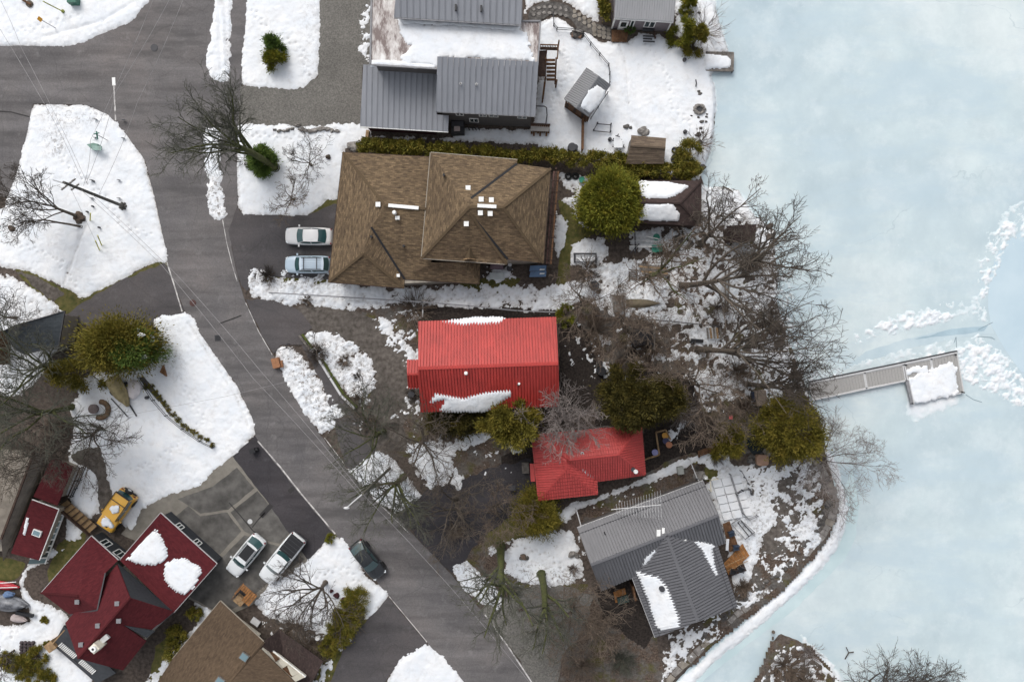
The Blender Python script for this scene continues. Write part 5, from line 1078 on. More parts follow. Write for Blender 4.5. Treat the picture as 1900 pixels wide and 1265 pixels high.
for i, (x, y, r) in enumerate(((664, 1116, 1.15), (651, 1138, 1.35), (636, 1160, 1.2), (628, 1176, .9))): conifer(['uppermost', 'largest, second from the top,', 'third from the top', 'fourth from the top'][i] + ' of the olive junipers along the bottom driveway', x, y, 1.2, r, 300 + i, HEDGEM, int(1500 * r * r), 'ball', .22, 1.15, name='juniper_bush', cat='bush', group='junipers in a row along the bottom driveway')
conifer('small olive juniper at the dormer end of the row by the bottom driveway', 612, 1196, 1.0, .85, 13, HEDGEM, 1600, 'ball', .2, name='juniper_bush', cat='bush', group='junipers in a row along the bottom driveway')
conifer('upper of two touching green bushes in the snowy lawn near the top', 513, 92, 2.4, 1.05, 14, GREENC, 2200, 'open', .26, name='evergreen_bush', cat='bush')
conifer('lower of two touching green bushes in the snowy lawn near the top', 514, 118, 2.2, 1.1, 15, CEDAR, 2400, 'open', .26, name='evergreen_bush', cat='bush')
conifer('dark green spruce at the foot of the mossy leaning tree beside the path', 494, 302, 3.8, 1.35, 16, GREENC, 4200, 'cone', .30)
conifer('olive cedar left of a pair at the pale cabin corner', 1265, 72, 4.4, 1.2, 17, CEDAR, 3000, 'cone', .26); conifer('olive cedar right of a pair at the pale cabin corner, nearer the lake', 1285, 84, 4.6, 1.15, 18, HEDGEM, 3200, 'cone', .26)
conifer('small green cedar at the top edge between the pale cabin and the lake', 1273, 14, 3, .8, 19, CEDAR, 1500, 'cone', .24)
conifer('round olive bush at the lake end of the long hedge', 1275, 292, 2.4, 1.2, 20, HEDGEM, 3200, 'ball', .22, name='evergreen_bush', cat='bush')
conifer('small bright green bush at the top right corner of the long red house', 1050, 584, 1.8, .85, 21, CEDAR, 1600, 'ball', .22, name='evergreen_bush', cat='bush')
conifer('tiny green bush beside the white cabin door', 1168, 56, 1.0, .5, 22, GREENC, 500, 'ball', .2, name='evergreen_bush', cat='bush')
for i, (x, y, r) in enumerate(((75, 1215, .9), (50, 1235, 1.1), (20, 1225, .8), (88, 1260, .9), (90, 1195, .35), (84, 1148, .3))):
    conifer(['olive bush below the snowy side of the maroon house verandah', 'largest olive bush in the bottom left corner', 'olive bush nearest the left edge in the bottom left corner', 'olive bush cut by the bottom edge near the maroon verandah', 'small round bush above the olive bushes in the bottom left corner', 'small round bush by itself in the snow left of the maroon house'][i], x, y, r * 1.1, r, 30 + i, HEDGEM, int(2600 * r * r) + 300, 'ball', .2, name='evergreen_bush', cat='bush')
conifer('moss-green bush at the roadside corner of the snowy front lawn', 614, 997, .7, .45, 40, CEDAR, 400, 'ball', .18, name='evergreen_bush', cat='bush')
conifer('long dark green shrub in the strip between the maroon and the speckled brown house', 330, 1195, 1.2, 1.0, 41, HEDGEM, 3200, 'ball', .2, 1.6, name='evergreen_bush', cat='bush')
conifer('small dark shrub atop the strip between maroon and speckled brown houses', 365, 1135, 1.0, .6, 42, HEDGEM, 900, 'ball', .2, name='evergreen_bush', cat='bush')
ORD = 'first second third fourth fifth sixth seventh eighth ninth tenth eleventh twelfth thirteenth fourteenth fifteenth sixteenth'.split()
for i in range(11):
    x, y = ((273, 715), (283, 715), (291, 726), (299, 736), (307, 746), (315, 755), (324, 766), (333, 776), (343, 786), (353, 793), (363, 800))[i]
    conifer(ORD[i] + ' small round bush from the upper end of the row along the wire fence', x, y + 2, .55, .26, 50 + i, HEDGEM, 220, 'ball', .13, name='round_bush', cat='bush', group='bushes in a row along the wire fence')
for i in range(3):
    x, y = ((374, 808), (385, 814), (396, 823))[i]
    conifer(ORD[11 + i] + ' small round bush from the upper end of the row along the wire fence', x, y + 2, .5, .24, 65 + i, HEDGEM, 200, 'ball', .13, name='round_bush', cat='bush', group='bushes in a row along the wire fence')

def hedge(label, x0, y0, x1, y1, w, h, n, seed, m=HEDGEM):
    rs = np.random.RandomState(seed); a, b = W(x0, y0), W(x1, y1); L = (b - a).length; t = thing('hedge', label, 'hedge', loc=a.lerp(b, .5)); d = np.array((b - a).normalized()); s = np.array([-d[1], d[0], 0])
    n = int(n * 3.2); k = int(L * 9); cu = rs.uniform(-L / 2, L / 2, k); cs = rs.uniform(-.5, .5, k) * w; cz = h * np.sqrt(1 - (cs / w * 1.3) ** 2) * (1 + .09 * rs.normal(size=k)) * rs.uniform(.5, 1, k) ** .25
    i = rs.randint(0, k, n); off = rs.normal(size=(n, 3)) * np.array([.16, .16, .17])
    C_ = cu[i][:, None] * d + cs[i][:, None] * s + np.stack([np.zeros(n), np.zeros(n), cz[i]], 1) + off; C_[:, 2] = np.maximum(C_[:, 2], .1)
    Dr = (cs[i] / w)[:, None] * s * 1.4 + np.array([0, 0, .8]) + rs.normal(size=(n, 3)) * .5
    leaves(C_, Dr, .20, rs, 'foliage', m, t)
    T = Tubes()
    for q in np.arange(-L / 2 + .4, L / 2, .8): p = Vector(d * q); T.add([p, p + Vector((0, 0, h * .85))], [.05, .03], 5)
    T.obj('stem', BARK, t)
hedge('long clipped cedar hedge between the large grey house and the brown house', 672, 276, 1158, 305, 1.25, 1.9, 17000, 70)
hedge('short clipped cedar hedge behind the brown shingled garden shed, ending at the lake', 1152, 316, 1290, 327, 1.35, 1.9, 6200, 71)
hedge('mossy hedge running up the picture between the pale cabin and the stone path', 1117, -20, 1120, 48, .8, 1.7, 1900, 72, HEDGEM)

# bare trees
bare_tree('tall mossy leaning tree whose bare crown spreads over the road junction', 512, 312, 17, 4.1, 101, .42, 8, (8, 7, 4), .40, bark=MOSS, twig=GTWIG, up=.5, lean=(-.22, .14), fan=(152, 85))
bare_tree('bare tree beside the utility pole in the snowy triangle, upper of two trunks', 148, 403, 10.5, 3.0, 102, .3, 6, (7, 6, 4), .2, bark=BARK, twig=DTWIG, lean=(-.30, .14), up=.4, fan=(160, 75))
bare_tree('thin bare tree beside the utility pole in the snowy triangle, lower of two trunks', 152, 421, 9, 2.0, 103, .5, 4, (6, 5, 4), .13, bark=BARK, twig=DTWIG, lean=(-.40, .06), up=.5, fan=(172, 45))
bare_tree('small gnarled bare tree in the snowy front yard nearest the brown roof corner', 578, 307, 4.8, 2.5, 104, .25, 6, (6, 5, 4), .15, twig=DTWIG, min_tw=.014)
bare_tree('small reddish bare tree leaning over the driveway above the white sedan', 546, 371, 4.6, 2.5, 105, .25, 6, (6, 5, 4), .14, twig=BTWIG, min_tw=.014)
bare_tree('bare tree on the lowest snowy front lawn with limbs reaching over the speckled brown roof', 604, 1080, 11, 4.2, 106, .3, 7, (7, 6, 4), .26, twig=DTWIG, fan=(-125, 115))
bare_tree('mossy bare tree beside the street lamp on the snowy verge', 748, 885, 13, 4.0, 107, .4, 8, (7, 6, 4), .34, bark=MOSS, twig=GTWIG, up=.2, fan=(-115, 100))
bare_tree('grey bare tree left of the red house porch reaching out over the road', 712, 800, 11.5, 4.2, 108, .4, 7, (7, 6, 4), .27, bark=MOSS, twig=GTWIG, up=.2, fan=(180, 120))
bare_tree('bare tree with a tangled crown below the snowy eave of the long red house', 790, 815, 10, 3.9, 109, .3, 7, (7, 6, 4), .22, bark=BARK, twig=TWIG, up=.3)
bare_tree('tall mossy tree with long bare limbs hanging over the road at the lower middle', 928, 1012, 18, 3.8, 110, .6, 8, (6, 5, 4), .44, bark=MOSS, twig=GTWIG, up=.15, fan=(-100, 100))
bare_tree('mossy trunk with short limbs over the gravel drive of the grey ribbed house', 1004, 1064, 15, 2.8, 111, .62, 6, (6, 5, 4), .42, bark=MOSS, twig=GTWIG, fan=(-80, 70))
bare_tree('brushy bare tree over the gravel drive below the grey ribbed house', 1060, 1125, 7, 4.2, 112, .2, 9, (7, 6, 4), .18, twig=BTWIG, stems=3)
bare_tree('brushy bare tree over the dark driveway above the road, lower middle', 850, 930, 9, 3.8, 113, .3, 7, (6, 5, 4), .24, twig=TWIG, stems=2)
bare_tree('thin brown bare tree between the dark driveway and the small red house', 920, 935, 7, 3.0, 114, .25, 6, (6, 5, 4), .15, twig=BTWIG, stems=2)
bare_tree('pale grey twiggy tree overlapping the top edge of the small red roof', 1043, 773, 8.5, 2.5, 115, .2, 9, (8, 6, 4), .18, bark=PTWIG, twig=PTWIG, up=.5)
EAST = [('large bare tree reaching furthest out over the ice below the round cedar', 1262, 530, 17, 7.2, 120, .45, .42), ('large dark bare tree with limbs pointing at the long dock', 1295, 648, 16, 7.0, 121, .45, .40), ('bare tree over the boathouse roof and the small lean-to', 1300, 452, 11, 3.4, 122, .4, .25), ('bare tree with dark nests high at the waterside, right of the small lean-to', 1378, 490, 14, 3.6, 123, .4, .27), ('bare tree over the snowy back yard below the round cedar', 1205, 512, 11, 3.8, 124, .35, .25), ('bare tree above the start of the long dock', 1385, 712, 13, 3.4, 125, .4, .22)]
for l, x, y, h, r, s, f, tr in EAST: bare_tree(l, x, y, h, r, s, f, 9 if s in (120, 121) else 6, (6, 5, 4) if s in (120, 121) else (6, 5, 4), tr * (.85 if s in (120, 121) else 1.3), fan={120: (2, 82), 121: (0, 70), 125: (15, 60), 123: (40, 90)}.get(s), min_tw=.019, bark=MOSS if s in (124,) else BARK, twig=(TWIG, DTWIG)[s % 2] if s != 124 else BTWIG, up=.12, lean={120: (.30, .0), 121: (.27, -.03), 122: (.0, .12), 123: (.1, .0), 125: (.2, .0)}.get(s, (0, 0)))
bare_tree('brown brushy tree over the garden right of the long red house', 1160, 610, 8, 3.4, 126, .2, 8, (6, 5, 4), .16, twig=BTWIG, stems=3)
bare_tree('grey-green brushy tree beside the hexagonal table', 1085, 560, 7, 3.0, 127, .25, 7, (6, 6, 4), .15, twig=BTWIG, stems=2)
bare_tree('bare tree over the dark conifer near the lattice panel', 1275, 705, 12, 3.8, 128, .4, 7, (7, 6, 4), .2, twig=BTWIG)
bare_tree('small brown bare tree above the pond, between two dark conifers', 1300, 772, 7, 2.4, 129, .3, 7, (7, 6, 4), .15, twig=BTWIG)
bare_tree('pale fine-twigged tree leaning over the ice at the bend of the seawall', 1512, 848, 7.5, 3.6, 130, .12, 8, (8, 7, 4), .14, twig=PTWIG, lean=(.22, -.05), up=.25, min_tw=.014)
bare_tree('dark bare tree at the bottom edge standing by the ice, left of two', 1598, 1262, 12, 3.4, 131, .25, 6, (7, 6, 4), .22, twig=DTWIG, lean=(-.03, .12), up=.55, fan=(95, 62)); bare_tree('dark bare tree at the bottom edge standing by the ice, right of two', 1650, 1268, 12, 3.6, 136, .25, 6, (7, 6, 4), .22, twig=DTWIG, lean=(.0, .14), up=.55, fan=(78, 62))
bare_tree('small bare tree cut by the bottom edge, far right on the ice', 1765, 1275, 5, 1.6, 133, .25, 5, (6, 5, 4), .12, twig=DTWIG)
bare_tree('big mossy tree at the left edge spreading over the slate garage', 128, 668, 14, 5.0, 140, .4, 7, (7, 6, 5), .3, bark=MOSS, twig=GTWIG, up=.15); bare_tree('big mossy tree left of the covered boat with limbs over the tan roof', 135, 755, 15, 5.2, 141, .4, 7, (7, 6, 5), .3, bark=MOSS, twig=GTWIG, up=.15)
bare_tree('bare tree with drooping dark limbs over the snowy front lawn below the covered boat', 185, 790, 9, 4.4, 142, .3, 7, (7, 6, 4), .2, twig=DTWIG, lean=(.2, -.25), up=.2); bare_tree('bare tree over the two maroon annex roofs at the left', 105, 850, 10, 3.6, 143, .35, 7, (7, 6, 5), .2, twig=TWIG, lean=(.35, .1), up=.2)
bare_tree('spindly bare tree in the snow at the left edge below the road', 30, 590, 8, 3.6, 144, .25, 7, (6, 6, 4), .15, twig=DTWIG)
bare_tree('small bare tree in the bottom left corner by the olive bushes', 28, 1205, 5, 2.0, 145, .3, 5, (5, 5, 4), .1, twig=DTWIG)
bare_tree('small spreading bare tree on the upper end of the dirty snow island', 592, 645, 3.0, 1.9, 146, .2, 6, (5, 4), .09, twig=DTWIG, min_tw=.02); bare_tree('small spreading bare tree at the lower end of the dirty snow island', 672, 722, 3.2, 2.0, 147, .2, 6, (5, 4), .09, twig=DTWIG, min_tw=.02)
bare_tree('small bare tree beside the dark hexagonal table', 1090, 520, 3.2, 1.6, 148, .2, 6, (5, 4), .08, twig=DTWIG); bare_tree('tiny bare sapling beside the stacked lumber in the back yard', 1148, 532, 2.4, 1.2, 149, .2, 5, (4, 4), .06, twig=DTWIG)
bare_tree('bare waterside sapling right of the boathouse', 1330, 405, 7, 2.6, 150, .3, 6, (6, 5, 4), .12, twig=DTWIG)
SHR = [('pale brown brush below the mossy trunk by the gravel drive', 1110, 1160, 2.0, 2.2, 70, BTWIG), ('brown brush at the bottom edge below the gravel drive', 1080, 1235, 1.8, 2.2, 70, BTWIG), ('greenish grass tuft at the bottom edge left of the seawall', 1155, 1225, 1.0, 1.8, 90, GTWIG), ('fine bare shrub overhanging the ice beside the pale cabin', 1305, 62, 2.6, 2.6, 46, PTWIG), ('reddish bare shrub at the lake end of the hedge', 1298, 268, 2.0, 2.0, 40, BTWIG), ('brown brush on the islet at the bottom right', 1455, 1235, 2.0, 2.2, 90, BTWIG), ('second clump of brown brush on the islet, nearer the bottom edge', 1490, 1262, 1.8, 2.2, 80, BTWIG), ('twiggy shrub on the islet edge beside the ice', 1500, 1210, 1.6, 1.4, 40, PTWIG),
       ('dark brown shrub beside the silver wagon at the end of the snow strip', 498, 512, 1.0, 1.1, 70, DTWIG), ('purple-red twig shrub on the long snow strip by the fence line', 571, 556, .7, .75, 40, BTWIG), ('brown shrub bed at the upper left corner of the long red house', 770, 575, 1.2, 2.4, 90, BTWIG), ('dark shrub by the red porch', 763, 730, .9, .8, 40, DTWIG), ('clipped brown bush beside the grey ribbed house wall', 1375, 1088, 1.2, 1.0, 120, BTWIG),
       ('brown brush beside the frame in the brown house back yard', 1090, 500, 1.0, 1.6, 70, DTWIG), ('brown brush behind the lattice panel', 1365, 690, 2.4, 2.2, 80, BTWIG), ('brown brush between the dock and the dark conifers', 1375, 752, 2.0, 1.6, 60, BTWIG), ('brown shrub below the small lean-to', 1400, 480, 2.0, 1.8, 70, BTWIG), ('brown thicket left of the waterside bare trees', 1330, 570, 2.2, 1.6, 50, BTWIG), ('brown thicket over the dark roofed box in the garden', 1205, 645, 2.0, 1.6, 60, BTWIG), ('brown thicket near the long lumber stack', 1240, 470, 2.2, 1.6, 50, BTWIG), ('brown thicket at the waterline above the dock', 1430, 600, 2.2, 1.8, 70, BTWIG),
       ('brown shrub bed along the dormer side of the speckled brown roof', 545, 1165, 1.3, 2.2, 90, BTWIG), ('brown shrub in front of the cream dormer', 580, 1200, 1.2, 1.8, 80, BTWIG), ('dark dead shrub on the snow beside the grey ribbed house', 1063, 1055, .8, .7, 40, BTWIG), ('brown grass clump on the island by the red house drive', 640, 668, .6, .8, 70, BTWIG), ('dark grass clump between the island and the road verge', 590, 658, .8, 1.2, 80, DTWIG), ('tan grass clump at the lower end of the dirty snow island', 663, 738, .8, .55, 60, BTWIG), ('small dark shrub in the middle of the dirty snow island', 662, 697, .5, .4, 40, DTWIG),
       ('bare twigs on the snow below the mossy leaning tree', 452, 300, 1.2, .9, 14, DTWIG), ('brown shrub between the pine and the small red house', 985, 790, 1.8, 1.4, 60, BTWIG), ('pale dry brush at the right end of the small red house', 1265, 765, 2.2, 2.2, 80, PTWIG), ('pale bleached shrub at the corner of the seawall lawn', 1330, 850, .9, .9, 60, PTWIG), ('brown leafless thicket right of the long red house', 1105, 615, 2.4, 2.2, 60, BTWIG), ('second brown leafless thicket right of the long red house, nearer the lake', 1175, 655, 2.2, 2.0, 50, DTWIG), ('dead flower bed beside the mossy tree on the verge', 845, 985, .7, 1.2, 60, BTWIG), ('brown brush along the road left of the mossy street lamp tree', 690, 790, 1.2, 1.6, 60, TWIG), ('brown brush between the garage drive and the maroon annex', 110, 790, 1.6, 1.5, 60, BTWIG), ('brown brush at the back of the slate garage', 118, 600, 2.0, 1.6, 70, BTWIG)]
for i, (l, x, y, h, r, n, m) in enumerate(SHR): shrub(l, x, y, h, r, n, 200 + i, m)
# birds' nests high in the waterside tree
for i, (x, y) in enumerate(((1428, 420), (1428, 440))): MB().blob(W(x, y, 10), (.28, .28, .2), random.Random(i), 2, .25).top('twig_nest', ['upper of two dark twig nests in the waterside tree', 'lower of two dark twig nests in the waterside tree'][i], 'nest', DTWIG)
# ---------------------------------------------------------------- vehicles
def paint(name, c, rough=.3): return pmat(name, c, rough, .5, 0, .6)
def vehicle(name, label, cat, x, y, fx, fy, P, body_m, roof_m=None, z=.075):
    """P: L, W, H, belt heights, windscreen and rear window stations along +X (front), wheel size"""
    a = math.atan2(-fy, fx); t = thing(name, label, cat, x, y, z, rz=a)
    L, Wd, Hh = P['L'], P['W'], P['H']; hw = Wd / 2; roof_m = roof_m or body_m
    st = P.get('st') or [(-.5, .66, .66), (-.488, .82, .82), (-.455, .93, .92), (-.30, 1, .96), (0, 1, .96), (.20, .995, .96), (.33, .97, .89), (.41, .91, .82), (.46, .82, .74), (.487, .68, .68), (.5, .50, .60)]
    mb = MB(); V = []; n = 9
    for u, w, zt in st:
        w *= hw; zt *= P.get('bk', 1); zb = .24
        V += [(u * L, -w * .9, zb), (u * L, -w * .99, .42), (u * L, -w, .60 * min(1, zt + .1)), (u * L, -w * .955, zt - .10), (u * L, -w * .86, zt), (u * L, -w * .45, zt + .035), (u * L, 0, zt + .045), (u * L, w * .45, zt + .035), (u * L, w * .86, zt), (u * L, w * .955, zt - .10), (u * L, w, .60 * min(1, zt + .1)), (u * L, w * .99, .42), (u * L, w * .9, zb)]
    n = 13; k = len(st); F = [(i * n + j, (i + 1) * n + j, (i + 1) * n + j + 1, i * n + j + 1) for i in range(k - 1) for j in range(n - 1)] + [tuple(range(n)), tuple((k - 1) * n + j for j in range(n))[::-1]] + [(i * n + n - 1, (i + 1) * n + n - 1, (i + 1) * n, i * n) for i in range(k - 1)]
    mb.add(V, F); body = mb.obj('body', body_m, t, world=False, sm=True)
    # greenhouse: pillars and roof, with the glass set just proud of it
    x0, x1, x2, x3 = P['cab']; bz = .93 * P.get('bk', 1); wb, wt = hw * P.get('wb', .87), hw * P.get('wt', .70); tz = Hh - .06
    bot = [(x0, wb * .93), (x3, wb * .90)]; top = [(x1, wt * .97), (x2, wt)]
    def ring(i): return
    B0, B3, T1, T2 = (x0, wb * .93, bz), (x3, wb * .9, bz), (x1, wt * .96, tz), (x2, wt * .95, tz); mid = ((x0 + x3) / 2 * .5 + (x1 + x2) / 2 * .5)
    Bm, Tm = (mid, wb, bz), (mid, wt, tz + .01); mir = lambda p: (p[0], -p[1], p[2])
    cab = MB(); V = [B0, Bm, B3, T1, Tm, T2]; V = V + [mir(p) for p in V] + [(x0 + .10, 0, bz + .02), (x1 + .05, 0, tz + .01), (x2 - .03, 0, tz + .01), (x3 - .07, 0, bz + .02)]
    cab.add(V, [(0, 1, 4, 3), (1, 2, 5, 4), (6, 9, 10, 7), (7, 10, 11, 8), (0, 3, 13, 12), (12, 13, 9, 6), (2, 15, 14, 5), (15, 8, 11, 14), (3, 4, 5, 14, 13), (9, 13, 14, 11, 10)])
    cab.obj('pillars', P.get('pm', body_m), t, world=False)
    def pane(nm, A, B, C, Dd, i0, i1, j0, j1, out, m=P.get('gm') or CARGL):
        A, B, C, Dd = map(Vector, (A, B, C, Dd)); q = lambda s, r_: A.lerp(B, s).lerp(Dd.lerp(C, s), r_) + Vector(out) * .015
        V = []; nn = 4
        for r_ in (j0, j1):
            for i in range(nn + 1): V.append(q(i0 + (i1 - i0) * i / nn, r_))
        return MB().add(V, [(i, i + 1, nn + 2 + i, nn + 1 + i) for i in range(nn)]).obj(nm, m, t, world=False)
    def screen(nm, xb, xt, sgn):
        V = []; m_ = 6
        for r_ in (.06, .94):
            for i in range(m_ + 1):
                s = -1 + 2 * i / m_; w = (wb * .93 * .95) * (1 - r_) + wt * .96 * .95 * r_; V.append((xb + (xt - xb) * r_ + sgn * (.13 * (1 - r_) + .07 * r_ + .012) * (1 - s * s * .9) , s * w, bz + .03 + (tz - bz) * r_ + .022))
        V = [Vector(v) for v in V]; return MB().add(V, [(i, i + 1, m_ + 2 + i, m_ + 1 + i) for i in range(m_)]).obj(nm, P.get('gm') or CARGL, t, world=False, sm=True)
    screen('windscreen', x0, x1, 1)
    if P.get('rear', 1): screen('rear_window', x3, x2, -1)
    for s in (1, -1):
        m2 = (lambda p: p) if s > 0 else mir
        pane('side_window', m2(B0), m2(Bm), m2(Tm), m2(T1), .12, .96, .12, .86, (0, s, .25)); pane('side_window', m2(Bm), m2(B3), m2(T2), m2(Tm), .05, .86, .12, .86, (0, s, .25))
    rf = MB(); V = []; nx, ny = 6, 6
    for i in range(nx + 1):
        for j in range(ny + 1):
            u, v = i / nx, -1 + 2 * j / ny; xx = (x1 + .06) * (1 - u) + (x2 - .05) * u; V.append((xx + (.05 * (1 - v * v) * (1 - 2 * u)), v * wt * .965, tz + .02 + .06 * (1 - v * v * .9) * (1 - (2 * u - 1) ** 4)))
    rf.add(V, [(i * (ny + 1) + j, i * (ny + 1) + j + 1, (i + 1) * (ny + 1) + j + 1, (i + 1) * (ny + 1) + j) for i in range(nx) for j in range(ny)]); roof = rf.obj('roof', roof_m, t, world=False, sm=True)
    if P.get('sunroof'): MB().box(((x1 + x2) / 2 + P['sunroof'][0], 0, Hh + .035), (P['sunroof'][1], wt * 1.45, .03)).obj('sunroof', BLACK, t, world=False)
    if P.get('rails'):
        for s in (1, -1): MB().beam((x1 - .1, s * wt * .9, Hh + .06), (x2 + .1, s * wt * .9, Hh + .06), .05, .05).obj('roof_rail', DGREY, t, world=False)
    if P.get('bars'):
        for xx in P['bars']: MB().beam((xx, -wt * .95, Hh + .08), (xx, wt * .95, Hh + .08), .07, .05).obj('roof_bar', DGREY, t, world=False)
    wr = P.get('wr', .33); wx = P.get('wx', (.31 * L, -.29 * L))
    for xx in wx:
        for s in (1, -1):
            o = MB().tube([(xx, s * (hw - .20), wr), (xx, s * (hw + .015), wr)], wr, 16).obj('wheel', TYRE, t, world=False); MB().tube([(xx, s * (hw + .0), wr), (xx, s * (hw + .025), wr)], wr * .6, 10).obj('rim', MGREY, o, off=Vector((0, 0, 0)))
    for s in (1, -1):
        MB().box((x0 - .16, s * (hw + .09), bz + .05), (.14, .22, .14)).obj('door_mirror', body_m, t, world=False)
        hx = P.get('hx', .455); MB().box(((hx - .012) * L, s * hw * .66, .71 * P.get('bk', 1)), (.26, .30, .10), s * -.6).obj('headlight', LAMP, t, world=False); MB().box((-.468 * L, s * hw * .70, .80 * P.get('bk', 1)), (.14, .32, .14), s * .45).obj('tail_light', REDL, t, world=False)
    MB().box((.488 * L, 0, .46), (.12, Wd * .48, .14)).obj('bumper', P.get('bm', body_m), t, world=False); MB().box((-.492 * L, 0, .5), (.12, Wd * .72, .16)).obj('bumper', P.get('bm', body_m), t, world=False)
    MB().box((0, 0, .25), (L * .86, Wd * .86, .12)).obj('underbody', BLACK, t, world=False)
    return t
SEDAN = dict(L=4.75, W=1.82, H=1.44, cab=(1.05, .32, -1.02, -1.78), wb=.88, wt=.70)
WAGON = dict(L=4.6, W=1.80, H=1.62, cab=(1.12, .52, -1.72, -2.12), wb=.88, wt=.72, rails=1, bars=(.15, -1.15))
SUV = dict(L=4.7, W=1.85, H=1.68, cab=(1.05, .38, -1.55, -2.10), wb=.89, wt=.74, rails=1, sunroof=(-.1, 1.45), wr=.36)
TRUCK = dict(L=5.75, W=1.98, H=1.86, bk=1.14, cab=(1.45, .90, -.42, -.62), wb=.88, wt=.74, rear=1, wr=.4, wx=(1.85, -1.7))
CAR5 = dict(L=4.35, W=1.82, H=1.46, cab=(.98, .22, -1.15, -1.85), wb=.88, wt=.70, gm=pmat('dark_car_glass_mat', (.030, .060, .064), .1, .7))
BOXY = dict(L=4.5, W=1.98, H=1.90, bk=1.16, cab=(.78, .55, -1.90, -2.02), wb=.93, wt=.86, wr=.43, wx=(1.35, -1.35), hx=.47, st=[(-.47, .97, .93), (-.46, 1, .95), (-.2, 1, .95), (.15, 1, .95), (.4, .98, .93), (.47, .96, .90), (.485, .92, .80)], bm=DGREY)
vehicle('parked_car', 'white sedan parked nose out beside the brown shingled roof', 'car', 576, 440, -1, -.02, SEDAN, paint('white_car_paint', (.70, .69, .68)))
t = vehicle('parked_car', 'pale silver-blue wagon with roof bars parked below the white sedan', 'car', 574, 492, -1, .0, WAGON, paint('silver_blue_paint', (.42, .52, .60)), paint('silver_blue_roof_paint', (.52, .60, .68)))
for k in range(6): MB().beam((.35, -.44 + .175 * k, 1.665), (-1.55, -.44 + .175 * k, 1.665), .05, .03).obj('roof_ridge', paint('ridge_paint', (.36, .45, .52)), t, world=False)
vehicle('parked_car', 'white crossover with black sunroof on the concrete driveway', 'car', 460, 1027, -27, 33, SUV, paint('white_suv_paint', (.66, .68, .69)))
t = vehicle('pickup_truck', 'white pickup truck with a black bed cover on the concrete driveway', 'truck', 527, 1032, -29, 36, TRUCK, paint('white_truck_paint', (.68, .70, .71)))
MB().box((-1.72, 0, 1.11), (2.05, 1.62, .07)).obj('bed_cover', BLACK, t, world=False)
for k in range(5): MB().box((-.95 - .4 * k, 0, 1.15), (.04, 1.58, .02)).obj('cover_rib', DGREY, t, world=False)
MB().box((-2.9, 0, .6), (.14, 1.7, .2)).obj('rear_step', DGREY, t, world=False)
t = vehicle('parked_car', 'black hatchback parked on the road beside the snowy lawn', 'car', 685, 1035, 26, 33, CAR5, paint('black_car_paint', (.016, .018, .021), .22), paint('black_car_roof', (.014, .016, .018), .2))
t = vehicle('parked_car', 'boxy yellow off-roader with snow on roof and bonnet by the plank walkway', 'car', 224, 943, -24, 34, BOXY, paint('yellow_paint', (.66, .36, .045)))
MB().tube([(-2.28, 0, 1.1), (-2.52, 0, 1.1)], .40, 18).obj('spare_wheel', TYRE, t, world=False); MB().tube([(-2.5, 0, 1.1), (-2.55, 0, 1.1)], .2, 12).obj('spare_cover', LGREY, t, world=False)
MB().box((-1.15, 0, 1.975), (.06, 1.6, .05)).obj('roof_rack', DGREY, t, world=False); MB().box((-2.0, 0, 1.93), (.14, 1.65, .10)).obj('rear_rack', BLACK, t, world=False)
for s in (1, -1): MB().beam((.5, s * .83, 1.97), (-1.95, s * .83, 1.97), .05, .08).obj('roof_rail', BLACK, t, world=False)
rg = random.Random(5); MB().blob((-.45, .1, 1.98), (.42, .38, .10), rg, 2, .3).obj('snow_cap', SNOW, t, world=False, sm=True); MB().blob((1.5, .05, 1.12), (.42, .58, .10), rg, 2, .3).obj('snow_cap', SNOW, t, world=False, sm=True); MB().blob((.72, -.15, 1.55), (.12, .45, .12), rg, 2, .3).obj('snow_cap', SNOW, t, world=False, sm=True)
MB().box((1.82, 0, 1.10), (.16, .6, .06)).obj('bonnet_vent', BLACK, t, world=False); MB().box((2.26, 0, .62), (.16, 1.7, .3)).obj('bull_bar', DGREY, t, world=False)

# ---------------------------------------------------------------- boats, docks and the shore
def hull(name, label, cat, x, y, fx, fy, L, Wd, h, m, z=.2, flat=.55, n=11):
    a = math.atan2(-fy, fx); t = thing(name, label, cat, x, y, z, rz=a); V = []; k = 9
    for i in range(n):
        u = i / (n - 1); w = Wd / 2 * (1 - max(0, (u - .35) / .65) ** 2.2) * (1 if flat else 1) ; w = max(w, .02)
        if u < .12: w *= .86 + u
        for j in range(k):
            s = -1 + 2 * j / (k - 1); V.append(((u - .5) * L, s * w, h * (1 - abs(s) ** 2.5 * .75) * (.72 + .28 * math.sin(math.pi * min(1, u * 1.2)))))
    F = [(i * k + j, (i + 1) * k + j, (i + 1) * k + j + 1, i * k + j + 1) for i in range(n - 1) for j in range(k - 1)]
    V2 = [(v[0] * .96, v[1] * .8, -.1 if 0 else -.18) for v in V]; b = len(V); F2 = [(i * k, (i + 1) * k, b + (i + 1) * k, b + i * k) for i in range(n - 1)] + [(i * k + k - 1, b + i * k + k - 1, b + (i + 1) * k + k - 1, (i + 1) * k + k - 1) for i in range(n - 1)] + [tuple(range(k))[::-1] + tuple(b + j for j in range(k))]
    MB().add(V + V2, F + F2).obj('cover', m, t, world=False, sm=True); return t
TARP = nmat('tan_tarp_mat', (.27, .225, .125), .2, 2.2)
t = hull('covered_boat', 'boat under a tan tarpaulin on a trailer in the snow beside the broad olive conifer', 'boat', 224, 727, .52, .86, 3.4, 1.6, .95, TARP, .45)
MB().box((-1.72, 0, .35), (.08, 1.3, .5)).obj('transom', WHITE, t, world=False); MB().beam((1.3, 0, -.2), (2.9, 0, -.25), .12, .1).obj('trailer_tongue', DGREY, t, world=False)
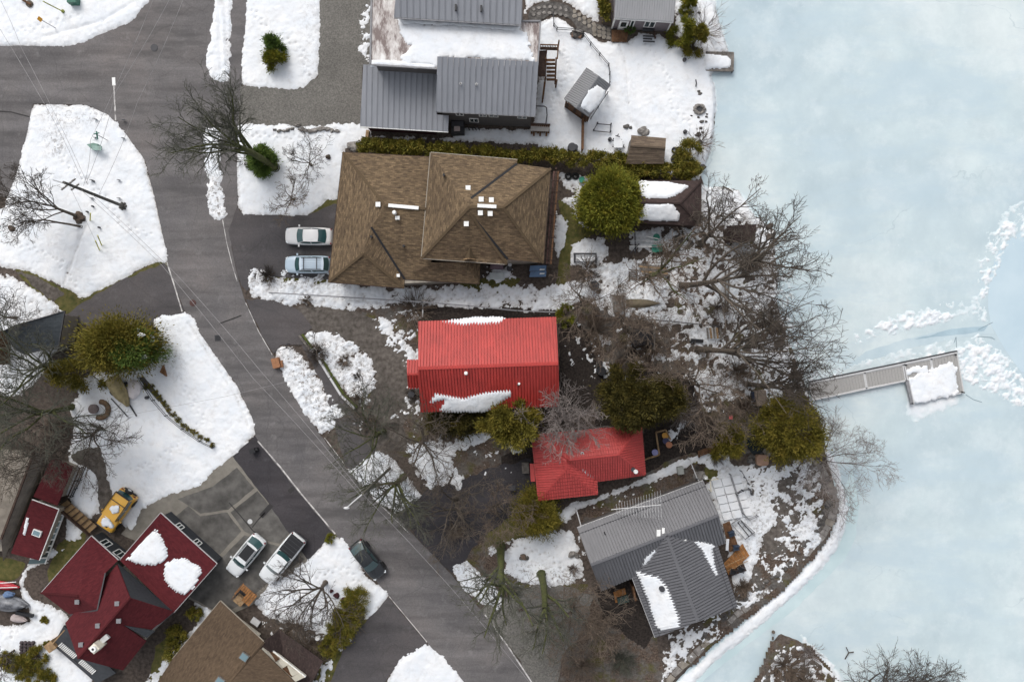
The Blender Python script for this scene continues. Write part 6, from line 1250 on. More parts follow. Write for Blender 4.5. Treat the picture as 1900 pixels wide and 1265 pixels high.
for s in (1, -1): MB().tube([(-.4, s * .75, -.15), (-.4, s * .95, -.15)], .28, 12).obj('trailer_wheel', TYRE, t, world=False)
hull('canoe', 'long upturned olive-brown canoe lying in the snow of the cluttered back yard', 'canoe', 1193, 563, 1, .0, 3.5, .9, .38, nmat('canoe_mat', (.15, .125, .085), .2, 2), .12)
hull('canoe', 'glossy red canoe with white stripes at the left edge', 'canoe', 14, 1086, .95, .12, 2.6, .85, .4, nmat('red_canoe_mat', (.42, .02, .035), .15, 2, .3), .15); t = D.objects[-1]
MB().beam(W(-10, 1082, .62), W(30, 1079, .6), .07, .04).beam(W(-10, 1090, .6), W(32, 1089, .55), .07, .04).top('paddle_pair', 'two white stripes of paddles on the red canoe at the left edge', 'paddles', WHITE)
hull('covered_snowmobile', 'snowmobile under a shiny grey cover below the red canoe', 'snowmobile', 26, 1118, 1, .1, 3.2, 1.7, 1.1, nmat('grey_cover_mat', (.06, .062, .07), c2=(.26, .27, .29), scale=1.3, rough=.3), .15)
hull('covered_sled', 'small sled wrapped in a pale tarpaulin below the grey covered snowmobile', 'sled', 38, 1147, .95, .2, 1.6, .8, .6, nmat('pale_tarp_mat', (.40, .34, .33), .2, 2), .12); MB().blob(W(16, 1103, .8), (.55, .3, .3), rg, 2, .2).top('blue_bag', 'blue bag lying between the red canoe and the grey covered snowmobile', 'bag', pmat('blue_fabric_mat', (.10, .16, .28), .6))
MB().beam(W(30, 1136, .6), W(62, 1142, .5), .3, .3).top('black_roll', 'black rolled mat between the snowmobile cover and the pale sled', 'mat', BLACK)

def dock(label, quads, x, y, zt, m, frames=LGREY, name='dock'):
    t = thing(name, label, 'dock', x, y, ICEZ)
    for q in quads:
        P = [W(*p, zt) for p in q]; d = (P[1] - P[0]).normalized(); s = (P[3] - P[0]); L = (P[1] - P[0]).length; n = max(2, int(L / .30))
        for i in range(n):
            a, b = i / n, (i + .94) / n; v = [P[0].lerp(P[1], a), P[0].lerp(P[1], b), P[3].lerp(P[2], b), P[3].lerp(P[2], a)]; MB().slab(v, .05).obj('board', m, t)
        f = MB()
        for i in range(4): f.beam(P[i] - Vector((0, 0, .04)), P[(i + 1) % 4] - Vector((0, 0, .04)), .12, .16)
        f.obj('frame', frames, t)
        for p in (P[0], P[2]): MB().tube([Vector((p.x, p.y, ICEZ - .3)), p + Vector((0, 0, .15))], .06, 8).obj('pile', DGREY, t)
    return t
LD = [[(1502, 711), (1602, 692), (1607, 720), (1508, 742)], [(1604, 691.5), (1675, 677), (1680, 706), (1609, 719.5)], [(1678, 676), (1726, 666.5), (1733, 718), (1688, 728)], [(1728, 666), (1775, 654), (1788, 728), (1738, 738)]]
ld = dock('long L-shaped grey dock with snow on its outer end, reaching over the ice', LD, 1640, 700, 0.0, DOCKM)
for a, c in (((1502, 711), (1775, 654)), ((1508, 742), (1680, 706))): MB().beam(W(*a, .02), W(*c, .02), .14, .16).obj('edge_rail', LGREY, ld)
MB().beam(W(1502, 708.5, -.1), W(1775, 651.5, -.1), .16, .3).obj('bumper_strip', DGREY, ld); MB().beam(W(1682, 705, 0.05), W(1692, 750, 0.05), .3, .2).obj('boat_ramp', MGREY, ld); MB().beam(W(1686, 705, 0.1), W(1696, 750, 0.1), .08, .1).obj('edge_rail', LGREY, ld)
for x, y in ((1680, 677), (1772, 658), (1784, 727), (1691, 748)): MB().cyl(W(x, y, .02), .07, .25, 8).obj('cleat_post', BLACK, ld)
_dummy = [(1676, 676, 0), (1775, 654, 0), (1788, 728, 0), (1688, 740, 0)]
roofsnow(ld, [(1690, 702), (1712, 690), (1735, 686), (1745, 675), (1760, 672), (1773, 682), (1777, 715), (1770, 732), (1730, 742), (1700, 748), (1692, 730)], _dummy, .10, 1.1, 51); roofsnow(ld, [(1682, 685), (1700, 680), (1722, 677), (1720, 688), (1700, 692), (1684, 692)], _dummy, .05, .9, 52)
SDK = [[(1311, 97), (1361, 98), (1360, 132), (1310, 131)]]; sd_ = dock('short grey dock capped with snow at the top right lawn', SDK, 1336, 115, 0.1, GREYW, GREYW); roofsnow(sd_, [(1306, 100), (1350, 105), (1356, 112), (1354, 124), (1345, 127), (1308, 128)], [(1311, 97, .1), (1361, 98, .1), (1360, 132, .1), (1310, 131, .1)], .25, .25, 53)
# seawall of flat stones round the point
SW = [(1506, 848), (1520, 862), (1533, 885), (1543, 905), (1549, 930), (1546, 952), (1537, 975), (1527, 992), (1508, 1015), (1485, 1042), (1462, 1064), (1440, 1083), (1415, 1102), (1390, 1122), (1365, 1142), (1340, 1165), (1315, 1188), (1290, 1212), (1262, 1238), (1236, 1268)]
sw = thing('seawall', 'curved seawall of flat grey stones along the ice beside the grey ribbed house', 'wall', 1500, 1000, -.4); rng = random.Random(9)
for i, (a, c) in enumerate(zip(SW, SW[1:])):
    A, B = W(*a), W(*c); d = (B - A).normalized(); s = Vector((-d.y, d.x, 0)); w = .85 if 3 <= i <= 5 else .72 if i in (2, 6) else .5 + rng.random() * .25
    for k in range(2):
        p, q = A.lerp(B, k * .5 + .02), A.lerp(B, k * .5 + .48); zt = rng.uniform(.0, .07); j = lambda: rng.uniform(-.08, .08)
        P = [p - s * (w / 2 + j()), q - s * (w / 2 + j()), q + s * (w / 2 + j()), p + s * (w / 2 + j())]; MB().prism([(v.x, v.y) for v in P], -1.0, zt).obj('stone', rng.choice((STONE, STONE, DSTONE, FLAG)), sw)
for i in range(40):
    a, c = SW[3 + i // 3 % 14], SW[4 + i // 3 % 14]; p = W(*a).lerp(W(*c), rng.random()); MB().blob(p + Vector((rng.uniform(-.9, -.5), rng.uniform(.2, .6), .0)), (rng.uniform(.15, .4), rng.uniform(.15, .35), .2), rng, 1, .2).obj('back_stone', DSTONE, sw)
# loose shore stones and boulders
SHL = ['small stone touching the lower left of the stone fire ring', 'larger stone just below the stone fire ring', 'small stone at the right of the stone fire ring, second from the ice', 'small stone below right of the stone fire ring', 'single stone below the fire ring, second of the line towards the hedge', 'single stone level with the lower garden lamp, third of the line towards the hedge', 'rusty rock in the line below the fire ring, above the reddish shrub', 'rock at the foot of the reddish shrub at the lake end of the hedge', 'rock left of the reddish shrub, nearest the round olive bush', 'tiny stone at the right of the fire ring, nearest the ice', 'left of two small stones on the snow midway between stick and fire ring', 'right of two small stones on the snow midway between stick and fire ring', 'tiny lone stone on the snow left of the stone fire ring', 'dark rock on the snow point below the end of the hedge', 'upper of two dark stones beside the small cedar at the top edge', 'lower of two dark stones beside the small cedar at the top edge']
for i, (x, y, r) in enumerate(((1296, 218, .15), (1302, 226, .22), (1311, 217, .16), (1310, 226, .14), (1300, 238, .2), (1304, 246, .16), (1295, 250, .3), (1297, 264, .3), (1293, 275, .25), (1312, 212, .12), (1296, 170, .18), (1299, 174, .22), (1283, 215, .12), (1305, 310, .3), (1290, 10, .2), (1297, 24, .16))):
    MB().blob(W(x, y, .14), (r, r * .8, r * .7), rng, 1, .25).top('shore_stone', SHL[i], 'stone', DSTONE, group='stones along the upper lake shore')
for i, (l, x, y, r) in enumerate((('dark boulder beside the garden frame left of the shingled shed', 1162, 235, .3), ('grey rock pile in the snow above the shingled shed', 1192, 244, .55), ('flat boulder at the head of the gravel path near the top', 1070, 63, .6), ('grey rocks at the left end of the long hedge', 657, 272, .6), ('brown rock in the snow beside the mossy tree, lower middle', 970, 1033, .35), ('grey rock in the snow beside the grey ribbed house', 1062, 1028, .4), ('dark rock heap on the snow left of the road', 10, 402, .0), ('pale rounded rock by the dark pond', 1425, 838, .5), ('second pale rock left of the pond edge stone seat', 1394, 855, .4), ('dark rock beside the brown bush by the grey ribbed house', 1340, 1120, .4))):
    if r: MB().blob(W(x, y, .2), (r, r * .8, r * .6), rng, 2, .22).blob(W(x + 8, y + 2, .15), (r * .6, r * .6, r * .5), rng, 1, .2).top('boulder', l, 'rock', STONE if i % 2 else DSTONE)
# fire ring
t = thing('fire_ring', 'round stone fire ring in the snow near the upper lake shore', 'fire pit', 1298, 203)
for k in range(11):
    a = k * .571; MB().blob(W(1298, 203, .22) + Vector((.48 * math.cos(a), .42 * math.sin(a), 0)), (.2, .17, .2), rng, 1, .2).obj('stone', STONE, t)
MB().cyl(W(1298, 203, .1), .35, .1, 12).obj('ash', DGREY, t)
# dark pond under the conifers
t = thing('garden_pond', 'dark rectangular garden pond between two olive conifers', 'pond', 1405, 822); MB().prism([W(1383, 800), W(1425, 806), W(1424, 838), W(1398, 845), (W(1386, 828))], .02, .06).obj('water', pmat('pond_water_mat', (.012, .018, .022), .15, .5), t)
for k, (x, y) in enumerate(((1383, 796), (1398, 797), (1415, 800), (1430, 812), (1430, 832), (1416, 845), (1396, 848), (1384, 838))): MB().blob(W(x, y, .1), (.4, .3, .2), rng, 1, .2).obj('edge_stone', DSTONE, t)
P = W(1413, 853, .35); pts = [(P.x + .62 * math.copysign(abs(math.cos(a)) ** .5, math.cos(a)), P.y + .55 * math.copysign(abs(math.sin(a)) ** .5, math.sin(a))) for a in [k * .3927 for k in range(16)]]
MB().prism(pts, .05, .75).top('stone_table', 'rounded square pinkish stone table below the dark pond', 'table', nmat('pink_stone_mat', (.33, .21, .15), .12, 3))
MB().box(W(1410, 738, .5), (1.1, 1.5, 1.0), .15).top('wooden_crate', 'pale square wooden crate beside the start of the long dock', 'crate', nmat('pale_crate_mat', (.26, .21, .17), .2, 3)); MB().box(W(1400, 735, .4), (.5, 1.0, .6), .1).top('blue_bin', 'dark blue bin beside the pale wooden crate near the dock', 'bin', pmat('navy_bin_mat', (.02, .03, .06), .5))
# ---------------------------------------------------------------- poles, wires, signs
t = thing('utility_pole', 'tall wooden utility pole with crossarm in the snowy triangle beside the road', 'pole', 229, 383); top_ = W(118, 338.5, 11.2)
B0 = W(229, 383); MB().tube([B0 - Vector((0, 0, .5)), B0.lerp(top_, .5), top_], [.17, .15, .12], 10).obj('shaft', nmat('pole_wood_mat', (.10, .095, .085), .3, 4), t)
for f_, l in ((.93, .8), (.83, .45)):
    c = B0.lerp(top_, f_); d = Vector((.75, .6, 0)).normalized(); MB().beam(c - d * l, c + d * l, .12, .12).obj('crossarm', GREYW, t)
    for s in (-1, -.5, .5, 1): MB().cyl(c + d * l * s * .95 + Vector((0, 0, .05)), .05, .16, 8).obj('insulator', WHITE, t)
c = B0.lerp(top_, .87); MB().beam(c, W(98, 334, 10.6), .10, .10).obj('bracket', LGREY, t)
for k in range(7):
    a = k * .9; MB().blob(B0 + Vector((.3 * math.cos(a), .3 * math.sin(a), .15)), (.14, .14, .12), rng, 1, .2).obj('base_stone', DSTONE, t)
t = thing('street_lamp', 'leaning dark street lamp with white arm over the road at the lower middle', 'street lamp', 724, 868); B1 = W(724, 868); T1 = W(673, 916, 12.5)
MB().tube([B1 - Vector((0, 0, .4)), T1], [.15, .11], 10).obj('shaft', nmat('lamp_pole_mat', (.105, .10, .08), .3, 4), t); MB().tube([W(675, 914, 12.3), W(655, 931, 12.5), W(645, 940, 12.4)], [.06, .05, .05], 6).obj('arm', LGREY, t); MB().blob(W(643, 942, 12.3), (.26, .12, .09), rng, 2, .03).obj('lamp_head', LGREY, t)
def wire(label, P, sag=.3, r=.016, group=None):
    """P: surveyed points (x, y, z); hangs a little between the first and the last"""
    mb = MB()
    for a, c in zip(P, P[1:]):
        A, B = W(*a), W(*c); mb.tube([A.lerp(B, i / 8) - Vector((0, 0, sag * 4 * (i / 8) * (1 - i / 8))) for i in range(9)], r, 4)
    return mb.top('overhead_wire', label, 'wire', WIRE, group)
WIRE = nmat('wire_mat', (.30, .29, .29), .2, 1)
wire('left wire of the pair crossing the top left snow corner', [(-60, -40, 8), (84, 196, 9), (150, 330, 10.6)]); wire('right wire of the pair crossing the top left snow corner', [(-20, -40, 8), (40, 90, 8.6), (163, 343, 10.6)])
wire('leftmost of three wires crossing the road junction to the utility pole', [(300, -40, 10), (168, 260, 10), (155, 345, 10.3)]); wire('middle of three wires crossing the road junction to the utility pole', [(345, -60, 10), (215, 170, 10), (160, 340, 10)]); wire('rightmost of three wires crossing the road junction to the utility pole', [(355, -40, 10), (255, 190, 10), (184, 360, 10)])
wire('upper wire along the curving road from the utility pole to the street lamp', [(172, 362, 9.8), (330, 512, 9.8), (480, 684, 10.5), (672, 914, 12)]); wire('lower wire along the curving road from the utility pole to the street lamp', [(150, 352, 9.6), (300, 492, 9.6), (470, 702, 10.5), (668, 918, 11.6)])
wire('wire running down the road from the street lamp to the bottom edge', [(673, 916, 12), (850, 1105, 11), (1010, 1300, 11)]); wire('thin wire crossing the snowy front lawn to the left road verge', [(200, 777, 5), (420, 735, 7), (545, 705, 9)], .2, .012)
wire('guy wire from the utility pole to the yellow sleeves', [(128, 342, 10.5), (184, 462, .2)], .02, .012)
YEL = pmat('yellow_sleeve_mat', (.45, .42, .06), .5)
for l, a, c in (('upper left yellow guy sleeve beside the bare trunks in the snowy triangle', (167, 410, 0), (168, 396, 2.0)), ('left of two close yellow guy sleeves in the snowy triangle', (185, 465, 0), (177, 447, 2.4)), ('right of two close yellow guy sleeves in the snowy triangle', (189, 456, 0), (181, 437, 2.4))): MB().tube([W(*a), W(*c)], .06, 8).cyl(W(a[0], a[1], 0), .12, .12, 8).top('guy_sleeve', l, 'guy sleeve', YEL)
for i, (x, y) in enumerate(((165, 394), (175, 384), (187, 423), (176, 337))): MB().cyl(W(x, y, 0), .09, .5, 8).top('marker_stub', ['short dark stub left of the upper yellow guy sleeve', 'short dark stub between the bare trunks and the utility pole base', 'short dark stub standing alone above the two close yellow guy sleeves', 'flat dark stub in the snow above the middle of the utility pole'][i], 'post', DGREY, 'short stubs in the snow near the utility pole')
t = thing('warning_sign', 'orange-yellow diamond warning sign on a thin post in the top left snow', 'sign', 104, 53); MB().tube([W(104, 53), W(75, 36.5, 2.6)], .035, 6).obj('post', MGREY, t); c = W(74, 36, 2.6); MB().box(c, (.42, .42, .03), M=Matrix.Rotation(R(38), 3, 'X') @ Matrix.Rotation(R(45), 3, 'Z')).obj('sign_face', pmat('amber_sign_mat', (.62, .30, .02), .4), t)
t = thing('marker_post', 'tall yellow-green marker post leaning in the top left snow', 'post', 119, 23); MB().tube([W(119, 23), W(80, 3, 3.4)], .06, 8).obj('shaft', pmat('lime_post_mat', (.36, .36, .08), .5), t); MB().cyl(W(119, 23), .17, .3, 10).obj('base', nmat('lime_base_mat', (.20, .22, .06), .2, 3), t)
t = thing('street_sign', 'green street name sign on a thin post in the snowy triangle', 'sign', 200, 261); MB().tube([W(200, 261), W(180, 250, 2.8)], .035, 6).obj('post', MGREY, t); GRN = pmat('green_sign_mat', (.06, .20, .15), .45); MB().box(W(180, 251, 2.8), (.06, .75, .22), R(8)).box(W(179, 248, 3.0), (.5, .05, .2), R(15)).obj('name_plate', GRN, t)
t = thing('utility_box', 'pale green padmounted utility box in the snowy triangle below the street sign', 'utility box', 179, 272); MB().prism([W(169, 272), W(181, 269), W(189, 271), (W(188, 278)), W(176, 279)], .05, .85).obj('cabinet', nmat('utility_green_mat', (.16, .26, .22), .1, 2, .5), t); MB().box(W(180, 275, .95), (.9, .45, .12), R(-5)).obj('lid', nmat('utility_lid_mat', (.25, .36, .32), .1, 2, .5), t)
MB().box(W(137, 2, .5), (.9, .7, 1.0)).top('green_bin', 'dark green box cut by the top edge in the upper left snow', 'box', pmat('dark_green_mat', (.02, .12, .08), .5)); t = thing('tree_stump', 'brown tree stump with a fallen log in the top left snow corner', 'stump', 57, 9); MB().cyl(W(57, 9), .35, .3, 12).obj('stump', BARK, t); MB().tube([W(57, 9, .3), W(36, -4, .5)], .12, 7).obj('log', WOOD, t)
for l, x, y, r, sq in (('round manhole cover in the road junction near the top', 286.5, 89, .38, 0), ('round reddish manhole cover in the road above the square drain', 358, 562, .34, 0), ('round pale utility cover on the concrete driveway', 464, 967, .25, 0)): MB().cyl(W(x, y, .04), r, .045, 18).cyl(W(x, y, .08), r * .8, .012, 18).top('manhole_cover', l, 'manhole', {286.5: DGREY, 358: nmat('rusty_iron_mat', (.09, .05, .045), .3, 6), 464: LGREY}[x])
t = thing('storm_drain', 'square dark storm drain grate in the curving road', 'drain', 404, 627, .05); MB().box(W(404, 627, .062), (.62, .62, .03), .1).obj('frame', DGREY, t)
for k in range(5): MB().box(W(404, 627, .085) + Vector((-.2 + .1 * k, 0, 0)), (.05, .48, .03), .0).obj('bar', BLACK, t)
for i, (x, y) in enumerate(((1269, 113), (1270, 246), (1131, 260))):
    t = thing('garden_lamp', ['black garden lamp post on the upper lawn nearest the short snowy dock', 'black garden lamp post on the lawn above the lake end of the hedge', 'black garden lamp post among clutter left of the shingled shed'][i], 'garden lamp', x, y); MB().tube([W(x, y), W(x, y, 2.4)], .045, 8).obj('post', BLACK, t); MB().cyl(W(x, y, 0), .2, .38, 10).obj('base', DGREY, t); MB().cyl(W(x, y, 2.35), .1, .26, 8, .05).obj('lantern', BLACK, t)

# ---------------------------------------------------------------- fences, decks, stairs
def fence(label, P, h=1.1, step=2.4, m=DGREY, rails=2, mesh=False, name='fence', w=.05, pr=.05):
    t = thing(name, label, 'fence', P[0][0], P[0][1]); Q = [W(*p) for p in P]
    for a, c in zip(Q, Q[1:]):
        L = (c - a).length; n = max(1, round(L / step))
        for k in range(n + 1):
            p = a.lerp(c, k / n); MB().cyl(p, pr, h + .1, 6).obj('post', m, t)
        for k in range(rails): z = Vector((0, 0, h * (k + 1) / rails)); MB().beam(a + z, c + z, w, .06).obj('rail', m, t)
    return t
fence('low dark wire fence beside the row of round bushes on the snowy front lawn', [(262, 700), (288, 742), (312, 770), (342, 795), (374, 817), (398, 829)], .8, 1.8, DGREY, 2, w=.035)
MB().beam(W(262, 700, .15), W(298, 742, .15), .5, .12).beam(W(298, 742, .12), W(316, 768, .12), .3, .1).top('border_timber', 'dark border timber at the upper end of the bush row', 'timber', DSTONE)
fence('dark boundary rail fence running along the long snow strip above the red house', [(505, 544), (640, 552), (785, 561), (870, 568), (960, 577), (1040, 580)], .9, 4.5, MGREY, 1, w=.12, pr=.06); t = D.objects[0]
t = thing('gate_post', 'pale upright post and stone by the fence above the red house', 'post', 786, 562); MB().cyl(W(787, 561, 0), .28, .7, 12).obj('base', STONE, t); MB().beam(W(785, 564, .3), W(784, 588, .3), .12, .14).obj('arm', LGREY, t)
fence('thin dark garden fence with a kink between the grey house and the pavilion', [(1026, 30), (1027, 50), (1033, 58), (1066, 60), (1081, 66), (1095, 85), (1128, 124), (1130, 140), (1130, 158)], .9, 1.6, DGREY, 2, w=.045)
fence('thin dark fence continuing below the pavilion along the snow', [(1126, 176), (1110, 200), (1096, 222)], .9, 1.3, DGREY, 2, w=.04); fence('brown board fence from the pavilion down to the long hedge', [(1080, 227), (1079, 282)], 1.3, 1.2, WOOD, 2, w=.22, pr=.09)
fence('dark fence across the back yards right of the red house corner', [(1105, 586), (1200, 593), (1275, 600), (1330, 606)], 1.2, 2.2, DGREY, 2, w=.06); fence('pale panel edge of a wooden screen in the dark garden', [(1210, 600), (1209, 648)], 1.6, 1.4, GREYW, 2, w=.1)
fence('pale rail fence along the snow strip above the grey ribbed house', [(1276, 850), (1290, 885), (1296, 893)], .9, 1.2, LGREY, 1, w=.08); fence('white corner rail at the top corner of the grey ribbed house', [(1315, 908), (1313, 887), (1328, 885)], 1.0, 1.0, CREAM, 1, w=.1); fence('pale downpipe rail at the left corner of the grey ribbed house', [(1068, 942), (1077, 973)], 1.2, 2, LGREY, 1, w=.1)
t = thing('wire_frame', 'dark metal hoop railing around the snow beside the grey house lower deck', 'railing', 1006, 212); MB().tube([W(995, 197, .2), W(996, 197, 1.0), W(1010, 197.5, 1.0), W(1014, 200, 1.0), W(1015, 214, 1.0), W(1013, 229, 1.0), W(1013, 229, .1)], .06, 8).obj('hoop', DGREY, t)
# upper deck stair of the grey house
t = thing('deck_stairs', 'brown wooden deck stairs with railing at the right side of the large grey house', 'stairs', 1018, 118)
for k in range(6): a, c = W(1014, 112 + k * 7.2, 2.5 - .36 * k), W(1030, 112 + k * 7.2, 2.5 - .36 * k); MB().beam(a, c, .24, .06).obj('tread', WOOD, t)
for x in (1013, 1032): MB().beam(W(x, 108, 2.9), W(x - 2, 156, .7), .14, .22).obj('stringer', WOOD, t)
MB().beam(W(1002, 83, 3.6), W(1036, 84, 3.6), .1, .1).obj('rail', WOOD, t); MB().beam(W(1036, 84, 3.6), W(1034, 110, 3.4), .12, .12).obj('rail', WOOD, t); MB().beam(W(1002, 90, 2.7), W(1036, 91, 2.7), .3, .1).obj('deck_edge', DWOOD, t)
for k in range(11): x = 1003 + k * 3.1; MB().box(W(x, 87, 3.1), (.06, .06, .95)).obj('baluster', WOOD, t)
for k in range(6): x = 1000 + k * 2.6; MB().box(W(x, 146, 2.6), (.06, .06, .9)).obj('baluster', WOOD, t)
MB().slab([W(999, 94, 2.6), W(1013, 94, 2.6), W(1013, 142, 2.6), W(999, 142, 2.6)], .12).obj('landing', DWOOD, t); MB().beam(W(1011, 152, 1.5), W(1007, 184, .8), .2, .2).obj('rail', WOOD, t)
for x, y in ((1013, 103), (1036, 84), (1032, 156), (1007, 184)): MB().box(W(x, y, 1.2), (.14, .14, 2.4)).obj('post', WOOD, t)
t = thing('low_deck', 'small brown deck with grey bench cushion below the large grey house', 'deck', 1003, 240)
for k in range(9): x = 987 + k * 3.9; MB().beam(W(x, 231, .45), W(x - .5, 249 + 4 * math.sin(k * 2), .45), .19, .07).obj('board', WOOD, t)
MB().beam(W(985, 230, .9), W(1021, 232, .9), .16, .2).obj('back_rail', DWOOD, t); MB().slab([W(985, 234, .8), W(1020, 236, .8), W(1018, 244, .8), W(984, 243, .8)], .2).obj('cushion', nmat('grey_cushion_mat', (.33, .31, .29), .1, 3), t)
t = thing('air_conditioner', 'black air conditioner cabinet between the two lower grey roofs', 'air conditioner', 850, 238)
MB().box(W(850, 238, .6), (1.3, 1.3, 1.2)).obj('cabinet', BLACK, t); MB().box(W(849, 230, 1.25), (1.2, .5, .1)).obj('hood', DGREY, t); MB().box(W(848, 239, 1.24), (.6, .5, .06)).obj('label_plate', nmat('pinkish_plate_mat', (.40, .33, .31), .15, 5), t)
for k in range(4): MB().tube([W(868 + 6 * k, 236, .15), W(872 + 6 * k, 242, .3)], .05, 6).obj('hose', DGREY, t)
t = thing('planter_box', 'brown timber planter edging in the snow under the lower left grey roof', 'planter', 690, 255); MB().beam(W(683, 243, .3), W(681, 258, .3), .3, .6).obj('side', TANW, t); MB().beam(W(681, 259, .3), W(725, 261, .3), .18, .5).obj('front', TANW, t)
t = thing('garden_bed', 'rectangular dark frame of a garden bed in the snow between pavilion and shed', 'garden bed', 1116, 238)
for a, c in (((1101, 243), (1108, 230)), ((1108, 230), (1133, 232)), ((1133, 232), (1132, 246)), ((1132, 246), (1101, 243))): MB().beam(W(*a, .45), W(*c, .45), .07, .1).obj('rail', DGREY, t)
for a in ((1101, 243), (1108, 230), (1133, 232), (1132, 246)): MB().cyl(W(*a), .08, .5, 6).obj('corner_post', DGREY, t)
t = thing('bench_frame', 'grey U-shaped bench frame in the snow of the brown house back yard', 'bench', 1086, 478); MB().beam(W(1066, 488, .5), W(1066, 471, .5), .16, .12).obj('arm', DGREY, t); MB().beam(W(1064, 471, .5), W(1107, 471, .5), .18, .14).obj('back', DGREY, t); MB().beam(W(1106, 473, .5), W(1106, 488, .5), .16, .12).obj('arm', DGREY, t); MB().box(W(1086, 480, .3), (1.9, .5, .08)).obj('seat', SNOW, t)
for x, y in ((1067, 472), (1105, 472), (1067, 487), (1105, 487)): MB().cyl(W(x, y), .06, .5, 6).obj('leg', DGREY, t)
# pergola beam east of the brown house
t = thing('deck_pergola', 'long brown pergola beam along the right side of the brown house roof', 'pergola', 1024, 400)
for dx, m in ((0, WOOD), (4, DWOOD), (8, WOOD)): MB().beam(W(1031 + dx - 3, 318, 3.6), W(1014 + dx, 490, 3.6), .16, .18).obj('beam', nmat('pergola_mat', (.10, .055, .045), .3, 3) if dx == 0 else m, t)
for k in range(8): y = 335 + k * 21; x = 1033 - (y - 318) * .082; MB().beam(W(x - 6, y, 3.7), W(x + 9, y + 1, 3.7), .07, .1).obj('rafter', DWOOD, t); MB().beam(W(x, y, 3.3), W(x + 8, y + 1, 2.0), .06, .06).obj('brace', DGREY, t)
for x, y in ((1030, 320), (1022, 405), (1015, 488)): MB().box(W(x, y, 1.8), (.16, .16, 3.6)).obj('post', DWOOD, t)
# deck with chairs by the grey ribbed house
t = thing('side_deck', 'orange-brown wooden deck with chairs at the right side of the grey ribbed house', 'deck', 1362, 1030)
for (x0, y0, x1, y1, n, w_) in ((1342, 972, 1356, 968, 1, 4), (1352, 1000, 1383, 1012, 1, 1), (1345, 1040, 1392, 1050, 1, 1)): pass
def boards(P, n, z, m, t, nm='board'):
    A, B, C_, D_ = [W(*p, z) for p in P]
    for i in range(n): a, c = i / n, (i + .93) / n; MB().slab([A.lerp(B, a), A.lerp(B, c), D_.lerp(C_, c), D_.lerp(C_, a)], .06).obj(nm, m, t)
boards([(1341, 972), (1354, 966), (1372, 1018), (1354, 1024)], 5, .5, WOOD, t); boards([(1343, 1045), (1378, 1008), (1391, 1030), (1352, 1066)], 9, .35, ORW, t); boards([(1344, 1050), (1378, 1040), (1386, 1058), (1352, 1070)], 5, .2, DWOOD, t, 'step')
for a, c in (((1342, 1052), (1384, 1032)), ((1346, 1060), (1388, 1040))): MB().beam(W(*a, .95), W(*c, .95), .05, .05).obj('handrail', TANW, t)
NAVY = pmat('navy_fabric_mat', (.030, .050, .085), .6)
for i, (x, y, rz) in enumerate(((1355, 988, .4), (1363, 1014, .1), (1372, 1054, -.3), (1358, 1058, -.2))):
    c = thing('deck_chair', ['topmost dark blue chair on the wooden deck by the grey ribbed house', 'dark blue chair in the middle of the wooden deck by the grey ribbed house', 'rightmost black chair at the lower end of the wooden deck', 'black folded chair under the eave at the lower end of the wooden deck'][i], 'chair', x, y, .5, rz=rz); m = NAVY if i < 2 else BLACK
    MB().box((0, 0, .42), (.56, .54, .08)).obj('seat', m, c, world=False); MB().box((.02, .27, .72), (.56, .08, .6)).obj('backrest', m, c, world=False)
    for sx in (-1, 1):
        MB().box((sx * .3, 0, .62), (.06, .5, .05)).obj('armrest', DGREY, c, world=False)
        for sy in (-1, 1): MB().box((sx * .26, sy * .24, .2), (.05, .05, .4)).obj('leg', DGREY, c, world=False)
MB().box(W(1349.5, 1010, .95), (.28, 1.15, .06), -.08).box(W(1349.5, 1006, .7), (.08, .08, .45)).box(W(1350, 1016, .7), (.08, .08, .45)).top('snowy_bench', 'narrow white snow-topped table on the wooden deck', 'table', SNOW)
t = thing('porch_box', 'orange wooden porch with dark bin under the lower left eave of the grey ribbed house', 'porch', 1155, 1100); boards([(1138, 1098), (1160, 1090), (1164, 1112), (1142, 1118)], 5, .4, ORW, t); MB().box(W(1175, 1096, .8), (.2, 1.5, 1.6), .2).obj('screen', WOOD, t); MB().slab([W(1145, 1110, .8), W(1165, 1104, .8), W(1168, 1116, .8), W(1148, 1122, .8)], .5).obj('cover', nmat('green_tarp_mat', (.035, .055, .05), .2, 3), t); MB().box(W(1157, 1118, .6), (.7, .16, .1), .2).obj('tray', TANW, t)
# paved terrace and step frames at the upper right of the grey ribbed house
t = thing('snowy_terrace', 'snow-covered terrace of square slabs right of the grey ribbed house', 'terrace', 1350, 920)
for i in range(5):
    for j in range(3):
        a = lambda u, v: W(1318 + 18 * v + 4.6 * u, 890 + 15.0 * u - 3.5 * v, 0); g = .05; P = [a(i + g, j + g), a(i + 1 - g, j + g), a(i + 1 - g, j + 1 - g), a(i + g, j + 1 - g)]; MB().prism([(p.x, p.y) for p in P], .05, .30 + .02 * ((i * 7 + j * 3) % 3)).obj('slab', SNOW, t)
t = thing('metal_stairs', 'open metal stair frame in the snow above the wooden deck chairs', 'stairs', 1380, 980)
for a, c in (((1357, 972), (1383, 1000)), ((1372, 962), (1400, 987)), ((1357, 972), (1372, 962)), ((1383, 1000), (1400, 987))): MB().beam(W(*a, .55), W(*c, .55), .08, .12).obj('frame_bar', MGREY, t)
for a, c in (((1369, 969), (1390, 995)), ((1375, 966), (1396, 990))): MB().beam(W(*a, .58), W(*c, .58), .09, .12).obj('tread', BLACK, t)
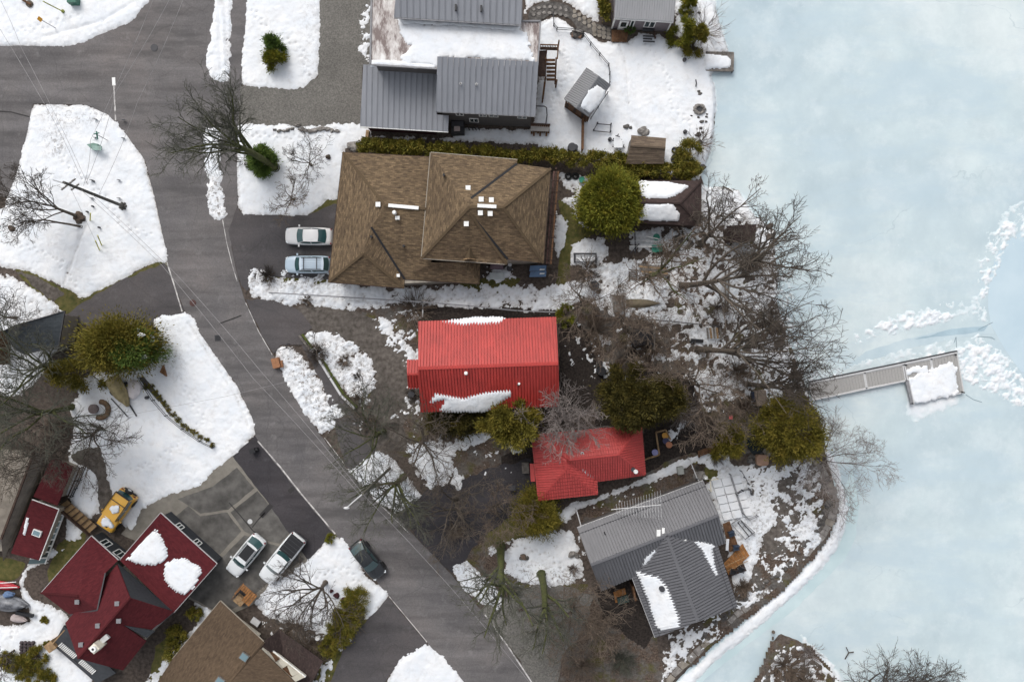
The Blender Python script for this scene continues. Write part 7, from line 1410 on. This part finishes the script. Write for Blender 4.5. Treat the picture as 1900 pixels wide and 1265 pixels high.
fence('double pipe railing in the snow right of the terrace', [(1352, 878), (1364, 915), (1376, 950), (1386, 960), (1402, 954)], .9, 1.6, MGREY, 2, w=.06); fence('short pipe railing branching off beside the terrace railing', [(1366, 912), (1374, 907), (1388, 905), (1392, 915)], .9, .9, DGREY, 2, w=.05); fence('thin dark railing at the upper corner of the terrace lawn', [(1372, 872), (1386, 896)], .8, 1, DGREY, 1)
t = thing('plank_walkway', 'tan plank walkway between the yellow off-roader and the maroon annex', 'walkway', 140, 955); boards([(107, 939), (165, 990), (180, 976), (124, 927)], 7, .5, nmat('plank_mat', (.25, .165, .085), .3, 1.2), t)
for k in range(8): c_ = W(107, 939, .62).lerp(W(165, 990, .62), k / 7); e_ = W(124, 927, .62).lerp(W(180, 976, .62), k / 7); MB().beam(c_, e_, .07, .1).obj('batten', DWOOD, t)
MB().beam(W(105, 940, .9), W(178, 1003, .9), .1, .5).obj('side_board', DWOOD, t)
fence('double dark rail fence across the snow beside the curved path at the left', [(164, 862), (152, 890), (138, 920)], .8, 1.2, DGREY, 2, w=.09); fence('second rail of the dark fence beside the curved path, nearer the walkway', [(156, 866), (146, 890), (134, 918)], .8, 1.2, DWOOD, 1, w=.12)
t = thing('wooden_bench', 'slatted brown garden bench at the end of the snow strip above the grey ribbed house', 'bench', 1313, 836)
for k in range(4): MB().beam(W(1295, 838 + 3 * k, .5), W(1331, 824 + 3 * k, .5), .13, .05).obj('slat', WOOD, t)
for x, y in ((1297, 846), (1314, 838), (1331, 833)): MB().beam(W(x, y - 8, .44), W(x, y + 2, .44), .06, .06).obj('bearer', DWOOD, t); MB().box(W(x, y, .22), (.08, .3, .44)).obj('leg', DWOOD, t)
# planter frame with flowers and pots right of the small red house
t = thing('raised_bed', 'timber edged garden bed with snow and bright pots right of the small red house', 'garden bed', 1230, 820)
for a, c in (((1217, 802), (1235, 797)), ((1217, 802), (1223, 843)), ((1196, 852), (1223, 843)), ((1235, 797), (1244, 815))): MB().beam(W(*a, .35), W(*c, .35), .14, .3).obj('timber', TANW, t)
for l, x, y, m in (('yellow-orange pot in the timber garden bed', 1233, 807, pmat('orange_pot_mat', (.5, .25, .04), .5)), ('dark blue pot in the timber garden bed', 1234, 817, pmat('blue_pot_mat', (.03, .03, .08), .5)), ('terracotta pot in the timber garden bed', 1240, 824, pmat('terracotta_mat', (.40, .17, .09), .7)), ('violet-blue ball at the lower corner of the timber garden bed', 1214, 838, pmat('violet_mat', (.22, .22, .40), .5))):
    MB().cyl(W(x, y, .05), .26, .45, 12, .33).cyl(W(x, y, .5), .26, .04, 12).top('flower_pot', l, 'pot', m)
t = thing('garden_trellis', 'pale lattice trellis panel leaning beside the huge dark conifer', 'trellis', 1290, 700)
for k in range(5): MB().beam(W(1272 + k * 2.2, 693 + k * 4.6, 1.6), W(1318 + k * 2.2, 684 + k * 4.6, 1.6), .05, .05).obj('slat', LGREY, t)
for k in range(7): MB().beam(W(1273 + k * 7.3, 693 - k * 1.5, 1.64), W(1282 + k * 7.3, 713 - k * 1.5, 1.64), .04, .05).obj('slat', LGREY, t)
for x, y in ((1275, 694), (1318, 706)): MB().cyl(W(x, y), .05, 1.6, 6).obj('post', GREYW, t)
# back-yard clutter of the brown house
def item(kind, label, cat, mb, m, group=None): return mb.top(kind, label, cat, m, group)
for l, x in (('left of two black tyres stacked behind the brown house', 1054.5), ('right of two black tyres stacked behind the brown house', 1068)):
    mb = MB(); c = W(x, 327, .18)
    mb.tube([c + Vector((.26 * math.cos(a), .26 * math.sin(a), 0)) for a in [k * .3927 for k in range(17)]], .12, 8, False); item('old_tyre', l, 'tyre', mb, TYRE)
item('green_bucket', 'teal green bucket beside the two black tyres behind the brown house', 'bucket', MB().cyl(W(1079, 335), .24, .5, 14, .30).cyl(W(1079, 335, .5), .22, .03, 14), pmat('teal_bucket_mat', (.02, .22, .14), .4))
for i, (x, y, r) in enumerate(((1252, 279, .25), (1259, 278, .24), (1258, 286, .22), (1250, 296, .36))):
    mb = MB(); c = W(x, y, .3); mb.tube([c + Vector((r * math.cos(a), r * math.sin(a), 0)) for a in [k * .3927 for k in range(17)]], .10, 6, False) if i < 3 else mb.cyl(W(x, y), r, .9, 14, r * 1.02).cyl(W(x, y, .9), r * .7, .06, 14); item('black_barrel' if i == 3 else 'old_tyre', ['left of three black hoops beside the hedge end at the lake', 'right of three black hoops beside the hedge end at the lake', 'lowest of three black hoops beside the hedge end at the lake', 'black rain barrel between shingled shed and hedge end'][i], 'barrel' if i == 3 else 'hoop', mb, BLACK)
t = thing('hot_tub', 'blue covered hot tub with two white straps below the brown house roof', 'hot tub', 998, 503); MB().prism([W(984, 493), W(1014, 493), W(1013, 515), W(981, 514)], .05, .9).obj('shell', DWOOD, t)
for k in range(2): MB().slab([W(984, 493 + 11 * k, .98), W(1014, 492 + 11 * k, .98), W(1013, 502.5 + 11 * k, .95), W(982, 503 + 11 * k, .95)], .12).obj('lid', nmat('blue_lid_mat', (.10, .17, .28), .15, 2, .35), t); MB().slab([W(1002, 499 + 7.5 * k, 1.02), W(1011, 499 + 7.5 * k, 1.02), W(1010, 501 + 7.5 * k, 1.02), W(1001, 501.5 + 7.5 * k, 1.02)], .03).obj('strap', WHITE, t)
item('rain_barrel', 'dark rain barrel at the inner corner below the upper brown roof', 'barrel', MB().cyl(W(945, 499), .27, .9, 14), DGREY); item('flue_pipe', 'pale ringed pipe standing at the corner of the upper brown roof', 'pipe', MB().cyl(W(946, 491), .16, 1.2, 12).cyl(W(946, 491, 1.2), .2, .06, 12), LGREY)
item('covered_grill', 'pinkish covered grill in the snow under the upper brown roof', 'grill', MB().box(W(922, 494, .5), (1.3, .6, 1.0)).box(W(922, 492, 1.03), (1.1, .4, .1)), nmat('mauve_cover_mat', (.18, .13, .15), .2, 3)); item('clear_panel', 'pale translucent garden panel lying on snow below the upper brown roof', 'panel', MB().box(W(922, 512, .3), (1.5, .7, .06)).beam(W(918, 497, .6), W(919, 515, .6), .06, .06), nmat('pale_panel_mat', (.52, .56, .55), .1, 3, .4))
t = thing('hexagonal_table', 'dark hexagonal table top with pale rim in the snowy back yard', 'table', 1103, 530); hx = lambda r, z: [(W(1103, 530, z).x + r * math.cos(k * 1.0472 + .3), W(1103, 530, z).y + r * math.sin(k * 1.0472 + .3)) for k in range(6)]
MB().prism(hx(.62, .75), .70, .76).obj('rim', LGREY, t); MB().prism(hx(.55, .75), .72, .80).obj('table_top', DGREY, t); MB().cyl(W(1103, 530), .08, .7, 8).obj('leg', DGREY, t)
for i, (x, y, m) in enumerate(((1218, 440, 'a'), (1214, 463, 'b'), (1224, 462, 'b'))): item('green_chair' if i else 'pot_lid', ['green lid beside the boathouse wall in the cluttered yard', 'left of two teal green chairs behind the boathouse', 'right of two teal green chairs behind the boathouse'][i], 'chair' if i else 'lid', MB().box(W(x, y, .45), (.5, .55, .08)).box(W(x, y - 7, .75), (.46, .08, .6)) if i else MB().cyl(W(x, y, .3), .35, .06, 12), pmat('teal_mat' + m, (.03, .23, .16), .45))
for i, (a, c) in enumerate((((1168, 447), (1225, 448)), ((1168, 457), (1222, 458)), ((1198, 438), (1223, 444)), ((1178, 432), (1179, 470)), ((1170, 470), (1186, 452)))): item('lumber_pole', ['upper long pole across the yard behind the boathouse', 'lower long pole across the yard behind the boathouse', 'short slanted board near the green lid', 'upright dark bar crossing the poles behind the boathouse', 'slanted brace at the left of the poles behind the boathouse'][i], 'pole', MB().beam(W(*a, .5), W(*c, .5), .1, .1), (LGREY, WHITE, WHITE, DGREY, DGREY)[i])
t = thing('lumber_stack', 'long stack of weathered boards on the snow in the cluttered back yard', 'lumber', 1210, 500)
for k in range(6): MB().beam(W(1184 + k * 1.5, 491 + k * 3.2, .3 + .03 * (k % 3)), W(1236 + k, 496 + k * 3.0, .3), .17, .08).obj('board', (GREYW, TANW, GREYW)[k % 3], t)
t = thing('wooden_pallet', 'weathered pallet beside the lumber stack', 'pallet', 1176, 508)
for k in range(5): MB().beam(W(1166, 500 + k * 4, .25), W(1184, 503 + k * 4, .25), .12, .05).obj('slat', GREYW, t)
for k in range(2): MB().beam(W(1168 + k * 13, 499, .17), W(1168 + k * 13, 521, .17), .1, .1).obj('bearer', DWOOD, t)
t = thing('picnic_table', 'weathered picnic table in the snow left of the upturned canoe', 'table', 1148, 562)
for k in range(4): MB().beam(W(1138 + 6 * k, 552, .72), W(1140 + 6 * k, 577, .72), .28, .05).obj('plank', GREYW, t)
MB().beam(W(1132, 548, .5), W(1160, 550, .5), .2, .05).obj('bench', GREYW, t)
for x in (1140, 1158): MB().box(W(x, 564, .35), (.1, .8, .7)).obj('leg', DWOOD, t)
t = thing('roofed_box', 'dark flat-roofed garden box under brown branches right of the red house', 'shed', 1185, 625, 0); MB().prism([W(1168, 612), W(1206, 612), W(1208, 638), (W(1170, 638))], 0, .9).obj('body', DWOOD, t); MB().prism([W(1166, 610), W(1208, 610), W(1210, 640), (W(1168, 640))], .9, 1.0).obj('lid', nmat('black_felt_mat', (.030, .028, .030), .2, 3), t)
t = thing('open_shed', 'small cream slatted crate and hot frame in the garden by the big bare trees', 'crate', 1325, 620); 
for k in range(5): MB().beam(W(1312 + 6 * k, 608, .6), W(1314 + 6 * k, 628, .6), .2, .06).obj('slat', TANW if k % 2 else GREYW, t)
MB().prism([W(1282, 628), W(1304, 630), W(1303, 636), (W(1280, 635))], .02, .35).top('water_trough', 'dark water trough with a snow edge by the big bare trees', 'trough', BLACK)
for a, c in (((1346, 500), (1346, 580)), ((1353, 500), (1350, 580))): MB().beam(W(*a, .25), W(*c, .25), .14, .2).top('path_timber', 'long timber rail beside the snow path under the waterside trees, ' + ('left one' if a[0] == 1346 else 'right one'), 'timber', GREYW)
t = thing('garden_table_set', 'small snow-topped furniture cluster left of the shingled shed', 'furniture', 1148, 268)
for x, y in ((1137, 260), (1146, 252), (1152, 262), (1140, 272), (1150, 280), (1156, 272)): MB().cyl(W(x, y), .05, .6, 6).obj('leg', DGREY, t); MB().tube([W(x - 4, y, .6), W(x + 4, y + 2, .6)], .05, 5).obj('arm', DGREY, t)
MB().box(W(1147, 267, .62), (.9, .8, .07)).obj('table_top', SNOW, t)
item('barrel_planter', 'round grey planter in the hedge below the brown board fence', 'planter', MB().cyl(W(1060, 277), .42, 1.0, 14).cyl(W(1066, 277, 0), .3, .9, 12), DGREY)
t = thing('lawn_bench', 'dark garden bench half buried in snow in front of the pale cabin', 'bench', 1203, 72)
for k in range(3): MB().beam(W(1193, 67 + k * 5, .5), W(1215 - 5 * (k == 1), 68 + k * 5, .5), .14, .06).obj('slat', DGREY, t)
MB().beam(W(1213, 58, .7), W(1216, 72, .7), .12, .3).obj('arm', DWOOD, t); MB().box(W(1203, 56, .45), (1.2, .12, .5)).obj('back', DGREY, t)
t = thing('wood_landing', 'brown plank landing in front of the white cabin door', 'landing', 1150, 66); boards([(1135, 56), (1167, 56), (1163, 78), (1135, 78)], 6, .2, WOOD, t)
# flagstone path of the pale cabin and the stepped stone path
pth = sheet('stone_path', [(985, 14), (1005, 6), (1030, 4), (1056, 12), (1080, 34), (1102, 44), (1134, 52), (1136, 78), (1120, 72), (1085, 60), (1070, 52), (1062, 40), (1050, 30), (1030, 26), (1000, 40), (984, 46), (980, 30)], .062, DSTONE, .1)
rng = random.Random(77); k = 0
for (x, y) in [(1103 + 8.5 * i, 50 + 7.5 * j + 2.2 * i) for i in range(4) for j in range(3)] + [(1066 + 9 * i, 22 + 9 * j + 6.0 * i) for i in range(5) for j in range(2)] + [(990 + 10 * i, 18 + 11 * j - 3 * i + .55 * i * i) for i in range(7) for j in range(2)]:
    p = W(x, y); n = 6; r_ = .24 if x > 1060 else .2; q = [(p.x + r_ * rng.uniform(.75, 1.15) * math.cos(a), p.y + r_ * rng.uniform(.75, 1.1) * math.sin(a)) for a in [j * 1.047 + rng.uniform(-.2, .2) for j in range(n)]]
    MB().prism(q, .05, .10 + rng.uniform(0, .04)).obj('flagstone', FLAG if x > 1060 else STONE, pth)
t = thing('path_step', 'brown stone step at the bend of the thin fence near the top', 'step', 1070, 64); MB().box(W(1070, 65, .25), (1.0, .6, .35), -.2).obj('block', nmat('brown_stone_mat', (.19, .12, .085), .2, 3), t); MB().box(W(1071, 58, .4), (.8, .25, .4), -.2).obj('back', STONE, t)
# remaining wall pieces and slabs by the lower roads
t = thing('rock_edging', 'line of jagged grey rocks in the snow along the gravel driveway', 'rocks', 580, 241); rng = random.Random(4)
for k in range(15): x = 510 + k * 8.2; MB().blob(W(x, 241 + 2.5 * math.sin(k) - (6 if k == 5 else 0), .15), (rng.uniform(.2, .36), rng.uniform(.12, .26), .2), rng, 1, .3).obj('rock', STONE, t)
item('brick_pier', 'orange-brown brick pier at the tip of the dirty snow verge beside the road', 'pier', MB().box(W(513, 673, .35), (.75, 1.0, .7), .25).box(W(518, 676, .2), (.8, .7, .4), .2), nmat('brick_mat', (.30, .145, .075), .2, 6)); fence('small dark gate bar on the tip of the dirty snow verge', [(512, 653), (536, 646), (537, 638)], .9, 1.2, DGREY, 1)
t = thing('retaining_wall', 'low pale timber kerb wall between the dirty snow island and the inner driveway', 'wall', 620, 700)
for a, c in (((556, 622), (575, 648)), ((593, 668), (612, 700)), ((613, 701), (633, 733)), ((634, 734), (658, 758))): MB().beam(W(*a, .18), W(*c, .18), .22, .36).obj('timber', LGREY if a[0] != 556 else GREYW, t); MB().beam(W(a[0] + 5, a[1] - 2, .14), W(c[0] + 5, c[1] - 2, .14), .2, .3).obj('moss_strip', IVY, t)
item('garden_ring', 'broken brown stone ring planter in the snow below the covered boat', 'planter', MB().tube([W(186 + 15 * math.cos(a), 760 + 15 * math.sin(a), .3) for a in [-1.6 + k * .3 for k in range(13)]], .26, 6), nmat('ring_stone_mat', (.14, .09, .055), .3, 3)); item('buried_pot', 'grey pot inside the broken brown stone ring', 'pot', MB().cyl(W(177, 758), .45, .5, 12, .5), nmat('grey_pot_mat', (.16, .13, .125), .2, 3))
item('snowy_mound', 'white snow-capped boulder beside the covered boat', 'rock', MB().blob(W(249, 722, .3), (.75, 1.0, .5), rng, 2, .12), nmat('white_rock_mat', (.66, .62, .62), .08, 3)); item('metal_bar', 'dark metal bar lying in the snow below the covered boat', 'bar', MB().beam(W(206, 739, .35), W(237, 773, .35), .09, .08), DGREY); item('small_bin', 'small dark round bin in the snow right of the covered boat', 'bin', MB().cyl(W(275, 737), .17, .5, 12), DGREY)
item('rusty_frame', 'rust-brown triangular board at the right edge of the broad olive conifer', 'board', MB().prism([W(300, 690), W(306, 677), W(312, 698)], .1, .5), nmat('rust_mat', (.17, .085, .04), .3, 4)); item('black_post_cap', 'black object in the snow at the top right edge of the broad olive conifer', 'pot', MB().cyl(W(291, 610), .2, .5, 10).cyl(W(294, 614), .16, .3, 10), BLACK)
item('dark_plant_pot', 'dark shrub stump heap beside the bare trunks in the snowy triangle', 'stump', MB().blob(W(149, 404, .2), (.55, .5, .3), rng, 2, .3), LITTER); item('dead_stump', 'dark red stump in the snow right of the small gnarled tree', 'stump', MB().blob(W(609, 291, .2), (.28, .26, .25), rng, 1, .35), LITTER); item('leaf_heap', 'dark leaf heap in the snow left of the road, near the left edge', 'leaves', MB().blob(W(22, 424, .15), (.35, .3, .2), rng, 1, .35), LITTER)
item('roadside_bin', 'black bin at the top of the dark driveway apron', 'bin', MB().box(W(470, 836, .4), (.55, .45, .8), .4).box(W(476, 833, .4), (.3, .3, .5), .4), BLACK); item('plant_stand', 'row of dark red pots on the lawn below the bare tree by the truck', 'pots', MB().blob(W(615, 1096, .2), (.18, .18, .2), rng, 1, .2).blob(W(624, 1104, .25), (.3, .28, .25), rng, 1, .2).blob(W(637, 1112, .25), (.24, .24, .25), rng, 1, .2), nmat('dark_red_mat', (.055, .018, .022), .3, 4))
item('round_stones', 'cluster of round dark stones in the bottom left snow', 'stones', (lambda m_: [m_.blob(W(40 + 7 * (i % 4), 1192 + 6 * (i // 4), .2), (.2, .2, .18), rng, 1, .15) for i in range(14)] and m_)(MB()), nmat('purple_stone_mat', (.065, .052, .055), .2, 3)); item('white_pot', 'white plate in the shrubs in front of the cream dormer', 'plate', MB().cyl(W(589, 1183, .3), .25, .08, 12), WHITE)
for i, (x, y) in enumerate(((545, 1173), (556, 1182), (564, 1192), (530, 1161))): item('stepping_stone', ['second grey stepping stone in the shrub bed by the cream dormer, counted from the roof', 'third grey stepping stone in the shrub bed by the cream dormer, counted from the roof', 'grey stepping stone in the shrub bed furthest towards the juniper', 'grey stepping stone in the shrub bed nearest the speckled brown roof'][i], 'stone', MB().box(W(x, y, .12), (.5, .35, .12), -.7), STONE, 'stepping stones by the dormer')
item('grey_slab', 'pale grey slab in the shrubs beside the speckled brown roof', 'slab', MB().box(W(474, 1153, .3), (.9, .6, .2), -.6), LGREY); item('small_ac_unit', 'small pale unit in the dark bed above the grey ribbed house', 'box', MB().box(W(1262, 872, .35), (.6, .75, .7), .15), nmat('pale_unit_mat', (.30, .31, .29), .1, 3)); item('white_post', 'white square post at the top corner of the grey ribbed house', 'post', MB().box(W(1308, 885, .5), (.3, .3, 1.0)), WHITE); item('flat_rock', 'flat grey rock by the top corner of the grey ribbed house', 'rock', MB().blob(W(1298, 882, .1), (.6, .5, .2), rng, 2, .15), STONE)
item('seesaw_board', 'dark red board in the yard below the gravel path of the lower drive', 'board', MB().box(W(968, 1131, .1), (.7, .25, .08), .2), nmat('maroon_board_mat', (.06, .03, .03), .2, 3)); item('brick_block', 'triangular brown block in the snow lower middle', 'block', MB().prism([W(965, 1028), W(974, 1027), W(976, 1037), W(970, 1036)], .1, .45), nmat('block_mat', (.14, .10, .075), .2, 3))
item('dark_hole', 'black compost bin in the dark garden right of the red house', 'bin', MB().cyl(W(1115, 688), .55, .7, 14, .45), BLACK); item('dark_tub', 'second black tub beside the compost bin, nearer the red house', 'tub', MB().cyl(W(1112, 672), .3, .5, 12), BLACK)
item('pink_post', 'small red bird feeder hanging in brush above the dark pond', 'bird feeder', MB().box(W(1356, 774, 2.0), (.2, .3, .4)).box(W(1356, 774, 2.3), (.34, .4, .06)).tube([W(1356, 774, 0), W(1356, 774, 1.9)], .03, 5), pmat('pinkred_mat', (.50, .10, .10), .5))
item('log', 'dark curved log lying at the ice edge right of the boathouse', 'log', MB().tube([W(1341, 346, .0), W(1352, 351, .05), (W(1363, 360, .05)), W(1371, 371, 0)], .08, 6), BARK)
item('broken_branch', 'dark stick lying in the snow near the upper lake shore', 'stick', MB().tube([W(1291, 148, .3), W(1292, 155, .3), W(1291, 161, .3)], .06, 5), DGREY)
item('ice_post', 'dark wooden post frozen in at the tip of the islet', 'post', MB().tube([W(1435, 1172, -.6), W(1435, 1172, .4)], .18, 8).tube([W(1434, 1180, -.6), W(1434, 1186, .1)], .09, 6), BARK); item('drift_branch', 'forked branch frozen into the ice near the bottom', 'branch', MB().tube([W(1568, 1222, -.4), W(1575, 1210, -.2), (W(1584, 1209, -.2))], .06, 5).tube([W(1575, 1210, -.2), W(1570, 1200, 0)], .05, 5), DTWIG)
# porch and yard at the red houses
item('porch_planter', 'dark planter with dry stalks at the red porch corner', 'planter', MB().cyl(W(764, 731), .35, .5, 10), DGREY)
t = thing('yard_chairs', 'grey frame table beside the dark wall left of the small red house', 'table', 950, 905); MB().box(W(950, 905, .7), (.7, .5, .05)).obj('table_top', DGREY, t)
for sx in (-1, 1):
    for sy in (-1, 1): MB().box(W(950, 905, .35) + Vector((.3 * sx, .2 * sy, 0)), (.05, .05, .7)).obj('leg', DGREY, t)
